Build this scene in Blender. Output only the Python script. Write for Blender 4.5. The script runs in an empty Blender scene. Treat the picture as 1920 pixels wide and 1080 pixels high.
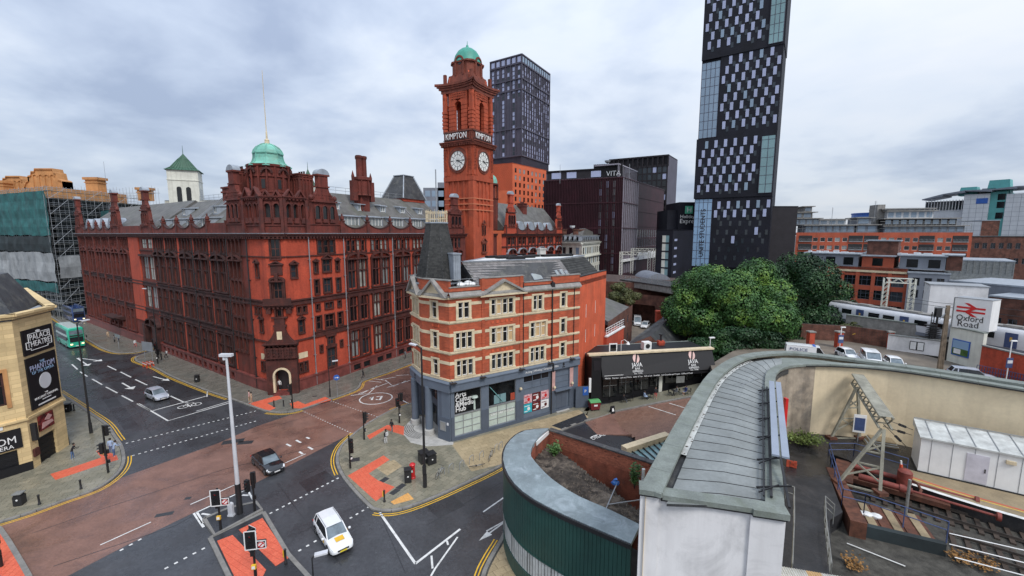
import bpy,math,random
import numpy as np
from mathutils import Vector,Matrix
random.seed(7);np.random.seed(7)
SC=bpy.context.scene
COL=SC.collection
PI=math.pi
R=math.radians
# ------------------------------------------------------------------ camera
H=24.0;FPX=800.0;PITCH=math.atan(102/800)
CP,SP=math.cos(PITCH),math.sin(PITCH)
cam=bpy.data.cameras.new("camera");cam.sensor_width=36;cam.lens=FPX/1920*36
cam.clip_start=0.1;cam.clip_end=6000
co=bpy.data.objects.new("camera",cam);COL.objects.link(co)
co.location=(0,0,H);co.rotation_euler=(PI/2-PITCH,0,0)
SC.camera=co
# ------------------------------------------------------------------ light
SC.view_settings.view_transform='Standard';SC.view_settings.look='None'
SC.view_settings.exposure=0.6;SC.view_settings.gamma=1;SC.view_settings.use_curve_mapping=False
SUN_EL,SUN_AZ=R(48),R(146)
W=bpy.data.worlds.new("World");SC.world=W;W.use_nodes=True
nt=W.node_tree;nt.nodes.clear()
def N(t,**k):
 n=nt.nodes.new(t)
 for a,b in k.items():setattr(n,a,b)
 return n
out=N('ShaderNodeOutputWorld');bg=N('ShaderNodeBackground');bg.inputs[1].default_value=0.12
sky=N('ShaderNodeTexSky',sky_type='NISHITA');sky.sun_disc=False;sky.sun_elevation=SUN_EL;sky.sun_rotation=SUN_AZ
sky.air_density=1.0;sky.dust_density=2.0
tc=N('ShaderNodeTexCoord');sx=N('ShaderNodeSeparateXYZ');nt.links.new(tc.outputs['Generated'],sx.inputs[0])
def math_(op,a,b=None,c=None,tree=None):
 t=tree or nt
 n=t.nodes.new('ShaderNodeMath');n.operation=op
 for i,v in enumerate((a,b,c)):
  if v is None:continue
  if isinstance(v,(int,float)):n.inputs[i].default_value=v
  else:t.links.new(v,n.inputs[i])
 return n.outputs[0]
zc=math_('ADD',math_('MAXIMUM',sx.outputs[2],0.0),0.22)
cx=N('ShaderNodeCombineXYZ')
nt.links.new(math_('DIVIDE',sx.outputs[0],zc),cx.inputs[0]);nt.links.new(math_('DIVIDE',sx.outputs[1],zc),cx.inputs[1])
def noise(sc,det,rough,dist=0.0,off=(0,0,0)):
 mp=N('ShaderNodeMapping');mp.inputs['Location'].default_value=off;nt.links.new(cx.outputs[0],mp.inputs[0])
 n=N('ShaderNodeTexNoise');n.inputs['Scale'].default_value=sc;n.inputs['Detail'].default_value=det
 n.inputs['Roughness'].default_value=rough;n.inputs['Distortion'].default_value=dist
 nt.links.new(mp.outputs[0],n.inputs['Vector']);return n.outputs['Fac']
n1=noise(0.5,7,0.50,0.5,(3.1,1.7,0));n2=noise(1.9,5,0.55,0.2,(7.7,2.2,0))
mixv=math_('ADD',math_('MULTIPLY',n1,0.66),math_('MULTIPLY',n2,0.34))
cr=N('ShaderNodeValToRGB');nt.links.new(mixv,cr.inputs[0])
e=cr.color_ramp.elements;e[0].position=0.37;e[0].color=(2.6,3.1,4.15,1);e[1].position=0.63;e[1].color=(5.7,5.95,6.4,1)
m=e.new(0.45);m.color=(3.75,4.3,5.3,1);m=e.new(0.53);m.color=(5.05,5.5,6.2,1)
# overcast luminance rises gently towards the zenith
grad=math_('ADD',math_('MULTIPLY',math_('MAXIMUM',sx.outputs[2],0.0),0.75),0.70)
vm=N('ShaderNodeVectorMath',operation='SCALE');nt.links.new(cr.outputs[0],vm.inputs[0]);nt.links.new(grad,vm.inputs['Scale'])
mx=N('ShaderNodeMixRGB');mx.inputs[0].default_value=0.88
nt.links.new(sky.outputs[0],mx.inputs[1]);nt.links.new(vm.outputs[0],mx.inputs[2])
nt.links.new(mx.outputs[0],bg.inputs[0]);nt.links.new(bg.outputs[0],out.inputs[0])
sl=bpy.data.lights.new("sun",'SUN');sl.energy=1.5;sl.angle=R(18);sl.color=(1,0.97,0.93)
so=bpy.data.objects.new("sun",sl);COL.objects.link(so)
sd=Vector((math.sin(SUN_AZ)*math.cos(SUN_EL),math.cos(SUN_AZ)*math.cos(SUN_EL),math.sin(SUN_EL)))
so.rotation_euler=sd.to_track_quat('Z','Y').to_euler();so.location=(0,-50,120)
# ------------------------------------------------------------------ helpers
def ray(x,y):
 u,v=x-960,540-y
 return(u,FPX*CP+v*SP,-FPX*SP+v*CP)
def G(x,y,z=0.0):
 r=ray(x,y);t=(z-H)/r[2];return(r[0]*t,r[1]*t)
def P(x,y,D):
 r=ray(x,y);t=D/r[1];return(r[0]*t,D,H+r[2]*t)
def Zt(y,D):
 return P(960,y,D)[2]
def dirv(a):return(math.cos(R(a)),math.sin(R(a)))
MATS={}
def mat(name,col,rough=0.8,var=0.15,vs=1.0,bump=0.0,bs=8.0,metal=0.0,streak=0.0,spec=0.5,col2=None,fine=0.0,brick=None,emit=None,alpha=None,grime=None,coord='world',coat=0.0,wet=0.0):
 if name in MATS:return MATS[name]
 m=bpy.data.materials.new(name);m.use_nodes=True;MATS[name]=m
 t=m.node_tree;b=t.nodes['Principled BSDF'];L=t.links.new
 b.inputs['Roughness'].default_value=rough;b.inputs['Metallic'].default_value=metal
 b.inputs['Specular IOR Level'].default_value=spec
 if coat:b.inputs['Coat Weight'].default_value=coat;b.inputs['Coat Roughness'].default_value=0.06
 if coord=='world':vec=t.nodes.new('ShaderNodeNewGeometry').outputs['Position']
 else:vec=t.nodes.new('ShaderNodeTexCoord').outputs['Object']
 def nz(sc,det=4,scale=None,rough_=0.6,dist=0.0):
  n=t.nodes.new('ShaderNodeTexNoise');n.inputs['Scale'].default_value=sc;n.inputs['Detail'].default_value=det
  n.inputs['Roughness'].default_value=rough_;n.inputs['Distortion'].default_value=dist
  if scale:
   mp=t.nodes.new('ShaderNodeMapping');mp.inputs['Scale'].default_value=scale;L(vec,mp.inputs[0]);L(mp.outputs[0],n.inputs['Vector'])
  else:L(vec,n.inputs['Vector'])
  return n.outputs['Fac']
 def mixc(fac,a,c,mode='MIX'):
  n=t.nodes.new('ShaderNodeMixRGB');n.blend_type=mode
  for i,v in((0,fac),(1,a),(2,c)):
   if isinstance(v,(int,float)):n.inputs[i].default_value=v
   elif isinstance(v,tuple):n.inputs[i].default_value=(*v[:3],1)
   else:L(v,n.inputs[i])
  return n.outputs[0]
 def rng(f,a,c,d=0.0,e_=1.0):
  n=t.nodes.new('ShaderNodeMapRange');L(f,n.inputs[0])
  for i,v in enumerate((a,c,d,e_)):n.inputs[i+1].default_value=v
  return n.outputs[0]
 c=tuple(col)
 if brick:
  bw,bh,mort,mcol=brick
  bt=t.nodes.new('ShaderNodeTexBrick')
  mp=t.nodes.new('ShaderNodeMapping')
  mp.inputs['Rotation'].default_value=(PI/2,0,0)if len(brick)<5 or brick[4:]==()else(0,0,0)
  tcn=t.nodes.new('ShaderNodeTexCoord').outputs['Object']
  sep=t.nodes.new('ShaderNodeSeparateXYZ');L(tcn,sep.inputs[0]);cb=t.nodes.new('ShaderNodeCombineXYZ')
  L(sep.outputs[0],cb.inputs[0]);L(sep.outputs[2],cb.inputs[1]);L(cb.outputs[0],bt.inputs[0])
  bt.inputs['Scale'].default_value=1;bt.inputs['Brick Width'].default_value=bw;bt.inputs['Row Height'].default_value=bh
  bt.inputs['Mortar Size'].default_value=mort;bt.inputs['Color1'].default_value=(*c,1)
  bt.inputs['Color2'].default_value=(*[x*0.72 for x in c],1);bt.inputs['Mortar'].default_value=(*mcol,1)
  c=bt.outputs[0]
 lo=tuple(x*(1-1.6*var)for x in col)if not col2 else col2
 f1=rng(nz(vs,5),0.35,0.65)
 if brick:base=mixc(f1,c,mixc(1.0,c,(1-var*1.6,)*3,'MULTIPLY'))
 else:base=mixc(f1,c,lo)
 if fine:base=mixc(rng(nz(vs*14,2),0.3,0.7,0,fine),base,mixc(1.0,base,(0.35,0.33,0.33),'MULTIPLY'))
 if streak:
  s=rng(nz(1.6,4,(1,1,0.10)),0.45,0.75,0,streak)
  base=mixc(s,base,mixc(1.0,base,(0.28,0.25,0.25),'MULTIPLY'))
 if grime:
  gc,ga,gs=grime
  base=mixc(rng(nz(gs,6,None,0.7,0.6),0.50,0.72,0,ga),base,gc)
 L(base,b.inputs['Base Color'])
 if wet:
  L(rng(nz(0.22,5,None,0.6,0.3),0.42,0.62,rough,wet),b.inputs['Roughness'])
 if bump:
  bn=t.nodes.new('ShaderNodeBump');bn.inputs['Strength'].default_value=bump;bn.inputs['Distance'].default_value=0.03
  L(nz(bs,3),bn.inputs['Height']);L(bn.outputs[0],b.inputs['Normal'])
 if emit:b.inputs['Emission Color'].default_value=(*emit[:3],1);b.inputs['Emission Strength'].default_value=emit[3]
 if alpha is not None:b.inputs['Alpha'].default_value=alpha
 return m
M={}
def dm(k,*a,**kw):M[k]=mat(k,*a,**kw);return M[k]
dm('brick_orange',(0.54,0.084,0.040),0.85,0.14,0.25,0.4,9,streak=0.45,fine=0.35,grime=((0.19,0.045,0.03),0.6,0.4))
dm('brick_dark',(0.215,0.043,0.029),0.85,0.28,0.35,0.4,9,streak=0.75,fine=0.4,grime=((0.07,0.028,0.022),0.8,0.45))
dm('terracotta',(0.115,0.029,0.021),0.75,0.3,0.8,0.6,7,streak=0.6,fine=0.5,grime=((0.030,0.018,0.017),0.8,1.1))
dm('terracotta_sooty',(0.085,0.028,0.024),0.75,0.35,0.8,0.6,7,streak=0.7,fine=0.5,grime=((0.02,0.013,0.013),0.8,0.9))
dm('terracotta_red',(0.175,0.038,0.027),0.75,0.3,0.9,0.6,6,streak=0.5,fine=0.5,grime=((0.06,0.022,0.02),0.75,0.9))
dm('granite_red',(0.24,0.065,0.055),0.5,0.25,0.7,0.3,10,streak=0.4,fine=0.3)
dm('brick_tower',(0.54,0.10,0.042),0.85,0.18,0.3,0.3,8,streak=0.45,fine=0.3,grime=((.2,.05,.03),.5,.35))
dm('terra_tower',(0.27,0.068,0.04),0.8,0.25,0.8,0.6,5,streak=0.45,fine=0.45,grime=((0.09,0.03,0.022),0.55,0.6))
dm('brick_arts',(0.58,0.115,0.045),0.85,0.18,0.8,0.3,9,streak=0.2,brick=(0.45,0.15,0.012,(0.40,0.12,0.07)),fine=0.2,grime=((0.30,0.08,0.05),0.5,0.6))
dm('brick_gable',(0.68,0.125,0.05),0.85,0.15,0.5,0.3,9,streak=0.3,fine=0.25,grime=((0.35,0.09,0.045),0.5,0.3))
dm('brick_old',(0.26,0.095,0.06),0.9,0.35,0.8,0.5,8,streak=0.5,brick=(0.45,0.15,0.02,(0.12,0.08,0.07)),fine=0.4)
dm('stone_buff',(0.74,0.62,0.42),0.85,0.12,0.8,0.2,6,streak=0.22,fine=0.15,grime=((0.25,0.20,0.14),0.5,0.9))
dm('stone_grey',(0.33,0.32,0.30),0.8,0.2,1.2,0.3,6,streak=0.4,fine=0.3)
dm('slate',(0.06,0.063,0.068),0.5,0.3,0.6,0.6,6,fine=0.4,grime=((0.17,0.165,0.14),0.6,0.8))
dm('slate_light',(0.165,0.16,0.15),0.6,0.25,0.7,0.6,5,streak=0.3,fine=0.4,grime=((0.10,0.11,0.075),0.6,0.35))
dm('lead',(0.33,0.37,0.42),0.45,0.15,1.0,0.1,4,streak=0.3)
dm('copper',(0.20,0.52,0.42),0.6,0.2,0.5,0.2,5,streak=0.25,grime=((0.16,0.17,0.10),0.6,0.6))
dm('copper_tower',(0.055,0.33,0.25),0.55,0.15,0.5,0.15,5,streak=0.2)
dm('iron_black',(0.018,0.018,0.02),0.5,0.1,3)
dm('paint_black',(0.013,0.013,0.015),0.5,0.1,3,spec=.3)
dm('paint_white',(0.78,0.78,0.77),0.5,0.06,1.0,streak=0.1)
dm('paint_grey',(0.125,0.155,0.20),0.55,0.08,0.8,streak=0.15)
dm('paint_grey_dark',(0.085,0.105,0.14),0.5,0.08,0.8)
dm('metal_grey',(0.36,0.38,0.40),0.4,0.1,1,metal=0.5)
dm('galv',(0.30,0.31,0.30),0.55,0.2,2,metal=0.3,fine=0.3)
dm('frame_terra',(0.12,0.04,0.028),0.7,0.2,2)
dm('frame_white',(0.82,0.80,0.76),0.5,0.05,2)
def glass(k,c,rough=0.08,var=0.3,vs=0.35,spec=0.5,**kw):return dm(k,c,rough,var,vs,spec=spec,**kw)
glass('glass_dark',(0.012,0.014,0.017));glass('glass_mid',(0.035,0.045,0.055));glass('glass_pale',(0.30,0.33,0.33),0.2)
glass('curtain',(0.46,0.47,0.42),0.5);glass('glass_sky',(0.26,0.35,0.45),0.12,0.12,0.1);glass('glass_green',(0.22,0.36,0.38),0.12,0.12,0.1)
dm('wood_board',(0.55,0.38,0.2),0.7,0.1,2)
class MB:
 def __init__(s):s.v=[];s.f=[];s.m=[]
 def add(s,vs,fs,m=0):
  o=len(s.v);s.v+=[tuple(p)for p in vs];s.f+=[tuple(i+o for i in f)for f in fs];s.m+=[m]*len(fs);return s
 def box(s,x0,x1,y0,y1,z0,z1,m=0):
  return s.add([(x0,y0,z0),(x1,y0,z0),(x1,y1,z0),(x0,y1,z0),(x0,y0,z1),(x1,y0,z1),(x1,y1,z1),(x0,y1,z1)],[(0,3,2,1),(4,5,6,7),(0,1,5,4),(1,2,6,5),(2,3,7,6),(3,0,4,7)],m)
 def prism(s,poly,z0,z1,m=0,top=None,bottom=True):
  n=len(poly)
  a=sum(poly[i][0]*poly[(i+1)%n][1]-poly[(i+1)%n][0]*poly[i][1]for i in range(n))
  if a<0:poly=poly[::-1];top=top[::-1]if top else None
  tp=top or poly
  vs=[(p[0],p[1],z0)for p in poly]+[(p[0],p[1],z1)for p in tp]
  fs=[(i,(i+1)%n,n+(i+1)%n,n+i)for i in range(n)]+[tuple(range(n,2*n))]
  if bottom:fs.append(tuple(range(n-1,-1,-1)))
  return s.add(vs,fs,m)
 def xz(s,poly,y0,y1,m=0):
  n=len(poly)
  a=sum(poly[i][0]*poly[(i+1)%n][1]-poly[(i+1)%n][0]*poly[i][1]for i in range(n))
  if a<0:poly=poly[::-1]
  vs=[(p[0],y0,p[1])for p in poly]+[(p[0],y1,p[1])for p in poly]
  fs=[tuple(range(n)),tuple(range(2*n-1,n-1,-1))]+[(i,n+i,n+(i+1)%n,(i+1)%n)for i in range(n)]
  return s.add(vs,fs,m)
 def yz(s,poly,x0,x1,m=0):
  n=len(poly)
  a=sum(poly[i][0]*poly[(i+1)%n][1]-poly[(i+1)%n][0]*poly[i][1]for i in range(n))
  if a<0:poly=poly[::-1]
  vs=[(x0,p[0],p[1])for p in poly]+[(x1,p[0],p[1])for p in poly]
  fs=[tuple(range(n-1,-1,-1)),tuple(range(n,2*n))]+[(i,(i+1)%n,n+(i+1)%n,n+i)for i in range(n)]
  return s.add(vs,fs,m)
 def tube(s,p0,p1,r0,r1=None,n=8,m=0):
  r1=r0 if r1 is None else r1
  p0,p1=Vector(p0),Vector(p1);d=(p1-p0)
  if d.length<1e-6:return s
  q=d.to_track_quat('Z','Y');vs=[]
  for p,r in((p0,r0),(p1,r1)):
   for i in range(n):
    a=2*PI*i/n;vs.append(p+q@Vector((r*math.cos(a),r*math.sin(a),0)))
  return s.add(vs,[(i,(i+1)%n,n+(i+1)%n,n+i)for i in range(n)]+[tuple(range(n-1,-1,-1)),tuple(range(n,2*n))],m)
 def path(s,pts,r,n=6,m=0):
  for a,b in zip(pts,pts[1:]):s.tube(a,b,r,r,n,m)
  return s
 def bar(s,p0,p1,w,h=None,m=0):
  h=h or w
  p0,p1=Vector(p0),Vector(p1);d=p1-p0
  if d.length<1e-6:return s
  d.normalize();up=Vector((0,0,1))if abs(d.z)<0.95 else Vector((0,1,0))
  x=d.cross(up).normalized();y=x.cross(d)
  vs=[p+x*(sx_*w/2)+y*(sy_*h/2)for p in(p0,p1)for sx_,sy_ in((-1,-1),(1,-1),(1,1),(-1,1))]
  return s.add(vs,[(0,1,5,4),(1,2,6,5),(2,3,7,6),(3,0,4,7),(3,2,1,0),(4,5,6,7)],m)
 def lathe(s,prof,n=16,c=(0,0),m=0,ph=0.0):
  vs=[];k=len(prof)
  for r,z in prof:
   for i in range(n):
    a=2*PI*(i+ph)/n;vs.append((c[0]+r*math.cos(a),c[1]+r*math.sin(a),z))
  fs=[(j*n+i,j*n+(i+1)%n,(j+1)*n+(i+1)%n,(j+1)*n+i)for j in range(k-1)for i in range(n)]
  fs.append(tuple(range((k-1)*n,k*n)));fs.append(tuple(range(n-1,-1,-1)))
  return s.add(vs,fs,m)
 def poly(s,pts,m=0):return s.add(pts,[tuple(range(len(pts)))],m)
 def mesh(s,name,mats,smooth=False):
  me=bpy.data.meshes.new(name);me.from_pydata(s.v,[],s.f)
  for x in(mats if isinstance(mats,(list,tuple))else[mats]):me.materials.append(M[x]if isinstance(x,str)else x)
  me.polygons.foreach_set('material_index',s.m)
  if smooth:me.polygons.foreach_set('use_smooth',[True]*len(s.f));me.set_sharp_from_angle(angle=R(38))
  me.update();return me
def link(name,data,parent=None,loc=(0,0,0),rz=0.0,rot=None):
 o=bpy.data.objects.new(name,data);COL.objects.link(o)
 if parent is not None:o.parent=parent
 o.location=loc;o.rotation_euler=rot if rot else(0,0,rz);return o
def tag(o,label=None,cat=None,group=None,kind=None):
 if label:o['label']=label
 if cat:o['category']=cat
 if group:o['group']=group
 if kind:o['kind']=kind
 return o
def thing(name,label,cat,loc=(0,0,0),rz=0.0,group=None):return tag(link(name,None,None,loc,rz),label,cat,group)
def part(name,mb,mats,parent,loc=(0,0,0),rz=0.0,smooth=False,world=False):
 if world:loc=tuple(-c for c in parent.location)
 return link(name,mb.mesh(name,mats,smooth),parent,loc,rz)
def copy_tree(o,parent=None):
 c=o.copy();COL.objects.link(c)
 if parent is not None:c.parent=parent
 for ch in list(o.children):copy_tree(ch,c)
 return c
TXT={}
def text_mesh(body,size=1.0,ext=0.01,align='CENTER',bold=0.0,sp=1.0):
 k=(body,size,ext,align,bold,sp)
 if k in TXT:return TXT[k]
 cu=bpy.data.curves.new("lettering",'FONT');cu.body=body;cu.size=size;cu.extrude=ext;cu.align_x=align
 cu.offset=bold;cu.space_character=sp;cu.resolution_u=2
 o=bpy.data.objects.new("lettering",cu);COL.objects.link(o)
 dg=bpy.context.evaluated_depsgraph_get();me=bpy.data.meshes.new_from_object(o.evaluated_get(dg))
 bpy.data.objects.remove(o);me.name="lettering";TXT[k]=me;return me
def text(body,size,m,parent,loc,rot=(PI/2,0,0),ext=0.01,align='CENTER',bold=0.0,sp=1.0,name='lettering',sx=1.0,fit=None):
 me=text_mesh(body,size,ext,align,bold,sp).copy()
 if fit:xs_=[v.co.x for v in me.vertices];sx=fit/(max(xs_)-min(xs_))
 me.materials.clear();me.materials.append(M[m])
 o=link(name,me,parent,loc,rot=rot);o.scale=(sx,1,1);return o
class Fac:
 """a facade: origin (x,y) in the world, direction ang (left to right as seen), children of root; local x along, y into the wall"""
 def __init__(s,root,org,ang):
  s.root=root;s.o=org;s.a=R(ang);s.d=dirv(ang);s.n=(math.sin(s.a),-math.cos(s.a))
 def pos(s,x,z=0.0,out=0.0):
  r=s.root.location
  return(s.o[0]+s.d[0]*x+s.n[0]*out-r[0],s.o[1]+s.d[1]*x+s.n[1]*out-r[1],z-r[2])
 def wpos(s,x,out=0.0):return(s.o[0]+s.d[0]*x+s.n[0]*out,s.o[1]+s.d[1]*x+s.n[1]*out)
 def put(s,name,data,x=0,z=0,out=0.0,parent=None):
  if parent is not None and parent is not s.root:return link(name,data,parent,(x,-out,z))
  return link(name,data,s.root,s.pos(x,z,out),s.a)
 def mb(s,name,mb,mats,x=0,z=0,out=0.0,smooth=False):return s.put(name,mb.mesh(name,mats,smooth),x,z,out)
def wall(x0,x1,z0,z1,ops,depth=0.25,y=0.0,top=None):
 """wall face with real openings; ops: (xa, xb, za, zb)"""
 mb=MB()
 xs=sorted({x0,x1,*[min(max(v,x0),x1)for o in ops for v in o[:2]]});zs=sorted({z0,z1,*[min(max(v,z0),z1)for o in ops for v in o[2:4]]})
 for j in range(len(zs)-1):
  zc_=(zs[j]+zs[j+1])/2;run=None
  row=[o for o in ops if o[2]<zc_<o[3]]
  for i in range(len(xs)-1):
   xc=(xs[i]+xs[i+1])/2;hole=any(o[0]<xc<o[1]for o in row)
   if not hole and run is None:run=xs[i]
   if hole and run is not None:mb.add([(run,y,zs[j]),(xs[i],y,zs[j]),(xs[i],y,zs[j+1]),(run,y,zs[j+1])],[(0,1,2,3)]);run=None
  if run is not None:mb.add([(run,y,zs[j]),(x1,y,zs[j]),(x1,y,zs[j+1]),(run,y,zs[j+1])],[(0,1,2,3)])
 for a,b,c,d in[o[:4]for o in ops]:
  vs=[(a,y,c),(b,y,c),(b,y,d),(a,y,d),(a,y+depth,c),(b,y+depth,c),(b,y+depth,d),(a,y+depth,d)]
  mb.add(vs,[(0,4,5,1),(1,5,6,2),(2,6,7,3),(3,7,4,0)])
 return mb
WC={}
def win_mesh(w,h,nv=1,trans=(),ft=0.07,mt=None,fm='frame_white',gm='glass_dark',arch=False,sill=None):
 """frame mesh + pane mesh, origin bottom centre, frame set at y 0.12..0.2"""
 k=(round(w,2),round(h,2),nv,trans,ft,mt,fm,gm,arch,sill)
 if k in WC:return WC[k]
 f=MB();t=ft;mt=mt or ft*0.8
 f.box(-w/2,-w/2+t,0.10,0.2,0,h);f.box(w/2-t,w/2,0.10,0.2,0,h)
 f.box(-w/2+t,w/2-t,0.10,0.2,0,t);f.box(-w/2+t,w/2-t,0.10,0.2,h-t,h)
 for i in range(1,nv):
  x=-w/2+w*i/nv;f.box(x-mt/2,x+mt/2,0.11,0.2,t,h-t)
 for q in trans:f.box(-w/2+t,w/2-t,0.112,0.2,h*q-mt/2,h*q+mt/2)
 if arch:
  for sgn in(-1,1):
   pts=[(sgn*w/2,h)]
   for i in range(7):
    a=PI/2*i/6;pts.append((sgn*w/2*math.cos(a),h-w/2+w/2*math.sin(a)))
   f.xz(pts,0.03,0.16)
 g=MB();g.add([(-w/2+t/2,0.17,t/2),(w/2-t/2,0.17,t/2),(w/2-t/2,0.17,h-t/2),(-w/2+t/2,0.17,h-t/2)],[(0,1,2,3)])
 if sill:
  f.box(-w/2-0.1,w/2+0.1,-0.12,0.08,-0.12,0.0)
 WC[k]=(f.mesh('window',fm),g.mesh('pane',gm));return WC[k]
def window(fac,x,z,w,h,out=0.0,**kw):
 a,b=win_mesh(w,h,**kw)
 o=fac.put('window',a,x,z,out);link('pane',b,o);return o
def arc(cx_,cz,r,a0,a1,n=8,rz=None):return[(cx_+r*math.cos(R(a0+(a1-a0)*i/n)),cz+(rz or r)*math.sin(R(a0+(a1-a0)*i/n)))for i in range(n+1)]
def offs(pts,o):
 res=[]
 for i,p in enumerate(pts):
  a=pts[max(i-1,0)];b=pts[min(i+1,len(pts)-1)]
  dx,dy=b[0]-a[0],b[1]-a[1];L=math.hypot(dx,dy)or 1
  res.append((p[0]-dy/L*o,p[1]+dx/L*o))
 return res
def smooth_line(pts,k=4):
 r=[]
 P4=[pts[0]]+list(pts)+[pts[-1]]
 for i in range(1,len(P4)-2):
  for j in range(k):
   t=j/k;p0,p1,p2,p3=P4[i-1:i+3]
   r.append(tuple(0.5*(2*p1[c]+(p2[c]-p0[c])*t+(2*p0[c]-5*p1[c]+4*p2[c]-p3[c])*t*t+(3*p1[c]-p0[c]-3*p2[c]+p3[c])*t**3)for c in range(len(p1))))
 r.append(tuple(pts[-1]));return r
def strip(mb,pts,w,z,off=0.0,m=0,z1=None):
 a=offs(pts,off+w/2);b=offs(pts,off-w/2)
 for i in range(len(pts)-1):
  q=[a[i],b[i],b[i+1],a[i+1]]
  if z1 is None:mb.add([(p[0],p[1],z)for p in q],[(0,1,2,3)],m)
  else:mb.prism(q,z,z1,m)
# ------------------------------------------------------------------ ground, roads, pavements
dm('asphalt',(0.076,0.079,0.087),0.42,0.22,0.25,0.5,14,fine=0.45,grime=((0.028,0.029,0.033),0.75,0.14),wet=0.09)
dm('asphalt_dark',(0.035,0.037,0.042),0.42,0.25,0.3,0.4,14,fine=0.3,grime=((0.07,0.073,0.08),0.5,0.2),wet=0.14)
dm('asphalt_brown',(0.27,0.145,0.11),0.55,0.18,0.5,0.5,14,fine=0.45,grime=((0.075,0.050,0.048),0.85,0.22),wet=0.14)
dm('ground_far',(0.10,0.10,0.10),0.9,0.3,0.02)
dm('line_white',(0.74,0.74,0.72),0.6,0.12,2,grime=((0.2,0.2,0.2),0.6,1.6))
dm('line_yellow',(0.78,0.46,0.03),0.6,0.12,2,grime=((0.25,0.17,0.05),0.5,1.6))
dm('kerb',(0.27,0.26,0.24),0.6,0.2,1.5,fine=0.3,streak=0.1)
dm('mortar',(0.075,0.075,0.068),0.8,0.2,2)
dm('iron_cover',(0.035,0.037,0.04),0.4,0.1,3)
def slabmat(k,c1,c2,rough=0.5,wet=0.2):
 m=bpy.data.materials.new(k);m.use_nodes=True;M[k]=m;t=m.node_tree;b=t.nodes['Principled BSDF'];L=t.links.new
 g=t.nodes.new('ShaderNodeNewGeometry');oi=t.nodes.new('ShaderNodeObjectInfo')
 f=math_('FRACT',math_('ADD',g.outputs['Random Per Island'],oi.outputs['Random'],tree=t),tree=t)
 n=t.nodes.new('ShaderNodeTexNoise');n.inputs['Scale'].default_value=0.35;n.inputs['Detail'].default_value=5;L(g.outputs['Position'],n.inputs['Vector'])
 n2_=t.nodes.new('ShaderNodeTexNoise');n2_.inputs['Scale'].default_value=9;n2_.inputs['Detail'].default_value=4;L(g.outputs['Position'],n2_.inputs['Vector'])
 fac=math_('ADD',math_('MULTIPLY',f,0.5,tree=t),math_('MULTIPLY',math_('SUBTRACT',n.outputs[0],0.25,tree=t),1.0,tree=t),tree=t)
 mx_=t.nodes.new('ShaderNodeMixRGB');L(fac,mx_.inputs[0]);mx_.inputs[1].default_value=(*c1,1);mx_.inputs[2].default_value=(*c2,1)
 m2=t.nodes.new('ShaderNodeMixRGB');m2.blend_type='MULTIPLY';m2.inputs[0].default_value=0.55;L(mx_.outputs[0],m2.inputs[1]);L(n2_.outputs[0],m2.inputs[2])
 m3=t.nodes.new('ShaderNodeMixRGB');m3.blend_type='MULTIPLY';m3.inputs[0].default_value=1;L(m2.outputs[0],m3.inputs[1]);m3.inputs[2].default_value=(1.35,1.35,1.35,1)
 L(m3.outputs[0],b.inputs['Base Color'])
 mr=t.nodes.new('ShaderNodeMapRange');L(n.outputs[0],mr.inputs[0]);mr.inputs[1].default_value=0.4;mr.inputs[2].default_value=0.62;mr.inputs[3].default_value=rough;mr.inputs[4].default_value=wet
 L(mr.outputs[0],b.inputs['Roughness'])
slabmat('slab',(0.145,0.142,0.105),(0.30,0.27,0.20))
slabmat('slab_dark',(0.10,0.10,0.085),(0.21,0.195,0.165),0.45,0.15)
slabmat('slab_buff',(0.28,0.22,0.13),(0.46,0.36,0.22),0.55,0.3)
slabmat('slab_tactile',(0.60,0.10,0.05),(0.70,0.15,0.08),0.6,0.35)
slabmat('slab_yellow',(0.62,0.30,0.08),(0.70,0.38,0.12),0.6,0.4)
slabmat('paver_brown',(0.15,0.085,0.062),(0.26,0.15,0.11),0.5,0.25)
def struct(name,mb,mats,smooth=False):return tag(link(name,mb.mesh(name,mats,smooth)),kind='structure')
def gp(*pts,z=0.0):return[G(x,y,z)for x,y in pts]
def inside(p,poly):
 c=False;j=len(poly)-1
 for i in range(len(poly)):
  a,b=poly[i],poly[j]
  if(a[1]>p[1])!=(b[1]>p[1])and p[0]<(b[0]-a[0])*(p[1]-a[1])/(b[1]-a[1])+a[0]:c=not c
  j=i
 return c
gd=MB();gd.box(-3000,3000,-300,5000,-0.6,-0.01);struct('ground',gd,'ground_far')
rd=MB();rd.poly([(-190,8,0),(60,8,0),(60,100,0),(60,220,0),(-190,220,0)]);struct('road',rd,'asphalt')
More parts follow.
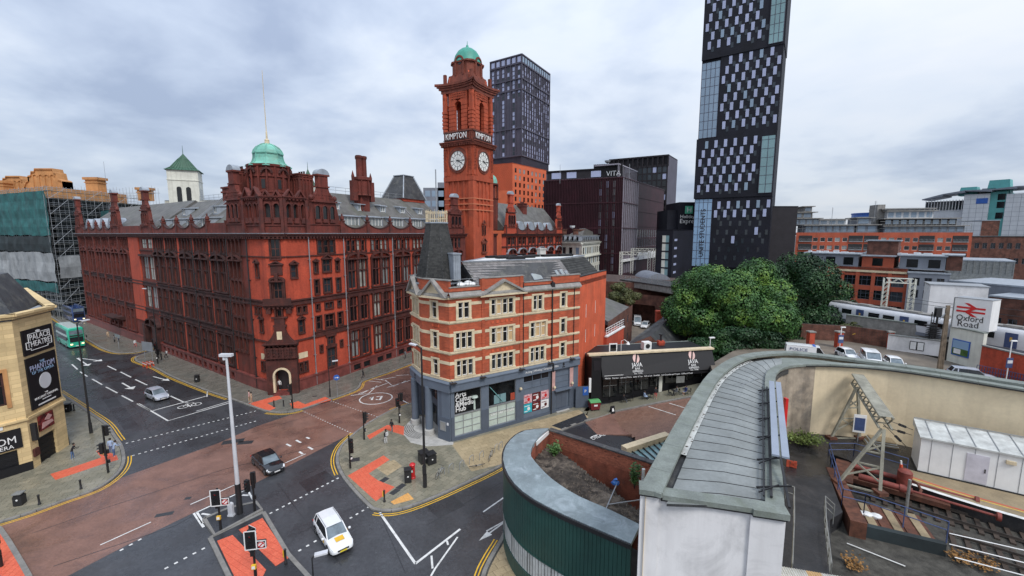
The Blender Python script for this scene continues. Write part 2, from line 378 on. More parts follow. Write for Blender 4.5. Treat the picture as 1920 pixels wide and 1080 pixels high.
# dark re-laid lanes of the left-hand street and the brown surfaced road
dk=MB();dk.poly([(*p,0.004)for p in gp((165,628),(218,664),(245,664),(262,684),(330,711),(388,739),(262,758),(110,660),(130,630))]);struct('road_lane',dk,'asphalt_dark')
br=MB()
br.poly([(*p,0.004)for p in gp((0,985),(62,962),(122,940),(182,918),(219,899),(409,831),(480,800),(568,770),(690,810),(652,816),(536,876),(456,918),(364,961),(246,1018),(127,1080),(60,1115),(-60,1150),(-120,1040))])
br.poly([(*p,0.0045)for p in gp((568,770),(622,750),(668,733),(679,716),(723,701),(765,684),(800,668),(800,752),(770,766),(726,790),(690,810))])
struct('road_brown',br,'asphalt_brown')
def clip_cell(poly,cell):
 out_=list(poly)
 for i in range(len(cell)):
  a,b=cell[i],cell[(i+1)%len(cell)];src,out_=out_,[]
  if not src:return[]
  f=lambda p:(b[0]-a[0])*(p[1]-a[1])-(b[1]-a[1])*(p[0]-a[0])
  for k in range(len(src)):
   p,q=src[k-1],src[k];fp,fq=f(p),f(q)
   if fp*fq<0:t=fp/(fp-fq);out_.append((p[0]+(q[0]-p[0])*t,p[1]+(q[1]-p[1])*t))
   if fq>=0:out_.append(q)
 return out_
def slabs(name,poly,ang,sw,sh,z,mname,th=0.03,skip=(),gap=0.022,near=0,parent=None,stag=0.5):
 d,n=dirv(ang),dirv(ang+90)
 us=[p[0]*d[0]+p[1]*d[1]for p in poly];vs_=[p[0]*n[0]+p[1]*n[1]for p in poly]
 cells,edge=[],[];g=gap/2
 j=0;v=math.floor(min(vs_)/sh)*sh
 while v<max(vs_):
  off_=(j%2)*sw*stag;u=math.floor(min(us)/sw)*sw-off_
  while u<max(us):
   cs=[(u,v),(u+sw,v),(u+sw,v+sh),(u,v+sh)]
   pts=[(a*d[0]+b*n[0],a*d[1]+b*n[1])for a,b in cs];c=(sum(p[0]for p in pts)/4,sum(p[1]for p in pts)/4)
   ins=[inside(p,poly)for p in pts]
   if not any(all(inside(p,h)for p in pts)for h in skip):
    if all(ins):cells.append(c)
    elif any(ins):
     sp=[(c[0]+(p[0]-c[0])*(1-gap/sw),c[1]+(p[1]-c[1])*(1-gap/sh))for p in pts]
     q=clip_cell(poly,sp)
     if len(q)>2:edge.append(q)
   u+=sw
  v+=sh;j+=1
 cells.sort(key=lambda c:c[0]**2+c[1]**2)
 if near:
  mb=MB();mb.box(-sw/2+g,sw/2-g,-sh/2+g,sh/2-g,0,th);me=mb.mesh(name,mname)
  for c in cells[:near]:link(name,me,parent,(c[0],c[1],z+random.uniform(-0.002,0.002)),R(ang))
  cells=cells[near:]
 if cells or edge:
  mb=MB()
  for c in cells:
   pts=[(c[0]+a*d[0]+b*n[0],c[1]+a*d[1]+b*n[1])for a,b in((-sw/2+g,-sh/2+g),(sw/2-g,-sh/2+g),(sw/2-g,sh/2-g),(-sw/2+g,sh/2-g))]
   mb.prism(pts,z,z+th+random.uniform(-0.002,0.002),bottom=False)
  for q in edge:mb.prism(q,z,z+th,bottom=False)
  o=link(name,mb.mesh(name,mname),parent);o['kind']='stuff'
KZ=0.12
def pavement(poly,kerbline,base='mortar',kerb=True):
 mb=MB();mb.prism(poly,-0.005,KZ-0.03);o=struct('pavement',mb,base)
 if kerb:
  k=MB();pts=kerbline;c=0
  L=[0.0]
  for a,b in zip(pts,pts[1:]):L.append(L[-1]+math.dist(a,b))
  def at_(s):
   for i in range(len(L)-1):
    if s<=L[i+1]+1e-6:t=(s-L[i])/max(L[i+1]-L[i],1e-6);return tuple(pts[i][q]+(pts[i+1][q]-pts[i][q])*t for q in(0,1))
   return pts[-1]
  n=max(1,int(L[-1]/0.9))
  for i in range(n):
   a,b=at_(L[-1]*i/n+0.008),at_(L[-1]*(i+1)/n-0.008);strip(k,[a,b],0.3,-0.003,0.0,0,KZ+0.012+random.uniform(-0.003,0.003))
  ko=link('kerb',k.mesh('kerb','kerb'),o);ko['kind']='stuff'
 return o
# --- island pavement in front of the grey corner building
k1=smooth_line(gp((1100,789),(1056,806),(945,871),(870,908),(800,939),(745,957),(705,957),(688,945),(660,915),(640,888),(632,862),(640,838),(660,818),(690,795),(735,770),(772,757),(800,745)),4)
poly1=k1+gp((800,700),(900,690),(1110,755))
pv1=pavement(poly1,k1)
TACT=dict(t1=[(652,892),(719,854),(730.5,862),(691,888),(709,901),(740,913),(705,940)],t2=[(688,817),(726,797),(747,797),(772,804),(761,817),(737,810),(723,805),(693,824)],t3=[(466,756),(480,753),(522,741),(529,747),(501,756),(517,765),(505,770),(482,763)],t4=[(543,757),(559,752),(572,758),(610,744),(621,750),(564,766),(549,765)],t5=[(94,889),(104,900),(190,871),(222,862),(219,854),(190,843),(180,846),(190,858),(139,875)],t6=[(407,1014),(436,1003),(499,1068),(488,1090),(444,1090)],t7=[(448,993),(492,971),(542,1045),(517,1061)],t8=[(-2,995),(13,1015),(40,1058),(50,1080),(20,1100),(-30,1110),(-30,1020)])
TG={k:gp(*v,z=KZ)for k,v in TACT.items()}
apron=gp((772,786),(758,800),(757,815),(770,830),(800,837),(850,834),(850,800),(790,780),z=KZ)
buff=gp((846,832),(884,884),(950,868),(1056,806),(1062,802),(1104,782),(1085,768),z=KZ)
buff2=gp((703,876),(739,862),(754,874),(726,892),z=KZ);yel=gp((732,941),(765,924),(776,936),(739,946),z=KZ)
path=gp((1034,798),(1054,805),(1102,787),(1095,774),z=KZ)
k1in=offs(k1,-0.2)
p1in=k1in+gp((800,700),(900,690),(1110,755))
slabs('paving_slab',p1in,62,0.9,0.6,KZ-0.03,'slab',skip=(TG['t1'],TG['t2'],apron,buff,buff2,yel,path),near=230,parent=pv1)
slabs('paving_slab',buff,32,0.9,0.6,KZ-0.03,'slab_buff',th=0.036,near=60,parent=pv1);slabs('paving_slab',buff2,62,0.9,0.6,KZ-0.03,'slab_buff',th=0.036,parent=pv1)
for k in('t1','t2'):slabs('tactile_slab',TG[k],40 if k=='t1'else 60,0.4,0.4,KZ-0.03,'slab_tactile',th=0.038,parent=pv1,stag=0,gap=0.01,near=110 if k=='t1'else 0)
slabs('tactile_slab',yel,32,0.4,0.4,KZ-0.03,'slab_yellow',th=0.038,parent=pv1,stag=0,gap=0.012)
pm=MB();pm.poly([(*p,KZ+0.012)for p in path]);tag(link('tarmac_path',pm.mesh('tarmac_path','asphalt_dark')),kind='structure')
dm('concrete_pale',(0.52,0.51,0.48),0.6,0.15,1.2,fine=0.2,grime=((0.25,0.24,0.22),0.6,0.9))
am=MB();am.prism(apron,-0.002,KZ+0.016);ap=tag(link('entrance_apron',am.mesh('entrance_apron','concrete_pale')),kind='structure')
sm=MB()
cA=G(805,800,KZ)
for rr in np.arange(2.0,3.35,0.24):
 for i in range(int(rr*9)):
  a=R(170+95*i/(rr*9));p=(cA[0]+rr*math.cos(a),cA[1]+rr*math.sin(a))
  if inside(p,apron):sm.box(p[0]-.06,p[0]+.06,p[1]-.06,p[1]+.06,KZ+0.016,KZ+0.024)
st=link('corduroy_studs',sm.mesh('corduroy_studs','iron_black'),ap);st['kind']='stuff'
# --- pavement round the red hotel
k2=smooth_line(gp((840,655),(765,684),(723,700),(690,711),(677,717),(668,731),(620,749),(566,768),(535,774),(503,772),(480,765),(431,747),(389,733),(324,707),(292,690),(266,681),(255,676),(256,670),(269,665),(290,659)),4)
poly2=k2+gp((300,640),(450,690),(540,715),(700,660),(800,630))
pv2=pavement(poly2,k2)
slabs('paving_slab',offs(k2,-0.2)+gp((300,645),(450,705),(540,725),(700,672),(800,640)),60,0.9,0.6,KZ-0.03,'slab_dark',skip=(TG['t3'],TG['t4']),parent=pv2)
for k in('t3','t4'):slabs('tactile_slab',TG[k],-30 if k=='t3'else 30,0.4,0.4,KZ-0.03,'slab_tactile',th=0.038,parent=pv2,stag=0,gap=0.01)
k2b=smooth_line(gp((288,653),(262,660),(243,662),(221,662),(198,656),(177,645),(140,622),(60,570)),3)
pavement(k2b+gp((90,560),(175,600),(290,645)),k2b,base='slab_dark')
# --- theatre corner pavement
k3=smooth_line(gp((100,730),(142,757),(168,775),(198,796),(215,819),(227,837),(232,858),(229,876),(214,895),(180,918),(121,939),(61,961),(0,980),(-80,1005),(-200,1040)),4)[::-1]
poly3=k3+gp((90,740),(60,860),(-60,890),(-200,930))
pv3=pavement(poly3,k3[::-1])
slabs('paving_slab',offs(k3,0.2)+gp((110,755),(95,860),(-60,890),(-200,930)),25,0.9,0.6,KZ-0.03,'slab',skip=(TG['t5'],),near=140,parent=pv3)
slabs('tactile_slab',TG['t5'],18,0.4,0.4,KZ-0.03,'slab_tactile',th=0.038,parent=pv3,stag=0,gap=0.01)
# --- traffic island
i1=gp((383,975),(403,1006),(491,958),(480,944),(430,955));mb=MB();mb.prism(i1,-0.002,0.16);ti=struct('traffic_island',mb,'asphalt_dark')
mb=MB();strip(mb,i1+[i1[0]],0.28,-0.001,0.0,0,0.19);link('kerb',mb.mesh('kerb','kerb'),ti)
i2=gp((394,1010),(494,962),(541,1042),(580,1085),(640,1180),(480,1180),(428,1080));mb=MB();mb.prism(i2,-0.003,KZ-0.03);ri=struct('refuge_island',mb,'asphalt_dark')
mb=MB();strip(mb,i2[1:5],0.3,-0.002,0.0,0,KZ+0.01);strip(mb,[i2[5],i2[6],i2[0]],0.3,-0.002,0.0,0,KZ+0.01);strip(mb,[i2[0],i2[1]],0.3,-0.0022,0,0,KZ-0.01);link('kerb',mb.mesh('kerb','kerb'),ri)
for k in('t6','t7'):slabs('tactile_slab',TG[k],61,0.4,0.4,KZ-0.03,'slab_tactile',parent=ri,stag=0,gap=0.014,near=100)
k8=gp((-40,965),(0,993),(16,1016),(42,1060),(56,1085),(70,1130));pavement(k8+gp((-60,1140),(-120,1010)),k8)
slabs('tactile_slab',TG['t8'],20,0.4,0.4,KZ-0.03,'slab_tactile',stag=0,gap=0.014)
for o in[o for o in COL.objects if o.name.startswith('tactile_slab')and o.parent is None]:o['kind']='stuff'
# --- pavement round the green drum
k4=smooth_line(gp((985,945),(955,985),(940,1015),(922,1045),(906,1080),(900,1130),(905,1180)),3)
pv4=pavement(k4+gp((1400,1200),(1400,960)),k4);slabs('paving_slab',offs(k4,0.3)+gp((1050,1150),(1030,985)),30,0.9,0.6,KZ-0.03,'slab_buff',parent=pv4)
def ramp(x):return min(5.0,max(0.0,(x-12.5)*0.15))
def Gr(x,y,dz=0.0):
 z=0.0
 for _ in range(40):g=G(x,y,z+dz);z=0.6*z+0.4*ramp(g[0])
 g=G(x,y,z+dz);return(g[0],g[1],z+dz)
RK=[Gr(*q)for q in((1096,791),(1151,773),(1200,763),(1240,755),(1278,748),(1330,739),(1400,728))]
RB=[(*jl,ramp(jl[0]))for jl in[(9.8,57.2),(12.5,57.4),(15,57.8),(18,58.3),(21,58.9),(25,59.6),(33,61)]]
RF=[Gr(*q)for q in((1120,815),(1170,815),(1215,815),(1260,815),(1300,815),(1340,815),(1380,815))]
for nm,A_,B_,dz,m_ in(('ramp_pavement',RK,RB,KZ,'slab'),('ramp_road',RF,RK,0.012,'asphalt_brown')):
 mb=MB();mb.add([(p[0],p[1],ramp(p[0])+dz)for p in A_]+[(p[0],p[1],ramp(p[0])+dz)for p in B_],[(i,i+1,i+8,i+7)for i in range(6)])
 mb.add([(p[0],p[1],ramp(p[0])+dz)for p in A_]+[(p[0],p[1],-.1)for p in A_],[(i+7,i+8,i+1,i)for i in range(6)]);struct(nm,mb,m_)
# paving blocks of the parking bay follow the slope
bp=[p[:2]for p in(Gr(1136,782),Gr(1151,775),Gr(1200,765),Gr(1240,757),Gr(1278,750),Gr(1330,741),Gr(1340,810),Gr(1250,818),Gr(1200,832))]
mb=MB();d_,n_=dirv(32),dirv(122);c_=bp[0]
for i in range(-40,80):
 for j in range(-110,90):
  u,v=i*.45+(j%2)*.22,j*.24;q=[(c_[0]+(u+a)*d_[0]+(v+b_)*n_[0],c_[1]+(u+a)*d_[1]+(v+b_)*n_[1])for a,b_ in((0,0),(.435,0),(.435,.225),(0,.225))]
  if inside(q[0],bp)and inside(q[2],bp):mb.add([(p[0],p[1],ramp(p[0])+.03)for p in q],[(0,1,2,3)])
o=link('paving_block',mb.mesh('paving_block','paver_brown'));o['kind']='stuff'
mb=MB()
for a_,b_ in zip(RK,RK[1:]):
 L_=math.dist(a_,b_);n=max(1,int(L_/.9))
 for i in range(n):
  p,q=[tuple(a_[k]+(b_[k]-a_[k])*t for k in range(3))for t in((i+.01)/n,(i+.99)/n)];mb.bar((p[0],p[1],ramp(p[0])+.06),(q[0],q[1],ramp(q[0])+.06),.3,.2)
o=link('kerb',mb.mesh('kerb','kerb'));o['kind']='stuff'
mb=MB();mb.poly([(*p,0.005)for p in gp((1056,808),(1136,781),(1197,830),(1165,860),(1000,900))]);struct('disabled_bay',mb,'asphalt_dark')
# --- painted markings
Wm,Ym=MB(),MB();ZL=0.009
def wl(w,*px_):strip(Wm,gp(*px_),w,ZL)
def z1(x,y):return(130+x/3.086,420+y/3.086)
def z2(x,y):return(480+x/2.842,700+y/2.842)
def z5(x,y):return(300+x/4.155,820+y/4.155)
def z6(x,y):return(x/3.375,760+y/3.375)
for a,b in(((15,812),(48,842)),((62,855),(105,883)),((132,897),(190,930)),((212,943),(278,978)),((303,993),(368,1027)),((392,1040),(468,1080)),((220,821),(272,846)),((296,856),(357,887)),((382,900),(450,932)),((585,995),(660,1030))):
 wl(0.2,z1(*a),z1(*b))
wl(0.22,(287,770),(386,743));wl(0.14,(388,744),(389,732));wl(0.22,(260,757),(315,789),(432,755));wl(0.16,(368,771),(432,752))
for c,r in(((343,763),0.55),((368,758),0.55)):
 g=G(*c);strip(Wm,[(g[0]+r*1.1*math.cos(a),g[1]+r*math.sin(a))for a in np.linspace(0,2*PI,17)],0.13,ZL)
wl(0.12,(343,763),(350,757),(362,755));wl(0.12,(350,757),(358,763),(368,758));wl(0.12,(362,755),(368,758));wl(0.12,(347,755),(353,755))
def arrow(tail,head,w=0.22,hw=0.7):
 a,b=Vector(G(*tail)),Vector(G(*head));d=(b-a).normalized();n=Vector((-d.y,d.x));L=(b-a).length;hl=min(1.5,L*0.4)
 c=b-d*hl;strip(Wm,[tuple(a),tuple(c)],w,ZL);Wm.add([(*(c+n*hw),ZL),(*(c-n*hw),ZL),(*b,ZL)],[(0,1,2)])
arrow((144,671),(192,677));arrow((144,671),(166,686));arrow((229,718),(250,730));arrow((287,706),(318,714),0.2,0.5)
def dots(a,b,n,s=0.22):
 ga,gb=Vector(G(*a)),Vector(G(*b));d=(gb-ga).normalized()
 for i in range(n):
  p=ga.lerp(gb,i/(n-1));strip(Wm,[tuple(p-d*s/2),tuple(p+d*s/2)],s*0.8,ZL)
dots((508,962),(633,897),13);dots((562,1032),(591,1015),3);dots((658,971),(691,951),4);dots((312,1065),(381,1029),5);dots((238,831),(478,771),26);dots((250,854),(478,790),24)
dots((568,771),(672,818),24,0.16);dots((621,752),(712,783),20,0.16);dots((228,1031),(262,1012),3)
wl(0.12,(188,1022),(283,979));wl(0.12,(357,946),(414,921));wl(0.1,(414,921),(445,907));wl(0.1,(535,868),(573,851))
for a,b in(((985,52),(1020,70)),((1060,22),(1098,42)),((1085,112),(1112,130)),((1155,75),(1190,95)),((1140,0),(1165,10))):wl(0.22,z5(*a),z5(*b))
wl(0.16,z5(285,585),z5(600,440),z5(680,408),z5(725,485));wl(0.22,z5(285,585),z5(335,668))
for a,b in(((325,595),(410,608)),((460,523),(530,525)),((640,450),(690,452)),((265,590),(340,700))):wl(0.2,z5(*a),z5(*b))
c=G(705,747);strip(Wm,[(c[0]+2.3*math.cos(a)+0.9*math.sin(a)*0,c[1]+2.2*math.sin(a))for a in np.linspace(0,2*PI,33)],0.16,ZL)
wl(0.3,(693,747),(699,744),(697,750));wl(0.3,(706,744),(716,743),(712,750),(705,749))
wl(0.14,z2(505,118),z2(600,108),z2(645,66));wl(0.14,z2(545,110),z2(700,52));wl(0.14,z2(688,36),z2(732,70),z2(800,40));wl(0.12,z2(600,40),z2(668,48));wl(0.12,z2(620,28),z2(680,36));wl(0.14,z2(665,33),z2(745,20));wl(0.14,z2(700,75),z2(820,38))
wl(0.14,z2(745,12),z2(815,8));wl(0.2,z2(770,140),z2(822,165));wl(0.12,z2(560,110),z2(630,75))
wl(0.2,(712,961),(779,1057));wl(0.2,(779,1057),(863,992));wl(0.15,(809,1042),(811,1066));wl(0.14,(858,1007),(816,1066),(808,1080));wl(0.15,(838,1014),(840,1022))
wl(0.14,(906,960),(946,932));wl(0.14,(912,996),(946,977));arrow((946,979),(898,1014),0.14,0.3)
wl(0.12,(1136,788),(1148,795),(1146,789));wl(0.12,(1152,804),(1157,802),(1152,797));wl(0.12,(1108,820),(1112,818),(1140,808));
for a_,b_ in(((1216,762),(1267,778)),((1255,756),(1285,765))):Wm.bar(tuple(Gr(*a_,.045)),tuple(Gr(*b_,.045)),.14,.01)
mk=struct('road_marking',Wm,'line_white')
g1,g2=Vector(G(1112,825)),Vector(G(1152,810));a_=math.atan2(g2.y-g1.y,g2.x-g1.x)
o=text('DISABLED',(g2-g1).length/4.2,'line_white',mk,(g1.x,g1.y,0.012),(0,0,a_),ext=0.002,align='LEFT',bold=0.0)
def yl(pts,offs_=(0.35,0.6),w=0.10):
 for o_ in offs_:strip(Ym,pts,w,ZL,o_)
def sub(pts,a,b):
 A_,B_=G(*a),G(*b);ia=min(range(len(pts)),key=lambda i:math.dist(pts[i],A_));ib=min(range(len(pts)),key=lambda i:math.dist(pts[i],B_))
 return pts[min(ia,ib):max(ia,ib)+1]
yl(sub(k1,(945,871),(702,957)));yl(sub(k1,(640,888),(665,815)));yl(sub(k1,(735,770),(775,756)))
yl(sub(k2,(566,768),(503,772)));yl(sub(k2,(840,655),(620,749)));yl(sub(k2,(431,747),(256,668)));yl(sub(k2b,(288,653),(60,570)))
yl(sub(k3[::-1],(110,735),(222,830)));yl(sub(k3[::-1],(230,860),(-80,1005)));yl(sub(k4,(940,1015),(905,1180)),(-0.35,-0.6))
struct('yellow_lines',Ym,'line_yellow')
mb=MB()
for q in(((60,1000),(190,955),(420,880),(640,826)),((100,1062),(330,985),(360,968)),((560,1000),(700,935),(760,1075)),((470,812),(560,786),(690,742)),((180,700),(260,770),(300,850)),((800,985),(940,905)),((520,905),(560,960),(640,1060))):strip(mb,gp(*q),.07,.0085)
for q in(((560,905),(610,882),(628,898),(578,924)),((800,950),(850,928),(872,948),(822,972)),((190,745),(215,742),(262,800),(232,806)),((420,770),(450,762),(470,772),(440,782))):mb.poly([(*p,.0075)for p in gp(*q)])
struct('road_patches',mb,dm('asphalt_patch',(.05,.052,.058),.5,.25,.4,.4,14,fine=.5,wet=.15))
mb=MB()
for x,y,a,w,h in((437,826,20,2.2,1.0),(347,778,28,0.9,0.7),(371,773,28,1.1,0.8),(405,788,28,0.9,0.7),(460,828,10,1.6,0.8),(308,962,20,1.3,0.5),(352,932,10,0.5,0.4),(720,900,60,0.9,0.6),(752,912,60,0.9,0.6),(740,922,60,0.9,0.6),(665,862,20,1.0,0.8),(590,743,20,0.6,0.4)):
 p=G(x,y,KZ);d,n=dirv(a),dirv(a+90);z0=0.008 if y>926 or x<480 else KZ+0.008
 if x in(720,752,740,665,590):z0=KZ+0.006
 mb.prism([(p[0]+u*w/2*d[0]+v*h/2*n[0],p[1]+u*w/2*d[1]+v*h/2*n[1])for u,v in((-1,-1),(1,-1),(1,1),(-1,1))],z0-0.01,z0)
struct('manhole_covers',mb,'iron_cover')
# ------------------------------------------------------------------ red terracotta hotel on the corner
def pilaster(mb,x,w,z0,z1,out,m=0):
 mb.box(x-w/2,x+w/2,-out,0.0,z0,z1,m);mb.box(x-w/2-.06,x+w/2+.06,-out-.06,0,z1-0.3,z1,m);mb.box(x-w/2-.06,x+w/2+.06,-out-.06,0,z0,z0+.3,m)
def cornice(mb,x0,x1,z,out=0.5,h=0.7,m=0,dent=True,ends=0.0):
 mb.box(x0-ends,x1+ends,-out*0.35,0.0,z-h,z-h*0.55,m);mb.box(x0-ends,x1+ends,-out*0.75,0.0,z-h*0.55,z-h*0.2,m);mb.box(x0-ends,x1+ends,-out,0.02,z-h*0.2,z,m)
 if dent:
  n=max(2,int((x1-x0)/0.55))
  for i in range(n):
   x=x0+(x1-x0)*(i+0.5)/n;mb.box(x-0.13,x+0.13,-out*0.7,0,z-h*0.95,z-h*0.55,m)
def carve(mb,x0,x1,z0,z1,out=0.1,m=0,s=0.3,seed=0):
 """carved frieze: rows of small raised bosses and swags"""
 r=random.Random(seed);nx=max(1,int((x1-x0)/s));nz=max(1,int((z1-z0)/s))
 for i in range(nx):
  for j in range(nz):
   x=x0+(x1-x0)*(i+.5)/nx;z=z0+(z1-z0)*(j+.5)/nz;a=s*r.uniform(0.25,0.42)
   mb.add([(x-a,0,z),(x,0,z-a),(x+a,0,z),(x,0,z+a),(x,-out*r.uniform(.6,1.3),z)],[(0,1,4),(1,2,4),(2,3,4),(3,0,4)],m)
def seg_pediment(mb,x0,x1,z,h,out=0.4,m=0):
 cx_=(x0+x1)/2;a=arc(cx_,z,(x1-x0)/2,0,180,10,h);b=arc(cx_,z,(x1-x0)/2-.3,180,0,10,h-.28)
 for i in range(10):mb.xz([a[i],a[i+1],b[9-i],b[10-i]],-out,0,m)
 mb.box(x0,x1,-out,0,z-0.22,z,m);carve(mb,x0+.4,x1-.4,z,z+h*.7,0.2,m,0.3,int(x0*10));mb.box(cx_-.22,cx_+.22,-out-.1,0,z-.2,z+h+.45,m)
def tri_pediment(mb,x0,x1,z,h,out=0.35,m=0):
 c=(x0+x1)/2
 mb.box(x0,x1,-out,0,z-.15,z,m);mb.xz([(x0,z),(c,z+h),(c,z+h-.22),(x0+.35,z)],-out,0,m);mb.xz([(x1,z),(c,z+h),(c,z+h-.22),(x1-.35,z)],-out,0,m)
 mb.xz([(x0+.3,z),(x1-.3,z),(c,z+h-.2)],-0.08,0,m)
hotel=thing('red_brick_hotel','ornate dark red terracotta and orange brick hotel with green dome on the street corner','hotel',(-33,65,0))
ZC=24.0
PB=(-30.07,67.64)
dB,dA=dirv(61.5),dirv(146.5)
FB=Fac(hotel,PB,61.5)
FA=Fac(hotel,(-44.55,67.38),-33.5)
c0=(-39.6,64.1);c1=(-35.75,61.9);c2=(-33.0,62.4);c3=FB.wpos(-2.39)
def ang2(a,b):return math.degrees(math.atan2(b[1]-a[1],b[0]-a[0]))
hcurt=('glass_dark','glass_dark','glass_mid','curtain','glass_pale')
rg=random.Random(11)
def hwin(fac,x,z,w,h,nv=2,trans=(0.62,),frame='frame_terra',curt=0.0,**kw):
 g=rg.choice(('curtain','glass_pale'))if rg.random()<curt else rg.choice(('glass_dark','glass_dark','glass_mid'))
 return window(fac,x,z,w,h,nv=nv,trans=trans,ft=0.09,mt=0.09,fm=frame,gm=g,**kw)
ROWS=((2.7,7.3),(9.0,13.2),(14.7,19.6))
def bay_openings(x0,w,top=True):
 ops=[];hw=(w-1.3)/2
 for(za,zb)in ROWS:
  ops+=[(x0+.3,x0+.3+hw,za,zb),(x0+w-.3-hw,x0+w-.3,za,zb)]
 if top:ops+=[(x0+.25+i*(w-.5)/4+.12,x0+.25+(i+1)*(w-.5)/4-.12,21.0,22.9)for i in range(4)]
 return ops
def bay_trim(w,m='terracotta',seed=1):
 mb=MB();c=w/2
 for k,(za,zb)in enumerate(ROWS):
  for x in(0.12,w-0.12):pilaster(mb,x,0.26,za-.3,zb+.15,0.28)
  pilaster(mb,c,0.5,za-.3,zb+.15,0.34)
  hw=(w-1.3)/2
  for xa in(0.3+hw/2,w-0.3-hw/2):
   mb.box(xa-.09,xa+.09,-0.12,0.1,za,zb);mb.box(xa-hw/2,xa+hw/2,-0.1,0.1,za+(zb-za)*.6,za+(zb-za)*.6+.18)
   for q in(-.25,.25):mb.box(xa+q*hw-.04,xa+q*hw+.04,0.0,0.1,za+(zb-za)*.6,zb)
  mb.box(0,w,-0.36,0.0,za-.32,za-.12);mb.box(0,w,-0.25,0.0,zb+.1,zb+.3)
  if k<2:carve(mb,.1,w-.1,zb+.35,ROWS[k+1][0]-.4,0.22,0,0.34,seed+k)
 seg_pediment(mb,0.05,w-.05,19.85,0.95,0.45)
 for i in range(5):pilaster(mb,0.2+i*(w-.4)/4,0.16,20.9,23.1,0.22)
 mb.box(0,w,-.2,0,20.75,20.95);carve(mb,0,w,23.0,23.4,0.2,0,.3,5)
 return mb.mesh('bay_surround',m)
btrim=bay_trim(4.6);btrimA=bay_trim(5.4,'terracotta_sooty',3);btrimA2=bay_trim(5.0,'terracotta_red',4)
def bay(fac,x0,w,trim,curt,z_off=0):
 fac.put('bay_surround',trim,x0,0,0)
 hw=(w-1.3)/2
 for(za,zb)in ROWS:
  for xc in(x0+.3+hw/2,x0+w-.3-hw/2):hwin(fac,xc,za,hw,zb-za,nv=2,trans=(0.6,),curt=curt)
 for i in range(4):hwin(fac,x0+.25+(i+.5)*(w-.5)/4,21.0,(w-.5)/4-.24,1.9,nv=1,trans=(0.55,),curt=curt)
def band_mesh(x0,x1,m='terracotta',lo=True):
 mb=MB()
 if lo:mb.box(x0,x1,-0.22,0,7.75,8.0);mb.box(x0,x1,-0.12,0,8.0,8.5);mb.box(x0,x1,-0.24,0,8.5,8.65)
 mb.box(x0,x1,-0.26,0,13.35,13.6);mb.box(x0,x1,-0.12,0,13.6,14.0);mb.box(x0,x1,-0.28,0,14.0,14.2);mb.box(x0,x1,-0.16,0,20.55,20.72)
 return mb
def plinth(fac,x0,x1,ops=()):
 mb=wall(x0,x1,0,1.75,ops,0.4,-0.35);mb.box(x0,x1,-.45,-.02,1.75,2.0);fac.mb('plinth',mb,'granite_red')
def cornice_part(fac,x0,x1,m='terracotta',ends=0.0):
 mb=MB();cornice(mb,x0,x1,ZC,0.7,0.8,0,True,ends);fac.mb('cornice',mb,m)
 mb=MB();mb.box(x0-ends,x1+ends,-0.74,0.0,ZC,ZC+0.07);fac.mb('gutter',mb,'lead')
def scallop(fac,xs,m='brick_dark',finial=True):
 """parapet with concave dips between piers xs"""
 for a,b in zip(xs,xs[1:]):
  w=b-a;c=(a+b)/2;n=12;mb=MB();cp=MB()
  prof=[(a+w*i/n,24.85+1.0*(abs(2*i/n-1))**2.2)for i in range(n+1)]
  for p,q in zip(prof,prof[1:]):
   mb.xz([(p[0],ZC+.07),(q[0],ZC+.07),q,p],-.1,0.25)
   cp.xz([p,q,(q[0],q[1]+.13),(p[0],p[1]+.13)],-.2,0.33)
  fac.mb('parapet',mb,m);fac.mb('coping',cp,'terracotta_sooty')
 if finial:
  f=MB();f.box(-.3,.3,-.25,.3,ZC,26.0);f.box(-.38,.38,-.33,.38,26.0,26.15);f.lathe([(0.22,26.15),(0.34,26.4),(0.3,26.7),(0.1,26.95),(0.16,27.1),(0.02,27.3)],8,(0,0.02));me=f.mesh('finial','terracotta_red')
  for x in xs:fac.put('finial',me,x,0,0)
# ---- right-hand street front: s from -2.39 to 40
bx=[4.5,9.9,15.5,20.9,26.3]
ops=[]
for x in bx:ops+=bay_openings(x,4.6)
pav_r=[(-.72,.2,20.9,23.0),(.4,1.32,20.9,23.0),(1.5,2.4,20.9,23.0),(-1.55,-.95,17.95,19.6),(0.0,1.5,17.95,19.9),(2.5,3.1,17.95,19.6),(-1.6,-.85,14.6,16.8),(0,1.45,14.6,16.85),(2.45,3.2,14.6,16.7),(-1.6,-1.0,12.0,12.95),(0.05,.7,12.0,12.95),(.9,1.5,12.0,12.95),(2.5,3.1,12.0,12.95),(-1.7,-.85,8.9,11.0),(-.05,1.6,8.9,11.0),(2.4,3.3,8.9,11.0),(0,1.6,2.2,5.4),(0.2,1.4,6.0,7.3),(-1.3,-.9,5.2,6.2),(2.6,3.0,5.2,6.2)]
FB.mb('brick_wall',wall(-2.39,31.7,1.9,ZC-.1,ops+pav_r),'brick_orange')
for a,b,c,d in pav_r:hwin(FB,(a+b)/2,c,b-a,d-c,nv=1 if b-a<1 else 2,trans=(.55,)if d-c>1.2 else())
for a,b,c,d in pav_r:
 mb=MB();t=.16;mb.box(a-t,a,-.14,0.1,c-t,d+t);mb.box(b,b+t,-.14,.1,c-t,d+t);mb.box(a,b,-.14,.1,d,d+t);mb.box(a-.1,b+.1,-.22,.1,c-t,c)
 if(c>17 and c<19):tri_pediment(mb,a-.25,b+.25,d+.2,.7 if b-a>1 else .35)
 FB.mb('window_surround',mb,'terracotta')
mb=MB();mb.box(-.2,1.8,-.18,0,7.35,8.0);FB.mb('carved_panel',mb,'terracotta');mb=MB();mb.box(-.2,1.8,-.2,0,5.5,5.9)
FB.mb('carved_panel',mb,'terracotta')
for x in bx:bay(FB,x,4.6,btrim,0.4)
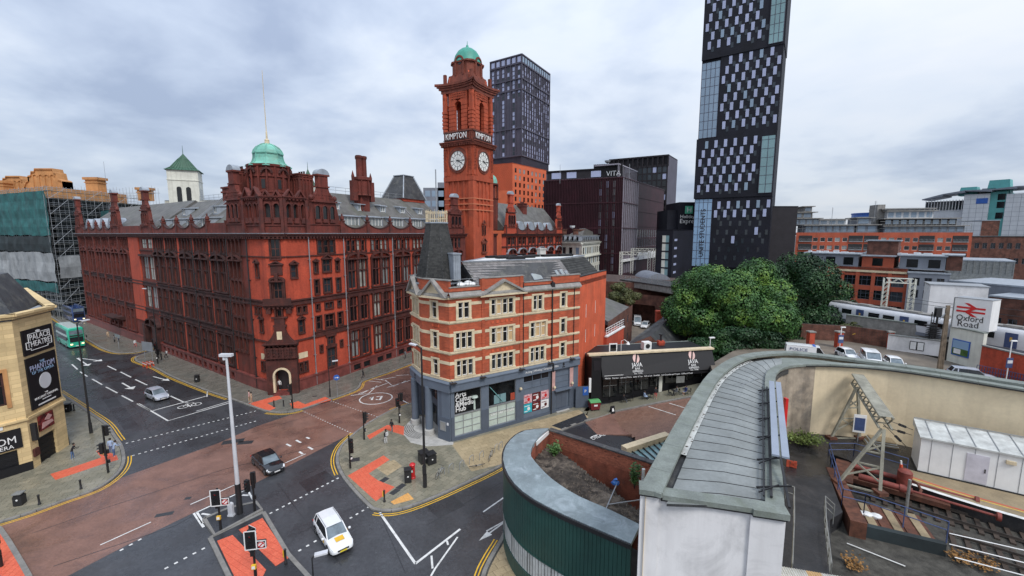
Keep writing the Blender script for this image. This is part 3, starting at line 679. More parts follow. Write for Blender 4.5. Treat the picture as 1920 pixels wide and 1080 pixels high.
FB.mb('string_course',band_mesh(-2.39,31.7,'terracotta'),'terracotta')
plinth(FB,-2.6,43,[(x+q,x+q+1.5,.35,1.35)for x in bx for q in(.4,2.6)]);cornice_part(FB,-2.39,32.4)
for x in bx:
 for q in(.4,2.6):
  gm_=MB()
  for i in range(6):gm_.box(x+q,x+q+1.5,-.2,-.1,.4+i*.16,.47+i*.16)
  gm_.box(x+q,x+q+1.5,0,.02,.35,1.35);FB.mb('basement_grille',gm_,'iron_black')
scallop(FB,[4.2,9.6,15.1,20.6,26.0,31.4])
# side pavilion next to the clock tower, s 32 .. 39
pops=[(33.6+i*1.35,34.6+i*1.35,20.6,23)for i in range(3)]+[(33.8,35.6,14.7,19.2),(36.0,37.8,14.7,19.2),(33.8,35.6,9,13.2),(36.0,37.8,9,13.2)]
FB.mb('brick_wall',wall(31.7,39.2,0,ZC-.1,pops,y=-.3),'brick_dark')
for a,b,c,d in pops:hwin(FB,(a+b)/2,c,b-a,d-c,out=.3,nv=1 if b-a<1.2 else 2)
mb=MB();seg_pediment(mb,33.6,38,19.6,.9,.7);cornice(mb,31.7,39.5,ZC,1.0,.8);mb.box(39.15,39.25,-.3,6,0,ZC);FB.mb('cornice',mb,'terracotta_red')
# rear range beyond the tower, s 52 .. 101
FBr_ops=[]
for i,x in enumerate((60.0,66.6,73.4,80.4,87.6,95.2)):FBr_ops+=[(x,x+2.2,20.9,23.0),(x+2.6,x+4.6,20.9,23.0),(x,x+2.2,13.0,18.0),(x+2.6,x+4.6,13.0,18.0)]
FB.mb('brick_wall',wall(57,101.2,0,ZC-.1,FBr_ops),'brick_orange')
for a,b,c,d in FBr_ops:hwin(FB,(a+b)/2,c,b-a,d-c,nv=2,trans=(.5,))
for x in(60.0,66.6,73.4,80.4,87.6,95.2):
 mb=MB();seg_pediment(mb,x-.3,x+4.9,18.2,1.4,.6)
 for q in(-.15,2.4,4.75):pilaster(mb,x+q,.35,12,23,.3)
 FB.mb('window_surround',mb,'terracotta')
mb=MB();cornice(mb,57,101.2,ZC,.7,.8);FB.mb('cornice',mb,'terracotta');mb=MB();mb.box(57,101.2,-.25,0,20.2,20.5);FB.mb('string_course',mb,'terracotta')
for x in(60.0,66.6,73.4,80.4,87.6,95.2):lm_=MB();lm_.xz(arc(x+2.3,18.25,2.75,0,180,10,1.6)[::1]+arc(x+2.3,18.2,2.7,180,0,10,1.45),-.75,-.05);FB.mb('lead_hood',lm_,'lead')
FB.mb('brick_wall',wall(49.5,57,0,ZC-.1,[(53.4,55.4,20.5,23),(53.4,55.4,15,18.4)],y=1.5),'brick_dark')
for z,h in((20.5,2.5),(15,3.4)):hwin(FB,54.4,z,2,h,out=-1.5)
mb=MB();cornice(mb,49.5,57,ZC,.5,.6);FB.mb('cornice',mb,'terracotta',out=-1.5)
scallop(FB,[66.2,73.0,80.0,87.2,94.6])
# ---- left-hand street front, x = -s
ax_=[-(s+5.4)for s in(0.9,7.15,13.35,19.95,26.0)]
ops=[]
for x in ax_:ops+=bay_openings(x,5.4)
far_x=[-(s+5.0)for s in(46.2,52.2,58.2,64.2,70.4,77.6)]
for x in far_x:ops+=bay_openings(x,5.0)
mid=[(-35,-32.4,14.7,19.3),(-38.3,-35.6,14.7,19.3),(-35,-32.4,8.8,13.2),(-38.3,-35.6,8.8,13.2),(-35,-32.4,21,22.9),(-38.3,-35.6,21,22.9),(-38.2,-34.4,0.1,4.6)]
padA=[(-4.0+i*1.25,-3.0+i*1.25,a,b)for i in range(3)for a,b in((21.0,23.0),(14.4,16.6),(8.2,10.7))]
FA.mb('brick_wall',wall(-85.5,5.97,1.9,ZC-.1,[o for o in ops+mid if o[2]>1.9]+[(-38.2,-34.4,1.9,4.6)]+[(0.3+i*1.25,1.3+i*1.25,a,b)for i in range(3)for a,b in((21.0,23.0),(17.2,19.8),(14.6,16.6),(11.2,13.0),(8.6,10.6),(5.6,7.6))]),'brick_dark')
for i in range(3):
 for a,b in((21.0,23.0),(17.2,19.8),(14.6,16.6),(11.2,13.0),(8.6,10.6),(5.6,7.6)):hwin(FA,.8+i*1.25,a,1.0,b-a,nv=1,trans=(.5,))
mb=MB()
for i in range(4):pilaster(mb,.17+i*1.25,.22,5.3,23.2,.25)
for z in(5.3,7.7,10.8,13.1,16.7,19.9,20.7,23.1):mb.box(0.1,4.0,-.2,.05,z,z+.35);carve(mb,.2,3.9,z+.05,z+.5,.2,0,.3,int(z))
seg_pediment(mb,0.0,4.1,20.0,.8,.5);FA.mb('window_surround',mb,'terracotta')
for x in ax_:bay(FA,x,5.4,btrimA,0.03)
for x in far_x:bay(FA,x,5.0,btrimA2,0.03)
for a,b,c,d in mid[:6]:hwin(FA,(a+b)/2,c,b-a,d-c,nv=2,trans=(.5,),curt=.9)
for s in(0.45,6.7,12.95,19.5,25.7,31.75):pb=MB();pb.box(-s-.33,-s+.33,-.12,0,2,ZC-.8);FA.mb('brick_pier',pb,'brick_orange')
pb=MB();pb.box(-45.6,-39.6,-.2,0,5.5,ZC-.8);FA.mb('brick_pier',pb,'brick_orange')
for s in(51.7,57.7,63.7,69.9,76.6,83):pb=MB();pilaster(pb,-s,.5,2,ZC-.7,.45);FA.mb('stone_pier',pb,'terracotta_red')
mb=band_mesh(-85.5,5.97);seg_pediment(mb,-39,-31.9,5.2,1.5,.8);mb.box(-39.6,-38.4,-1.0,0,0,5.2);mb.box(-34.2,-32.2,-1.0,0,0,5.2);cornice(mb,-62,-54,5.0,2.2,.8);mb.box(-39.4,-32,-.5,0,19.4,19.8)
FA.mb('string_course',mb,'terracotta_sooty')
plinth(FA,-85.5,-38.4);plinth(FA,-34.2,6.1,[(-s,-s+1.1,.4,1.4)for s in np.arange(2,32,2.07)]);cornice_part(FA,-85.5,5.97,'terracotta')
mb=MB();mb.box(-38.4,-34.2,.3,.4,0,4.6);mb.box(-60,-34,.02,.06,.2,1.6);FA.mb('doorway',mb,'iron_black')
scallop(FA,[-s for s in(31.5,25.6,19.3,13.0,6.8)],'brick_dark');scallop(FA,[-s for s in(80,74.0,68,62,56)],'brick_dark')
for q in((-56,-31.5,-.1,.25,ZC,25.6),(-6.8,5.97,-.1,.25,ZC,25.7)):FA.mb('parapet',MB().box(*q),'brick_dark')
# ---- canted corner, three planes
CF=[]
for(p,q)in((c0,c1),(c1,c2),(c2,c3)):
 CF.append((Fac(hotel,p,ang2(p,q)),math.dist(p,q)))
F1,L1=CF[0];F2,L2=CF[1];F3,L3=CF[2]
o1=[(1.9,2.6,17.6,19.6),(2.0,2.7,9.3,11.2),(1.0,1.45,12,13),(2.0,2.5,12,13),(1.6,2.1,3.2,4.6),(2.5,3.0,3.2,4.6)]
o2=[(.75,2.0,20.4,23.2),(.8,1.95,14.5,17.0),(1.0,1.8,8.3,9.8),(1.0,1.7,11.8,12.8),(.45,2.3,0.55,4.3)]
o3=[(.6,1.5,17.5,19.4),(1.2,1.8,12,13),(2.1,2.7,12,13),(1.3,2.1,9.0,11.0),(1.0,1.5,2.9,4.3),(1.8,2.3,2.9,4.3)]
for F_,L_,ops in((F1,L1,o1),(F2,L2,o2),(F3,L3,o3)):
 F_.mb('brick_wall',wall(0,L_,0.2,ZC-.1,ops),'brick_orange')
 for a,b,c,d in ops:
  if c<1:continue
  hwin(F_,(a+b)/2,c,b-a,d-c,nv=1 if b-a<1 else 2,trans=(.5,)if d-c>1.2 else())
 mb=band_mesh(0,L_,lo=False);mb.box(0,L_,-.2,0,7.8,8.05);F_.mb('string_course',mb,'terracotta')
 for a,b,c,d in ops:
  mb=MB();t=.16;mb.box(a-t,a,-.14,0.1,c-t,d+t);mb.box(b,b+t,-.14,.1,c-t,d+t);mb.box(a,b,-.14,.1,d,d+t)
  if c>1:mb.box(a-t,b+t,-.2,.1,c-t-.05,c)
  if d-c>1.7 and c>2:tri_pediment(mb,a-.3,b+.3,d+.2,.5)
  F_.mb('window_surround',mb,'terracotta')
 mb=MB();mb.box(0,L_,-.3,-0.01,0,1.75)if F_ is not F2 else(mb.box(0,.3,-.3,-.01,0,1.75),mb.box(L_-.3,L_,-.3,-.01,0,1.75));mb.box(0,L_ if F_ is not F2 else .3,-.4,-.0,1.75,2.0);F_.mb('plinth',mb,'granite_red')
 cornice_part(F_,0,L_,'terracotta',ends=.12)
# entrance composition on the middle plane
mb=MB()
a0_,b0_=-0.75,L2+0.75
for i in range(10):
 A1=arc(L2/2,3.0,1.25,0,180,10);A2=arc(L2/2,3.0,.98,0,180,10);mb.xz([A1[i],A1[i+1],A2[i+1],A2[i]],-.95,-.5,1)
mb.box(L2/2-1.25,L2/2-.98,-.95,-.5,.5,3.0,1);mb.box(L2/2+.98,L2/2+1.25,-.95,-.5,.5,3.0,1)
mb.box(a0_,L2/2-1.25,-.8,0,0,5.4);mb.box(L2/2+1.25,b0_,-.8,0,0,5.4);mb.box(L2/2-1.25,L2/2+1.25,-.8,0,4.25,5.4)
for sgn in(-1,1):
 mb.xz([(L2/2+sgn*1.25,4.25)]+[(L2/2+sgn*1.25*math.cos(t),3.0+1.25*math.sin(t))for t in np.linspace(0,PI/2,8)],-.8,-.1)
cornice(mb,a0_-.1,b0_+.1,5.8,1.15,.5);mb.box(a0_,b0_,-.9,0,5.8,7.3);carve_m=MB();carve(carve_m,a0_,b0_,5.9,7.2,.25,0,.35,9)
for i in range(6):pilaster(mb,a0_+.2+i*(b0_-a0_-.4)/5,.22,5.8,7.3,1.05)
cornice(mb,a0_-.2,b0_+.2,7.9,1.2,.5)
n=8
for i in range(n):
 t0,t1=i/n,(i+1)/n;f=lambda t:(1.0-t)**2.2*1.3
 mb.xz([(L2/2-.75-f(t0),7.9+2.4*t0),(L2/2+.75+f(t0),7.9+2.4*t0),(L2/2+.75+f(t1),7.9+2.4*t1),(L2/2-.75-f(t1),7.9+2.4*t1)],-.8+.4*t0,0)
mb.box(L2/2-.9,L2/2+.9,-.45,0,10.3,10.6);mb.box(L2/2-.7,L2/2+.7,-.4,0,10.6,11.6);mb.box(L2/2-1.1,L2/2+1.1,-.5,0,11.6,11.8);mb.box(L2/2-.55,L2/2-.4,-.5,0,11.8,13)
mb.box(L2/2+.4,L2/2+.55,-.5,0,11.8,13);mb.box(-.3,.35,-.5,0,12.3,13.2);mb.box(L2-.35,L2+.3,-.5,0,12.3,13.2);cornice(mb,-.6,L2+.6,13.7,.9,.7);mb.box(-.5,L2+.5,-.8,-.6,13.7,14.6)
seg_pediment(mb,.3,L2-.3,17.2,.6,.5);mb.box(.35,.6,-.35,0,14.2,17.1);mb.box(L2-.6,L2-.35,-.35,0,14.2,17.1);tri_pediment(mb,.4,L2-.4,19.6,.5);mb.box(.6,L2-.6,-.15,0,18,19.5)
F2.mb('entrance_porch',mb,['terracotta','stone_buff'])
F2.mb('carving',carve_m,'terracotta_sooty',out=.9)
mb=MB();mb.box(L2/2-.35,L2/2+.35,-.02,0,8.5,9.7);F2.mb('window_blind',mb,'stone_buff',out=.75)
mb=MB();mb.box(.3,L2-.3,.4,.5,.4,4.3);F2.mb('doorway',mb,'iron_black')
mb=MB();mb.box(.1,L2-.1,-1.3,0,0,.18);mb.box(.2,L2-.2,-1.0,0,.18,.35);mb.box(.3,L2-.3,-.7,0.4,.35,.52);F2.mb('entrance_steps',mb,'granite_red')
for F_,x in((F1,2.3),(F3,1.7)):
 mb=MB();mb.box(x-.75,x+.75,-.05,0,5.0,5.9);F_.mb('name_plaque',mb,'stone_buff')
for F_,x in((F1,.25),(F3,L3-.05),(FB,4.05),(FB,15.25),(FA,5.8-5.97),(FA,-12.95)):
 mb=MB();mb.tube((x,-.28,.2),(x,-.28,ZC-.5),.085,n=6)
 for z in range(2,23,3):mb.box(x-.14,x+.14,-.38,-.05,z,z+.12)
 F_.mb('drainpipe',mb,'metal_grey'if F_ is not F1 and F_ is not FA else 'iron_black')
# ---- corner turret above the cornice
mb=MB()
def ring_front(z0,z1,ops_fn,y=0.0):
 for F_,L_ in CF:F_.mb('turret_wall',wall(0,L_,z0,z1,ops_fn(L_),y=y,depth=.5),'brick_dark')
def aops(L_):
 if L_>4:return[(.5,1.1,26.3,28.3),(1.4,2.0,26.3,28.3),(2.7,3.3,26.3,28.3),(3.6,4.1,26.3,28.3)]
 if L_<3:return[(.4,1.1,26.3,28.3),(1.6,2.3,26.3,28.3)]
 return[(.5,1.15,26.3,28.3),(1.6,2.25,26.3,28.3),(2.8,3.2,26.3,28.3)]
ring_front(ZC,29.0,aops)
for F_,L_ in CF:
 mb=MB()
 for a,b,c,d in aops(L_):
  w=b-a
  for i in range(6):
   A1=arc((a+b)/2,d-w/2,w/2+.22,0,180,6);A2=arc((a+b)/2,d-w/2,w/2,0,180,6);mb.xz([A1[i],A1[i+1],A2[i+1],A2[i]],-.15,0)
  for sgn in(-1,1):mb.xz([((a+b)/2+sgn*w/2,d)]+[((a+b)/2+sgn*w/2*math.cos(t),d-w/2+w/2*math.sin(t))for t in np.linspace(0,PI/2,6)],0.02,.3)
  mb.box(a-.2,a-.04,-.12,0,c-.3,d-w/2);mb.box(b+.04,b+.2,-.12,0,c-.3,d-w/2)
  mb.xz([(a-.1,c-.8),(b+.1,c-.8),(b,c),(a,c)],-.25,0)
 mb.box(0,L_,-.12,0,25.1,25.3);cornice(mb,0,L_,29.3,.5,.5,ends=.12)
 npd=2 if L_<3 else 2
 for i in range(npd):
  x0=L_*i/npd;tri_pediment(mb,x0+.05,x0+L_/npd-.05,29.35,L_/npd*.6,.4);mb.xz([(x0+.1,29.3),(x0+L_/npd-.1,29.3),(x0+L_/npd/2,29.35+L_/npd*.55)],-.02,.3)
 F_.mb('turret_trim',mb,'terracotta_red')
 g=MB()
 for a,b,c,d in aops(L_):g.box(a,b,.4,.45,c,d)
 F_.mb('louvre',g,'iron_black')
 for x in(0.08,L_-.08):
  mb=MB();mb.box(x-.2,x+.2,-.35,0,ZC,29.3);F_.mb('turret_pier',mb,'terracotta_red')
def hput(name,mb,mats,loc,smooth=False,rz=0):
 return part(name,mb,mats,hotel,(loc[0]-hotel.location[0],loc[1]-hotel.location[1],loc[2]),rz,smooth)
DC=(-38.6,69.6)
mb=MB();mb.lathe([(3.6,28),(3.6,30.2),(3.7,30.3),(3.7,30.5),(3.3,30.6),(3.3,32.6),(3.5,32.7),(3.5,33.0),(3.35,33.1),(3.35,34.1),(3.6,34.3),(3.65,34.6),(3.3,34.65)],16,ph=.5)
for i in range(16):
 a=2*PI*(i+.0)/16;mb.bar((3.5*math.cos(a),3.5*math.sin(a),29),(3.5*math.cos(a),3.5*math.sin(a),34.2),.26)
mb.v=[(a*.87,b*.87,c)for a,b,c in mb.v];hput('drum',mb,'brick_dark',(*DC,0))
mb=MB()
for i in range(16):
 a=2*PI*(i+.5)/16;c,s=math.cos(a),math.sin(a);r=3.32;t=(-s,c)
 if i%2==0:mb.add([(c*r+t[0]*q*.3,s*r+t[1]*q*.3,z)for q,z in((-1,30.9),(1,30.9),(1,32.3),(-1,32.3))],[(0,1,2,3)])
mb.v=[(a*.875,b*.875,c)for a,b,c in mb.v];hput('drum_window',mb,'iron_black',(*DC,0))
mb=MB()
for i in range(8):
 a=2*PI*(i+.5)/8;c,s=math.cos(a),math.sin(a);t=(-s,c);r=3.6
 A1=[(x,z)for x,z in arc(0,33.2,.85,0,180,6,.75)]
 for p,q in zip(A1,A1[1:]):mb.bar((c*r+t[0]*p[0],s*r+t[1]*p[0],p[1]),(c*r+t[0]*q[0],s*r+t[1]*q[0],q[1]),.28)
mb.v=[(a*.87,b*.87,c)for a,b,c in mb.v];hput('drum_arch',mb,'terracotta',(*DC,0))
prof=[(3.25,34.45),(3.1,34.52),(2.65,34.75),(2.3,35.1),(2.1,35.7),(2.05,36.35),(2.15,36.45),(1.98,36.95),(1.6,37.45),(1.05,37.8),(.5,38.0),(.12,38.05)]
mb=MB();mb.lathe(prof,8,ph=.5);o=hput('dome',mb,'copper',(*DC,0))
rb=MB()
for i in range(8):
 a=2*PI*(i+.5)/8;rb.path([(r*math.cos(a)*1.01,r*math.sin(a)*1.01,z+.03)for r,z in prof],.08,5)
rb.lathe([(3.3,34.35),(3.3,34.48),(3.1,34.53)],8,ph=.5);rb.lathe([(2.19,36.35),(2.21,36.5),(2.05,36.52)],8,ph=.5);link('dome_rib',rb.mesh('dome_rib','copper'),o)
mb=MB();mb.lathe([(.45,37.9),(.34,38.4),(.36,38.6),(.15,38.8),(.12,39.8),(.07,40),(.035,49)],8);o=hput('flagpole',mb,'stone_buff',(*DC,0))
# chimney banks beside the drum
def chimney(loc,w,d,z0,z1,ang,m='brick_dark',flutes=True,pots=0):
 mb=MB();mb.box(-w/2,w/2,-d/2,d/2,z0,z1)
 if flutes:
  n=max(2,int(w/.5))
  for i in range(n+1):
   x=-w/2+w*i/n
   for sy in(-1,1):mb.box(x-.09,x+.09,min(sy*d/2,sy*(d/2+.14)),max(sy*d/2,sy*(d/2+.14)),z0,z1-.5)
  n=max(2,int(d/.5))
  for i in range(n+1):
   y=-d/2+d*i/n
   for s_ in(-1,1):mb.box(min(s_*w/2,s_*(w/2+.14)),max(s_*w/2,s_*(w/2+.14)),y-.09,y+.09,z0,z1-.5)
 for k,(e_,za,zb)in enumerate(((.12,z1-.9,z1-.6),(.2,z1-.5,z1-.2),(.32,z1-.2,z1))):mb.box(-w/2-e_,w/2+e_,-d/2-e_,d/2+e_,za,zb)
 o=hput('chimney',mb,m,(loc[0],loc[1],0),rz=R(ang))
 if pots or flutes:
  n=pots or max(1,int(w/.55))
  for i in range(n):
   x=-w/2+w*(i+.5)/n;mp=MB();mp.lathe([(.17,z1),(.14,z1+.1),(.13,z1+.32),(.18,z1+.38),(.18,z1+.44)],7,(x,0));link('chimney_pot',mp.mesh('chimney_pot','terracotta_sooty'),o)
 return o
chimney((-44.5,71.3),3.0,1.6,29,34.3,-33);chimney((-34.4,71.6),1.7,2.4,28.5,33.6,-28)
# ---- gables
def gable(fac,x0,x1,zt,m='brick_dark',scale=1.0,win=3,cap='lead'):
 c=(x0+x1)/2;hw=(x1-x0)/2;mb=MB();k=(zt-ZC)/9.6
 zz=lambda z:ZC+z*k
 L=[(hw,0.07),(hw,1.5),(hw*.9,1.9),(hw*.78,3.4),(hw*.70,4.7),(hw*.66,5.0)]
 pts=[(c+a,zz(z))for a,z in L]+[(c-a,zz(z))for a,z in L[::-1]]
 y0,y1=-.12,.5
 ops=[]
 mb.xz(pts,y0,y1)
 L2_=[(hw*.60,5.1),(hw*.55,5.7),(hw*.36,6.4),(hw*.28,7.2)]
 mb.xz([(c+a,zz(z))for a,z in L2_]+[(c-a,zz(z))for a,z in L2_[::-1]],y0,y1)
 mb.box(c-hw*.27,c+hw*.27,y0-.05,y1+.2,zz(7.2),zz(9.1));mb.box(c-hw*.33,c+hw*.33,y0-.15,y1+.3,zz(7.15),zz(7.35));mb.box(c-hw*.36,c+hw*.36,y0-.18,y1+.33,zz(8.9),zz(9.15))
 fac.mb('gable',mb,m)
 tr=MB();tr.box(c-hw*.72,c+hw*.72,y0-.3,y1,zz(4.85),zz(5.1));tr.box(c-hw-.1,c+hw+.1,y0-.12,y1,zz(1.35),zz(1.5));carve(tr,c-hw*.6,c+hw*.6,zz(5.3),zz(6.2),.3,0,.35,3)
 ww=hw*.26;n=win
 for i in range(n):
  xc=c+(i-(n-1)/2)*hw*.42
  A1=arc(xc,zz(3.9),ww/2+.15,0,180,6);A2=arc(xc,zz(3.9),ww/2,0,180,6)
  for q in range(6):tr.xz([A1[q],A1[q+1],A2[q+1],A2[q]],y0-.2,y0)
  for sg in(-1,1):tr.box(xc+sg*(ww/2+.08)-.07,xc+sg*(ww/2+.08)+.07,y0-.2,y0,zz(2.2),zz(3.9))
  tr.xz([(xc-ww/2-.1,zz(1.7)),(xc+ww/2+.1,zz(1.7)),(xc+ww/2,zz(2.25)),(xc-ww/2,zz(2.25))],y0-.28,y0)
 for sg in(-1,1):
  tr.lathe([(.05,zz(5.1)),(.32,zz(5.3)),(.36,zz(5.6)),(.2,zz(5.85)),(.03,zz(6.0))],8,(c+sg*hw*.68,.1))
  tr.box(c+sg*hw*.93-.18,c+sg*hw*.93+.18,y0-.2,y1,zz(0),zz(2.0))
 fac.mb('gable_trim',tr,'terracotta_red')
 g=MB()
 for i in range(n):
  xc=c+(i-(n-1)/2)*hw*.42;pts=[(xc-ww/2,zz(2.25)),(xc+ww/2,zz(2.25))]+arc(xc,zz(3.9),ww/2,0,180,6)
  g.xz(pts,y0-.03,y0-.004)
 fac.mb('gable_window',g,'glass_dark')
 h=MB();r=hw*.36
 h.xz([(c+r*math.cos(R(a)),zz(9.15)+r*.75*math.sin(R(a)))for a in range(0,181,20)],y0-.15,y1+.3);fac.mb('gable_cap',h,cap)
gable(FB,-2.35,4.0,33.6);gable(FA,-.2,5.9,33.9,'brick_dark');gable(FA,-37,-31.8,32.9);gable(FA,-56,-50.5,33.4);gable(FA,-85.4,-80.2,33.3);gable(FB,32.6,39.0,32.6)
gable(FB,59.2,66.0,35.5,'brick_orange');gable(FB,95,101.2,34.3,'brick_orange')
# ---- roofs
def slope_roof(fac,x0,x1,ze,zr,yi,m='slate_light',y0=.4,hip0=0,hip1=0,name='roof'):
 mb=MB();mb.add([(x0,y0,ze),(x1,y0,ze),(x1-hip1,yi,zr),(x0+hip0,yi,zr),(x1,2*yi,ze),(x0,2*yi,ze)],[(0,1,2,3),(4,5,3,2),(1,4,2),(5,0,3)]);fac.mb(name,mb,m)
slope_roof(FB,2,34,25.0,31.3,7.5,hip0=0);slope_roof(FB,60,101,25,33.2,7.5);slope_roof(FA,-31,-4,24.9,30.6,8,hip1=2);slope_roof(FA,-84,-32,24.9,31.0,8)
mb=MB();mb.add([(0,.6,24.2),(6,.6,24.2),(4.8,6,29.6),(1.2,6,29.6),(0,14,24.2),(6,14,24.2),(1.2,13,29.6),(4.8,13,29.6)],[(0,1,2,3),(0,3,6,4),(1,5,7,2),(3,2,7,6),(4,6,7,5)])
for F_,x in((FB,-2.3),(FA,-.1)):F_.mb('roof',mb,'slate',x=x)
mb=MB();mb.prism([(-36.5,72),(-25,92),(-14,110),(-45,160),(-105,124),(-70,96)],4,24.6);part('rear_block',mb,'brick_dark',hotel,world=True)
mb=MB()
for x in np.arange(5,33.5,2.2):mb.tube((x,7.5,31.3),(x,7.5,32.4),.03,n=4)
for z in(31.85,32.4):mb.tube((5,7.5,z),(33,7.5,z),.03,n=4)
FB.mb('roof_railing',mb,'metal_grey')
mb=MB()
for x in np.arange(-30,-3,2.2):mb.tube((x,8,30.6),(x,8,31.7),.03,n=4)
for z in(31.15,31.7):mb.tube((-30,8,z),(-4,8,z),.03,n=4)
FA.mb('roof_railing',mb,'metal_grey')
def dormer(fac,x,z,w,h,y,depth=2.5,fm='paint_grey',n=2):
 mb=MB();mb.box(x-w/2,x-w/2+.15,y,y+depth,z,z+h);mb.box(x+w/2-.15,x+w/2,y,y+depth,z,z+h);mb.box(x-w/2+.15,x+w/2-.15,y+.1,y+depth,z,z+.25)
 mb.add([(x-w/2-.2,y-.25,z+h),(x+w/2+.2,y-.25,z+h),(x+w/2+.2,y+depth+.6,z+h+.35),(x-w/2-.2,y+depth+.6,z+h+.35),(x-w/2-.2,y-.25,z+h-.12),(x+w/2+.2,y-.25,z+h-.12),(x+w/2+.2,y+depth+.6,z+h),(x-w/2-.2,y+depth+.6,z+h)],[(0,1,2,3),(4,5,1,0),(5,6,2,1),(7,4,0,3),(7,6,5,4)])
 mb2=mb;o=fac.mb('dormer',mb2,'lead')
 a,b=win_mesh(w-.3,h-.35,n,(),.08,fm='frame_white',gm='glass_pale')
 c_=link('window',a,o,(x,y-.02,z+.25));link('pane',b,c_)
for i,x in enumerate((6.9,12.3,17.8,23.3,28.7)):dormer(FB,x,25.1,3.4,1.9,0.8,n=4);dormer(FB,x-.5,28.0,1.5,1.4,3.9,1.6)
for x in(-9.9,-16.1,-22.4,-28.5):dormer(FA,x,25.0,3.2,1.7,.9,n=3)
for x in(-12.5,-26.0):dormer(FA,x,27.4,1.6,1.5,3.6,1.6)
# lead-covered curved dormer backs seen in the dips of the far parapets
for fac,xs in((FB,(69.6,76.5,83.6,90.9)),(FA,(-59,-65,-71,-77))):
 for x in xs:
  mb=MB();mb.xz(arc(x,24.3,2.5,180,0,12,3.4),.5,3.2);fac.mb('lead_dormer',mb,'lead')
# roof ladders
for fac,xs in((FB,(24.2,25.0)),(FA,(-13.6,-14.4)),(FA,(-16.5,-17.3))):
 mb=MB()
 for x in xs:mb.bar((x,.9,25.4),(x,7.5,31.2),.12)
 for t in np.linspace(0,1,10):mb.bar((xs[0],.9+6.6*t,25.4+5.8*t),(xs[1],.9+6.6*t,25.4+5.8*t),.06)
 fac.mb('roof_ladder',mb,'metal_grey')
# tall stack on the right-hand roof
x_,y_=13.0,4.6
mb=MB();mb.box(x_-1.0,x_+1.0,y_-.7,y_+1.2,26,31);mb.lathe([(1.7,31),(1.55,31.3),(1.5,33.6),(1.75,33.8),(1.75,34.3),(1.3,34.4)],8,(x_,y_),ph=.5)
for sg in(-1,1):mb.box(x_+sg*2.0-.5,x_+sg*2.0+.5,y_-.5,y_+.5,30,33.6);mb.lathe([(.25,33.6),(.3,34.4),(.02,35.4)],6,(x_+sg*2.1,y_))
for i in range(8):
 a=2*PI*i/8;mb.bar((x_+1.58*math.cos(a),y_+1.58*math.sin(a),31.2),(x_+1.58*math.cos(a),y_+1.58*math.sin(a),33.7),.16)
for dx,dy in((-.55,0),(.55,0),(0,.7)):mb.lathe([(.52,34.3),(.5,37.6),(.62,37.8),(.62,38.2),(.5,38.25)],8,(x_+dx,y_+dy))
FB.mb('chimney',mb,'brick_dark')
mb=MB();mb.box(-1.3,1.3,-1.1,1.1,25,32.5)
for z in(31.5,32.3):mb.box(-1.5,1.5,-1.3,1.3,z,z+.3)
for i in range(5):mb.lathe([(.2,32.6),(.2,33.1)],6,(-1.0+i*.5,0))
FA.mb('chimney',mb,'brick_dark',x=-14.5,out=-7.5)
FB.mb('chimney',mb,'brick_dark',x=81,out=-6,z=1.2)
# louvred slate cap on the ridge and small lantern turret by the tower
mb=MB();mb.prism([(26.5,7),(33.5,7),(33.5,13),(26.5,13)],31.0,31.6);FB.mb('roof_base',mb,'brick_orange')
mb=MB();b=[(26.2,6.7),(33.8,6.7),(33.8,13.3),(26.2,13.3)];t=[(28.6,8.6),(31.6,8.6),(31.6,11.4),(28.6,11.4)];mb.prism(b,31.6,36.8,top=t);FB.mb('roof',mb,'slate')
mb=MB()
for p,q in zip(b,t):mb.bar((*p,31.65),(*q,36.85),.22)
mb.prism([(28.4,8.4),(31.8,8.4),(31.8,11.6),(28.4,11.6)],36.8,36.95);FB.mb('ridge_flashing',mb,'lead')
mb=MB();mb.lathe([(2.2,25),(2.2,33.5),(2.5,33.7),(2.0,33.8)],8,(59.5,5));mb.lathe([(1.5,33.5),(1.5,37.2),(2.3,37.4),(2.4,37.8),(1.9,37.9)],8,(59.5,5))
for i in range(4):
 a=PI/4+i*PI/2;mb.lathe([(.3,33.7),(.3,37.4)],6,(59.5+2.0*math.cos(a),5+2.0*math.sin(a)))
FB.mb('lantern_turret',mb,'brick_dark')
mb=MB();mb.lathe([(2.0,37.8),(1.95,38.6),(1.6,39.6),(1.0,40.2),(.2,40.5),(.03,41)],12,(59.5,5));FB.mb('dome',mb,'copper',smooth=True)
# ------------------------------------------------------------------ clock tower
TA=-30.5;tx,ty=dirv(TA),dirv(TA+90);TH=4.75
cor=(-9.4,105.2);TC=(cor[0]-tx[0]*TH+ty[0]*TH,cor[1]-tx[1]*TH+ty[1]*TH)
tower=thing('clock_tower','tall red brick and terracotta clock tower with green dome and white clock dials','clock tower',(TC[0],TC[1],0))
class Face:
 def __init__(s,k):s.k=k;s.a=R(TA+90*k)
 def put(s,name,data):return link(name,data,tower,(0,0,0),s.a)
FACES=[Face(0),Face(1),Face(3),Face(2)]
def t4(name,mb,mats,faces=FACES,smooth=False):
 me=mb.mesh(name,mats,smooth)
 return[f.put(name,me)for f in faces]
b=MB();b.box(-TH+.3,TH-.3,-TH+.3,TH-.3,0,46);part('shaft',b,'brick_tower',tower,rz=R(TA))
f=MB()
f.box(-TH,-TH+1.5,-TH,-TH+.4,0,38.5);f.box(TH-1.5,TH-.001,-TH,-TH+.4,0,38.5)
for x in(-1.75,0,1.75):f.box(x-.28,x+.28,-TH+.06,-TH+.4,10,38)
f.box(-TH+1.5,TH-1.5,-TH+.06,-TH+.4,0,26);f.box(-TH,TH,-TH-.12,-TH+.4,37.5,38.6)
f.box(-TH,TH-.002,-TH,-TH+.4,38.6,46.0)
t4('shaft_face',f,'brick_tower')
f=MB()
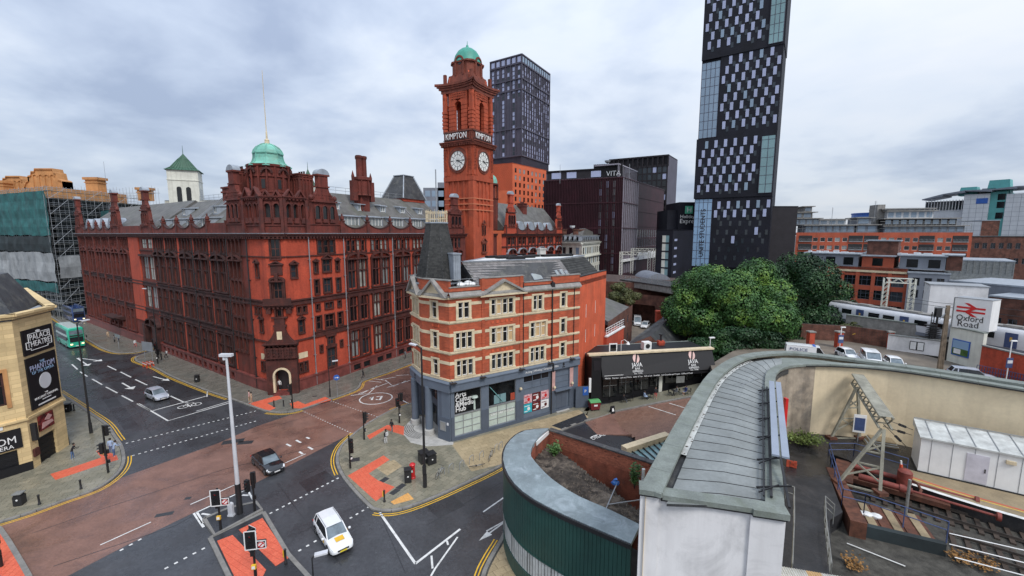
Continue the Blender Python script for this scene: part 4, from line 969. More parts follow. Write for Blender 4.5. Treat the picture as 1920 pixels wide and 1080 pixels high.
for z in(30.2,31.6,33.0):f.box(-TH-.03,TH+.03,-TH-.04,-TH+.3,z,z+.28)
t4('stone_band',f,'stone_pink'if 'stone_pink'in M else dm('stone_pink',(0.56,0.17,0.085),.8,.1,1))
f=MB()
for x in(-.55,.55):f.box(x-.45,x+.45,-TH-.12,-TH,19.8,21.7);f.box(x-.35,x+.35,-TH-.12,-TH,24,26.6)
f.box(-1.2,1.2,-TH-.35,-TH,19.3,19.7);f.box(-1.2,1.2,-TH-.35,-TH,21.9,22.4);tri=MB()
f2=MB();tri_pediment(f2,-1.3,1.3,22.4,1.0,.4);f2.v=[(a,b_-TH,c)for a,b_,c in f2.v];f3=MB();tri_pediment(f3,-.8,.8,27,.9,.35);f3.v=[(a,b_-TH,c)for a,b_,c in f3.v]
t4('window_surround',f,'terra_tower');t4('pediment',f2,'terra_tower');t4('pediment',f3,'terra_tower')
f=MB()
for x in(-.55,.55):f.box(x-.3,x+.3,-TH-.15,-TH-.11,19.9,21.6);f.box(x-.22,x+.22,-TH-.15,-TH-.11,24.1,26.4)
t4('window',f,'glass_dark')
# clock stage
f=MB()
for x in(-TH+.7,TH-.7):
 for w,o_ in((.5,.18),):f.box(x-w,x+w,-TH-o_,-TH,38.8,45.6)
for x in(-2.95,2.95):
 f.box(x-.22,x+.22,-TH-.14,-TH,38.8,45.6)
carve(g_:=MB(),-TH+.2,-TH+1.25,40,45.4,.3,0,.34,1);carve(g_,TH-1.25,TH-.2,40,45.4,.3,0,.34,2);g_.v=[(a,b_-TH-.18,c)for a,b_,c in g_.v]
t4('clock_stage',f,'brick_tower');t4('carving',g_,'terra_tower')
f=MB()
for i in range(32):
 a0,a1=2*PI*i/32,2*PI*(i+1)/32
 for r0,r1,o_ in((2.42,2.62,.3),(2.62,3.0,.2)):
  f.xz([(r0*math.cos(a0),42.4+r0*math.sin(a0)),(r1*math.cos(a0),42.4+r1*math.sin(a0)),(r1*math.cos(a1),42.4+r1*math.sin(a1)),(r0*math.cos(a1),42.4+r0*math.sin(a1))],-TH-o_,-TH)
f.xz([(3.25*math.cos(a),42.4+3.25*math.sin(a))for a in np.linspace(0,PI,13)]+[(-3.25,42.2),(3.25,42.2)],-TH-.06,-TH-.001)
t4('dial_surround',f,'terra_tower')
f=MB();f.xz([(2.44*math.cos(a),42.4+2.44*math.sin(a))for a in np.linspace(0,2*PI,37)[:-1]],-TH-.12,-TH-.01);dm('dial_white',(0.82,0.82,0.78),.4,.04)
dials=t4('clock_dial',f,'dial_white')
f=MB()
for i in range(48):
 a0,a1=2*PI*i/48,2*PI*(i+1)/48
 for r0,r1 in((2.28,2.36),(1.42,1.5)):f.xz([(r0*math.cos(a0),42.4+r0*math.sin(a0)),(r1*math.cos(a0),42.4+r1*math.sin(a0)),(r1*math.cos(a1),42.4+r1*math.sin(a1)),(r0*math.cos(a1),42.4+r0*math.sin(a1))],-TH-.14,-TH-.12)
for i in range(12):
 a=2*PI*i/12;w=.11 if i%3 else .2
 f.bar((1.55*math.cos(a),-TH-.13,42.4+1.55*math.sin(a)),(2.2*math.cos(a),-TH-.13,42.4+2.2*math.sin(a)),w,w*.5 if False else .04)
 f.bar((1.55*math.cos(a),-TH-.13,42.4+1.55*math.sin(a)),(2.2*math.cos(a),-TH-.13,42.4+2.2*math.sin(a)),.04,w)
 f.bar((.3*math.cos(a),-TH-.13,42.4+.3*math.sin(a)),(1.45*math.cos(a),-TH-.13,42.4+1.45*math.sin(a)),.03,.05)
nm=f.mesh('numerals','iron_black')
f=MB()
for hx,hz,w in((2.1,0.08,.14),(1.35,-0.62,.24)):f.bar((-.25*hx,-TH-.16,42.4-.25*hz),(hx,-TH-.16,42.4+hz),.04,w)
f.tube((0,-TH-.2,42.4),(0,-TH-.12,42.4),.22,n=10);hd=f.mesh('clock_hands','iron_black')
for d_ in dials:link('numerals',nm,d_);link('clock_hands',hd,d_)
# cornice above the clock
f=MB();cornice(f,-TH,TH,47.0,1.0,1.1,ends=.6);f.v=[(a,b_-TH,c)for a,b_,c in f.v];t4('cornice',f,'terra_tower')
b=MB();b.box(-TH,TH,-TH,TH,46.0,47.0);b.box(-TH+.15,TH-.15,-TH+.15,TH-.15,47.0,49.6);part('sign_stage',b,'terra_tower',tower,rz=R(TA))
f=MB();f.box(-TH+.2,TH-.2,-TH-.12,-TH+.15,49.3,49.7)
for i in range(18):f.box(-TH+.4+i*.5,-TH+.65+i*.5,-TH-.02,-TH+.15,47.3,49.3)
t4('balustrade',f,'terra_tower')
for fc in FACES[:3]:
 o=fc.put('sign',(lambda mb:mb.mesh('sign','iron_black'))(MB().box(-4.6,3.7,-TH-.25,-TH-.15,47.4,47.55).box(-4.6,3.7,-TH-.25,-TH-.15,49.2,49.3)))
 text('KIMPTON',2.0,'paint_white',o,(-.3,-TH-.3,47.65),ext=.06,fit=6.7)
# belfry: open on four sides, four corner piers with engaged columns
f=MB()
w=TH
f.box(-w,-w+1.0,-w,-w+1.0,49.6,58.8)
f.box(-2.9,-1.1,-w+.35,-w+1.3,49.6,57.2);f.box(1.1,2.9,-w+.35,-w+1.3,49.6,57.2)
f.box(-2.9,2.9,-w+.35,-w+1.3,57.2,58.8)
A1=arc(0,55.6,1.1,0,180,10)
f.xz([(1.1,57.2),(1.1,55.6)]and[(1.1,57.2)]+A1[:6],-w+.35,-w+1.3);f.xz([(-1.1,57.2)]+A1[5:],-w+.35,-w+1.3)
for z in np.arange(49.9,56.5,.95):f.box(-2.95,-1.05,-w+.28,-w+1.2,z,z+.75);f.box(1.05,2.95,-w+.28,-w+1.2,z,z+.75)
t4('belfry_arch',f,'brick_tower')
f=MB()
for x in(-w+.55,):
 f.lathe([(.62,49.7),(.62,50.2),(.5,50.3),(.48,57.2),(.6,57.5),(.7,57.9),(.7,58.2)],10,(x,-w+.45))
for z in np.arange(50.4,54.0,.9):f.box(-w-.12,-w+1.2,-w-.12,-w+1.2,z,z+.6)
carve(g_:=MB(),-2.5,2.5,57.0,58.7,.35,0,.55,4);g_.v=[(a,b_-w+.35,c)for a,b_,c in g_.v]
t4('belfry_column',f,'brick_tower');t4('carving',g_,'terra_tower')
b=MB();b.box(-w+.5,w-.5,-w+.5,w-.5,58.6,60.4);b.box(-1.0,1.0,-1.0,1.0,49.6,58.6)if False else None;part('belfry_ceiling',b,'terra_tower',tower,rz=R(TA))
# big cornice that sweeps forward at the corners
f=MB();n=14
def sweep(u):return .55+.55*(abs(u)**2.5)
for(z0_,z1_,k)in((58.8,59.6,.2),(59.6,60.1,.55),(60.1,60.5,.85),(60.5,61.0,1.15)):
 pts=[]
 for i in range(n+1):
  u=-1+2*i/n;pts.append((u*(w+sweep(1)*k),-(w-.45+sweep(u)*k*1.25+(.45*abs(u)**3))))
 poly=pts+[(pts[-1][0]*.6,-1.5),(pts[0][0]*.6,-1.5)]
 f.prism(poly,z0_,z1_)
t4('upper_cornice',f,'terra_tower')
b=MB();b.prism([(-3.9,-3.9),(3.9,-3.9),(3.9,3.9),(-3.9,3.9)],61,63.2,top=[(-3.5,-3.5),(3.5,-3.5),(3.5,3.5),(-3.5,3.5)])
oc=lambda a,c:[(-a+c,-a),(a-c,-a),(a,-a+c),(a,a-c),(a-c,a),(-a+c,a),(-a,a-c),(-a,-a+c)]
b.prism(oc(3.3,1.1),63.2,66.4);b.prism(oc(3.65,1.2),66.0,66.4);part('upper_stage',b,'terra_tower',tower,rz=R(TA))
f=MB()
f.box(-4.55,-3.85,-4.55,-3.85,61,63.4)
f.xz([(-4.3,61),(-4.3,63.2),(-3.6,63.4),(-3.1,64.6),(-2.9,66),(-2.9,61)],-.3,.3)if False else None
f.box(-1.5,-.95,-3.65,-3.2,63,66.2);f.box(.95,1.5,-3.65,-3.2,63,66.2)
A1=arc(0,66.2,1.35,0,180,10);A2=arc(0,66.2,.95,0,180,10)
for i in range(10):f.xz([A1[i],A1[i+1],A2[i+1],A2[i]],-3.75,-2.6)
f.xz([(x,z)for x,z in arc(0,66.2,.95,0,180,10)],-3.4,-2.6);f.box(-.95,.95,-3.4,-3.2,63,66.2)
t4('oculus_frame',f,'terra_tower')
f=MB();f.xz([(.55*math.cos(a),66.0+.55*math.sin(a))for a in np.linspace(0,2*PI,13)[:-1]],-3.46,-3.4);t4('oculus',f,'glass_dark')
f=MB()
dg_=[(4.6,61),(4.6,62.6),(4.0,62.9),(3.5,63.9),(3.2,65.4),(3.0,66)]
f.add([(-a*.78+s*.5*.7,-a*.78-s*.5*.7,z)for a,z in dg_ for s in(-1,1)],[(2*i,2*i+1,2*i+3,2*i+2)for i in range(5)])
f.add([(-a*.78+s*.35+dx,-a*.78-s*.35+dx,z)for a,z in dg_ for s,dx in((-1,0),(-1,1.4))],[(2*i,2*i+2,2*i+3,2*i+1)for i in range(5)])
f.add([(-a*.78+s*.35+dx,-a*.78-s*.35+dx,z)for a,z in dg_ for s,dx in((1,0),(1,1.4))],[(2*i,2*i+2,2*i+3,2*i+1)for i in range(5)])
t4('scroll_buttress',f,'brick_tower')
b=MB();b.lathe([(3.75,66.35),(3.7,66.6),(3.55,67.2),(3.2,68.3),(2.5,69.3),(1.6,69.95),(.7,70.3),(.35,70.6),(.3,70.9),(.1,71.1),(.05,71.9),(.02,72)],24);part('dome',b,'copper_tower',tower,rz=R(TA),smooth=True)
tower.scale=(.935,.935,.983);tower.location=(cor[0]-(tx[0]-ty[0])*TH*.935,cor[1]-(tx[1]-ty[1])*TH*.935,0)
# ------------------------------------------------------------------ grey-fronted corner building (arts hub)
arts=thing('corner_arts_building','four storey orange brick and cream stone corner building with slate spire and grey shopfront','building',(0,52,0))
aL,aR=(-7.0,46.7),(9.15,57.1)
AF=Fac(arts,aL,ang2(aL,aR));AL=math.dist(aL,aR)
q1,q2=(-10.6,49.2),(-12.7,52.8)
A1f=Fac(arts,q1,ang2(q1,aL));AL1=math.dist(q1,aL);A2f=Fac(arts,q2,ang2(q2,q1));AL2=math.dist(q2,q1)
aB=(14.9,67.2);AG=Fac(arts,aR,ang2(aR,aB));ALG=math.dist(aR,aB)
back=(-4.0,68.0);AW=Fac(arts,back,ang2(back,q2));ALW=math.dist(back,q2)
FW,FZ0=[],(7.75,10.95,14.45)
def awin(fac,x,z,w,h,n,board=()):
 for i in range(n):
  ww=w/n;g='wood_board'if i in board else('glass_dark'if rg.random()<.75 else 'glass_mid')
  fr,pn=win_mesh(ww-.12,h,1,(.66,),.085,.07,'frame_white',g);o=fac.put('window',fr,x+(i+.5)*ww,z);link('pane',pn,o)
AWIN=[[(.7,2.3,3,()),(5.3,3.3,4,()),(11.0,2.4,3,()),(15.9,.95,1,())],[(.65,2.3,3,()),(5.3,3.3,4,(1,3)),(11.0,2.6,3,(1,2)),(15.9,.95,1,())],[(1.0,1.6,2,()),(5.3,3.3,4,(1,)),(11.4,1.6,2,()),(15.9,.95,1,())]]
def wops(rows,hs=(1.85,1.9,1.85)):
 return[(x+i*w/n+.06,x+(i+1)*w/n-.06,FZ0[k],FZ0[k]+hs[k])for k,r in enumerate(rows)for x,w,n,b_ in r for i in range(n)]
AF.mb('brick_wall',wall(0,AL,7.2,18.0,wops(AWIN)),'brick_arts')
for k,r in enumerate(AWIN):
 for x,w,n,b_ in r:awin(AF,x,FZ0[k],w,(1.85,1.9,1.85)[k],n,b_)
one=[[(1.6,1.0,1,())]]*3;tri_=[[(.9,2.3,3,())]]*3
for F_,L_,rows in((A1f,AL1,one),(A2f,AL2,tri_)):
 F_.mb('brick_wall',wall(0,L_,7.2,18.0,wops(rows)),'brick_arts')
 for k,r in enumerate(rows):
  for x,w,n,b_ in r:awin(F_,x,FZ0[k],w,(1.85,1.9,1.85)[k],n)
AW.mb('brick_wall',wall(0,ALW,7.2,18.0,[]),'brick_arts')
def stone_trim(fac,L_,rows,plain=False):
 mb=MB()
 for k,r in enumerate(rows):
  h=(1.85,1.9,1.85)[k];z=FZ0[k]
  for x,w,n,b_ in r:
   for i in range(n+1):
    xx=x+i*w/n;t=.14 if i in(0,n)else .075
    mb.box(xx-(t if i else .17),xx+(t if i<n else .17),-.06,.12,z,z+h)
   mb.box(x-.17,x+w+.17,-.09,.1,z+h,z+h+.2);mb.box(x-.2,x+w+.2,-.16,.1,z-.16,z)
  mb.box(0,L_,-.07,-.0,z+h-.42,z+h-.12)if not r else None
  xs=[0]+[v for x,w,n,b_ in r for v in(x-.17,x+w+.17)]+[L_]
  for a,b_ in zip(xs[::2],xs[1::2]):
   if b_>a:mb.box(a,b_,-.045,0,z+h-.38,z+h-.02)
  mb.box(0,L_,-.14,0,z-.42,z-.2);mb.box(0,L_,-.04,0,z-.55,z-.42)
 mb.box(0,L_,-.12,0,16.75,16.95);fac.mb('stone_trim',mb,'stone_buff')
 c=MB();c.box(0,L_,-.4,0,16.95,17.12);c.add([(0,-.4,17.12),(L_,-.4,17.12),(L_,0,17.5),(0,0,17.5)],[(0,1,2,3)]);fac.mb('cornice',c,'stone_grey')
 if not plain:
  for k in(1,2):
   z=FZ0[k]-.95
   for x,w,n,b_ in rows[k]:
    if w>3 or L_<5:
     for i in range(5):fac.mb('brick_panel',MB().box(x+.1+i*w/5,x+.1+i*w/5+.35,-.06,0,z-.1,z+.22),'brick_gable')
stone_trim(AF,AL,AWIN);stone_trim(A1f,AL1,one);stone_trim(A2f,AL2,tri_)
for x in(4.05,4.55+0,9.5,9.95):pass
pm_=MB()
for x in(4.3,9.65):pm_.box(x-.2,x+.2,-.1,0,7.3,18.9)
AF.mb('brick_pier',pm_,'brick_arts')
def pedi(fac,x0,x1,z,h,name='pediment'):
 mb=MB();c=(x0+x1)/2;t=.3
 mb.box(x0-.15,x1+.15,-.55,0,z-.2,z);mb.xz([(x0,z),(x1,z),(c,z+h-.2)],-.2,0);o=fac.mb(name,mb,'stone_buff')
 r=MB();r.xz([(x0-.3,z),(c,z+h),(c,z+h-t),(x0+.2,z)],-.6,.3);r.xz([(x1+.3,z),(c,z+h),(c,z+h-t),(x1-.2,z)],-.6,.3);fac.mb('pediment_coping',r,'stone_grey')
pedi(AF,3.9,10.1,16.95,1.75);pedi(A1f,.3,AL1-.3,16.95,2.0);pedi(A2f,.3,AL2-.3,16.95,2.0)
for a,b,c in((4.0,10.0,18.85),(14.5,AL,18.55)):AF.mb('parapet',MB().box(a,b,-.02,.35,18.0,c),'brick_arts')
for q in((3.9,10.1,-.1,.45,18.85,18.97),(14.4,AL,-.1,.45,18.55,18.67),(0,3.9,-.08,.4,18.0,18.1),(10.1,14.4,-.08,.4,18.0,18.1)):AF.mb('parapet_coping',MB().box(*q),'stone_grey')
for F_,L_ in((A1f,AL1),(A2f,AL2),(AW,ALW)):
 mb=MB();mb.box(0,L_,0,.35,18.0,18.8);F_.mb('parapet',mb,'brick_arts');mb=MB();mb.box(-.1,L_+.1,-.08,.45,18.8,18.92);F_.mb('parapet_coping',mb,'stone_grey')
mb=MB();mb.bar((.2,.3,18.9),(4.0,.3,18.9),.05);mb.bar((.2,.3,18.5),(4.0,.3,18.5),.04)
for x in(.3,1.5,2.7,3.9):mb.bar((x,.3,18.0),(x,.3,18.9),.05)
AF.mb('terrace_railing',mb,'metal_grey')
# shopfront
mb=MB();mb.box(-.05,AL,-.35,0,6.15,7.1);mb.add([(-.05,-.45,7.1),(AL,-.45,7.1),(AL,0,7.35),(-.05,0,7.35)],[(0,1,2,3)]);mb.box(-.05,AL,-.45,-.3,6.98,7.1);AF.mb('fascia',mb,'paint_grey')
for F_,L_ in((A1f,AL1),(A2f,AL2)):
 mb=MB();mb.box(-.1,L_+.1,-.35,0.3,6.05,7.1);mb.add([(-.1,-.45,7.1),(L_+.1,-.45,7.1),(L_,0,7.35),(0,0,7.35)],[(0,1,2,3)]);F_.mb('fascia',mb,'paint_grey')
sops=[(.45,3.95,.55,6.0),(5.0,8.9,.55,6.0),(10.1,14.2,1.0,6.0),(15.2,17.6,0.15,5.9)]
AF.mb('shopfront_wall',wall(0,AL,0,6.15,sops,.4),'paint_grey')
for(a,b_)in((0,.45),(3.95,5.0),(8.9,10.1),(14.2,15.2),(17.6,AL)):
 mb=MB();mb.box(a+.05,b_-.05,-.06,0,.1,3.0);AF.mb('shopfront_pier',mb,'paint_grey_dark')
mb=MB();mb.box(0,AL,-.1,-.0,0,.5);AF.mb('shopfront_base',mb,'paint_grey_dark')
dm('window_film',(0.50,0.58,0.52),.35,.15,.8);dm('teal_paint',(0.22,0.50,0.52),.5);dm('poster_pink',(0.75,0.45,0.48),.4,.3,3);dm('poster_red',(0.25,0.03,0.03),.4,.6,2.5);dm('poster_teal',(0.03,0.42,0.50),.4);dm('poster_white',(0.75,0.75,0.76),.4,.05);dm('interior',(0.02,0.018,0.017),.8,.4,1.2,grime=((.09,.05,.03),.7,.9));dm('red_paint',(0.62,0.02,0.02),.4,.1,2)
glass('shop_glass',(0.015,0.017,0.018),.05,.5,.9)
for(a,b_,n)in((.45,3.95,3),(5.0,8.9,3)):
 mb=MB()
 for x in(a,b_):mb.box(x-.05,x+.05,.08,.25,.55,6.0)
 mb.box(a,b_,.05,.28,3.05,3.2);mb.box(a,b_,.1,.22,.55,.65);mb.box(a,b_,.1,.22,5.9,6.0)
 for i in range(1,n):mb.box(a+(b_-a)*i/n-.035,a+(b_-a)*i/n+.035,.1,.22,.6,3.1)
 for z in(1.4,2.25):mb.box(a,b_,.11,.21,z-.03,z+.03)
 o=AF.mb('shop_window',mb,'metal_grey')
 x0,y0=AF.pos(0,0)[:2]
 g=MB();g.box(a,b_,.2,.22,3.2,5.9);link('pane',g.mesh('pane','shop_glass'),o)
 g=MB();g.box(a,b_,.17,.19,.6,3.1);link('pane',g.mesh('pane','window_film'),o)
for i,(t_,z)in enumerate((('Arts',5.2),('Culture',4.62),('&Media',4.04),('Hub',3.46))):
 me=text_mesh(t_,.8,.01,'LEFT',.012).copy();me.materials.clear();me.materials.append(M['paint_white']);AF.put('lettering',me,.65,z,-.18).rotation_euler=(PI/2,0,AF.a)
def ftext(fac,body,size,m,x,z,out,align='LEFT',bold=0.0,ext=.012,sx=1.0,fit=None):
 me=text_mesh(body,size,ext,align,bold).copy()
 if fit:xs_=[v.co.x for v in me.vertices];sx=fit/(max(xs_)-min(xs_))
 me.materials.clear();me.materials.append(M[m]);o=fac.put('lettering',me,x,z,out);o.rotation_euler=(PI/2,0,fac.a);o.scale=(sx,1,1);return o
ftext(AF,'corner/shub',.72,'paint_white',5.3,1.9,-.15,fit=3.4)
ftext(AF,'Acting | Writing | Language | Film',.4,'paint_white',10.1,6.5,.37,fit=5.3)
for fac,x in((AF,16.3),(A2f,2.1)):
 mb=MB();mb.xz([(x+.16*math.cos(t),6.72+.2*math.sin(t))for t in np.linspace(0,2*PI,12)],-.39,-.36);mb.xz([(x-.1,6.8),(x+.1,6.8),(x,7.0)],-.39,-.36);mb.box(x-.22,x+.22,-.39,-.36,6.3,6.42);fac.mb('logo',mb,'iron_black')
mb=MB();mb.tube((3.1,.12,3.3),(3.1,.12,4.7),.14,.09);mb.lathe([(.15,4.7),(.45,4.8),(.4,4.95),(.1,5.0)],10,(3.1,.12));AF.mb('display_lamp',mb,'window_film')
mb=MB();mb.bar((5.2,.13,5.6),(7.0,.13,3.5),.3,.05);AF.mb('display_arrow',mb,'teal_paint')
mb=MB();mb.box(5.8,6.6,.12,.18,3.3,4.4);mb.box(6.7,7.5,.12,.18,3.3,4.4);AF.mb('display_panel',mb,'glass_green');mb=MB();mb.box(8.2,8.8,.12,.18,3.3,4.2);AF.mb('display_panel',mb,'brick_orange')
mb=MB();mb.box(10.1,14.2,.12,.2,1.0,6.0)
for z in(4.3,5.1):mb.box(10.1,14.2,.05,.2,z,z+.1)
for x in(11.45,12.85):mb.box(x,x+.08,.05,.2,4.3,6.0)
AF.mb('shutter_panel',mb,'paint_grey');mb=MB();mb.box(10.2,14.1,.1,.12,5.25,5.95);AF.mb('pane',mb,'glass_dark')
for i,k in enumerate(('poster_pink','poster_red','poster_pink','poster_teal','poster_red','poster_white')):
 x,z=10.15+(i%3)*1.37,2.35-(i//3)*1.25;mb=MB();mb.box(x,x+1.27,.04,.1,z,z+1.15);o=AF.mb('poster',mb,k)
 mb=MB();mb.box(x+.1,x+.6,.02,.04,z+.15,z+.25);mb.box(x+.1,x+.9,.02,.04,z+.85,z+.93);mb.xz([(x+.75+.22*math.cos(t),z+.5+.25*math.sin(t))for t in np.linspace(0,2*PI,9)[:-1]],.02,.04);link('poster_print',mb.mesh('poster_print','red_paint'if i in(0,2)else 'paint_white'if i!=5 else 'poster_red'),o)
mb=MB();mb.box(15.2,17.6,.15,.25,.15,5.9)
for z in(3.4,4.2,5.0):mb.box(15.2,17.6,.08,.25,z,z+.08)
mb.box(15.0,17.8,-.5,.1,3.1,3.22);AF.mb('door_panel',mb,'paint_grey');mb=MB();mb.box(15.45,17.3,.1,.15,.15,2.9);mb.box(16.35,16.39,.08,.1,.15,2.9);AF.mb('door',mb,'paint_grey_dark')
mb=MB();mb.box(15.3,17.5,-.4,0,0.13,.2);AF.mb('door_step',mb,'concrete_pale');dm('panel_pink',(0.60,0.36,0.33),.6);mb=MB();mb.box(14.6,15.15,-.04,0,3.2,5.9);mb.box(17.7,18.3,-.04,0,3.2,5.9);AF.mb('side_panel',mb,'panel_pink')
for x,z in((9.5,4.5),(14.9,3.6),(18.0,3.6)):
 mb=MB();mb.lathe([(.16,z),(.2,z+.12),(.12,z+.3)],10,(x,-.25));mb.box(x-.05,x+.05,-.25,0,z+.1,z+.18);AF.mb('wall_lamp',mb,'stone_buff')
for x in(.1,3.9,9.4,13.9,17.6):
 mb=MB();mb.box(x-.35,x+.35,-.85,-.45,7.2,7.32);mb.bar((x,-.5,7.25),(x,0,7.5),.06);AF.mb('floodlight',mb,'iron_black')
mb=MB();mb.tube((14.45,-.15,.1),(14.45,-.15,18.0),.09,n=6);mb.tube((14.45,-.5,6.0),(14.45,-.5,7.2),.1,n=6);mb.box(14.2,14.7,-.35,0,17.2,17.8);AF.mb('drainpipe',mb,'iron_black');mb=MB();mb.tube((9.95,-.12,7.4),(9.95,-.12,18),.05,n=5);mb.tube((18.2,-.1,7.4),(18.2,-.1,17),.05,n=5);AF.mb('drainpipe',mb,'iron_black')
# recessed corner entrance with two round columns
for p in((-12.2,51.5),(-9.9,48.65)):
 mb=MB();mb.lathe([(.62,.1),(.62,.75),(.45,.85)],16);mb2=MB();mb2.lathe([(.45,.8),(.45,6.1)],16)
 o=part('column',mb2,'paint_grey',arts,(p[0],p[1]-52,0),smooth=True);link('column_base',mb.mesh('column_base','concrete_pale',True),o)
mb=MB();mb.prism([(-8.5,47.5),(-8.2,48.2),(-9.2,50.6),(-11.2,54.2),(-12.7,54.0),(-4,67),(8,66),(8,57.2),(-6.6,47.2),(-7.2,46.8)],0,6.1);part('entrance_wall',mb,'paint_grey_dark',arts,world=True)
Ein=Fac(arts,(-11.2,54.2),ang2((-11.2,54.2),(-9.2,50.6)))
mb=MB();mb.box(.4,3.7,-.06,0,.2,2.6);mb.box(.3,3.9,-.06,0,3.6,5.2);Ein.mb('entrance_glazing',mb,'glass_dark')
Pn=Fac(arts,(-8.6,47.75),ang2((-8.6,47.75),aL));mb=MB();mb.box(0,1.85,-.12,0.1,0,6.1);Pn.mb('shopfront_pier',mb,'paint_grey');mb=MB();mb.box(.05,1.8,-.2,-.12,0.02,2.9);Pn.mb('shopfront_pier',mb,'paint_grey_dark')
mb=MB();mb.box(.4,1.3,-.26,-.2,1.3,2.4);Pn.mb('notice_frame',mb,'metal_grey');mb=MB();mb.box(.5,1.2,-.27,-.26,1.4,2.3);Pn.mb('notice',mb,'stone_grey')
mb=MB();mb.box(1.45,1.7,-.24,-.2,2.1,2.4);Pn.mb('blue_sign',mb,'poster_white')
# plain orange end wall with slit windows
gops=[(x,x+.28,z,z+1.9)for x in(2.6,6.6)for z in(1.9,5.2,8.6,12.2)]
AG.mb('brick_wall',wall(0,ALG,0,18.2,gops,.15),'brick_gable')
for a,b_,c,d in gops:
 fr,pn=win_mesh(.28,1.9,1,(.5,),.05,.05,'frame_white','glass_pale');o=AG.put('window',fr,(a+b_)/2,c,.06);link('pane',pn,o)
mb=MB();mb.box(-.1,ALG,-.05,.4,18.2,18.32);AG.mb('parapet_coping',mb,'iron_black')
# roof: slate mansard, white flat top, hatches
rb_=[AF.wpos(4.3,-.7),AF.wpos(AL-.3,-.5),AG.wpos(ALG-.5,-.6),(3.5,69.5),(-5.5,62),(-7.5,54)]
rt_=[AF.wpos(3.4,-3.4),AF.wpos(AL-1.6,-2.4),AG.wpos(ALG-2.5,-2.8),(2.5,66.5),(-3.5,61),(-4.8,55)]
mb=MB()
nb=len(rb_)
dm('roof_slate_tiles',(0.17,0.165,0.165),0.55,0.3,1.0,0.4,6,fine=0.35,grime=((.26,.25,.24),.6,1.3))
mb.prism(rb_,17.4,20.45,top=rt_);part('mansard_roof',mb,'slate',arts,world=True)
# individual slate rows on the street slope
cr_=MB();rr=random.Random(3)
P00,P10,P01,P11=[Vector((*p,z))for p,z in((rb_[0],17.4),(rb_[1],17.4),(rt_[0],20.45),(rt_[1],20.45))]
def slate_face(P00,P10,P01,P11,name,m,sw=.5,shh=.36):
 L0=(P10-P00).length;Hs=(P01-P00).length;nrow=int(Hs/shh);cr_=MB();nrm=(P10-P00).cross(P01-P00).normalized()
 for j in range(nrow):
  v0,v1=j/nrow,(j+1.12)/nrow
  a0,b0=P00.lerp(P01,v0),P10.lerp(P11,v0);a1,b1=P00.lerp(P01,min(v1,1)),P10.lerp(P11,min(v1,1));n=int((b0-a0).length/sw)
  for i in range(n):
   u0,u1=(i+(j%2)*.5)/n,min((i+(j%2)*.5+.97)/n,1)
   if u0>=1:continue
   h=.03+rr.uniform(0,.015)
   cr_.add([a0.lerp(b0,u0)+nrm*(h+.03),a0.lerp(b0,u1)+nrm*(h+.03),a1.lerp(b1,u1)+nrm*.012,a1.lerp(b1,u0)+nrm*.012,a0.lerp(b0,u0),a0.lerp(b0,u1)],[(0,1,2,3),(4,5,1,0)])
 o=part(name,cr_,m,arts,world=True);o['kind']='stuff'
slabmat('slate_pieces',(0.11,0.108,0.11),(0.27,0.25,0.245),.55,.4)
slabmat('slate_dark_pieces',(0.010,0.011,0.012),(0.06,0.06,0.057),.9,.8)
slate_face(P00,P10,P01,P11,'roof_slate','slate_pieces')
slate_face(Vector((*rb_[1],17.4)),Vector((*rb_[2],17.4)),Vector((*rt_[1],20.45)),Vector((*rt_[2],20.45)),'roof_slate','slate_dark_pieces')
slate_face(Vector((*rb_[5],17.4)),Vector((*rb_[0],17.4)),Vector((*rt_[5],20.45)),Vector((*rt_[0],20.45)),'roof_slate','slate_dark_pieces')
mb=MB();mb.prism(rt_,20.45,20.62);part('flat_roof',mb,dm('roof_membrane',(.72,.72,.70),.7,.12,.6,grime=((.4,.4,.38),.6,.5)),arts,world=True)
mb=MB();strip(mb,rt_+[rt_[0]],.35,20.62,0,0,20.7);part('roof_edging',mb,'lead',arts,world=True)
for i,(x,y)in enumerate(((-1,58.5),(2,59.8),(-.5,61.5),(2.8,62.5),(5.5,63.5),(0.5,56.9),(8,64.6),(-2.5,60))):
 mb=MB();mb.box(-1.2,1.2,-.5,.5,0,.28);mb.box(-1.25,1.25,-.55,.55,.28,.34);part('roof_hatch',mb,'paint_black',arts,(x,y-52,20.6),R(30))
def roofwin(u,v,w,h,nm='roof_window'):
 a=P00.lerp(P10,u);b_=P01.lerp(P11,u);c=a.lerp(b_,v);ex=(P10-P00).normalized();ey=(P01-P00).normalized();nz=ex.cross(ey).normalized()
 mb=MB();mb.box(-w/2,w/2,-h/2,h/2,.04,.14);mm=Matrix((ex,ey,nz)).transposed().to_4x4();mm.translation=c-arts.location
 o=link(nm,mb.mesh(nm,'lead'),arts);o.matrix_local=mm;g=MB();g.box(-w/2+.08,w/2-.08,-h/2+.08,h/2-.08,.14,.15);link('pane',g.mesh('pane','glass_pale'),o)
roofwin(.62,.35,1.5,1.0);roofwin(.86,.45,.45,.8);roofwin(.92,.45,.5,.9);roofwin(.965,.4,.45,.9)
mb=MB();mb.box(-.5,.5,-.5,.5,20.5,21.6);mb.box(-.6,.6,-.6,.6,21.6,21.8);part('chimney',mb,'concrete_pale',arts,(4.5,13.5,0),R(25))
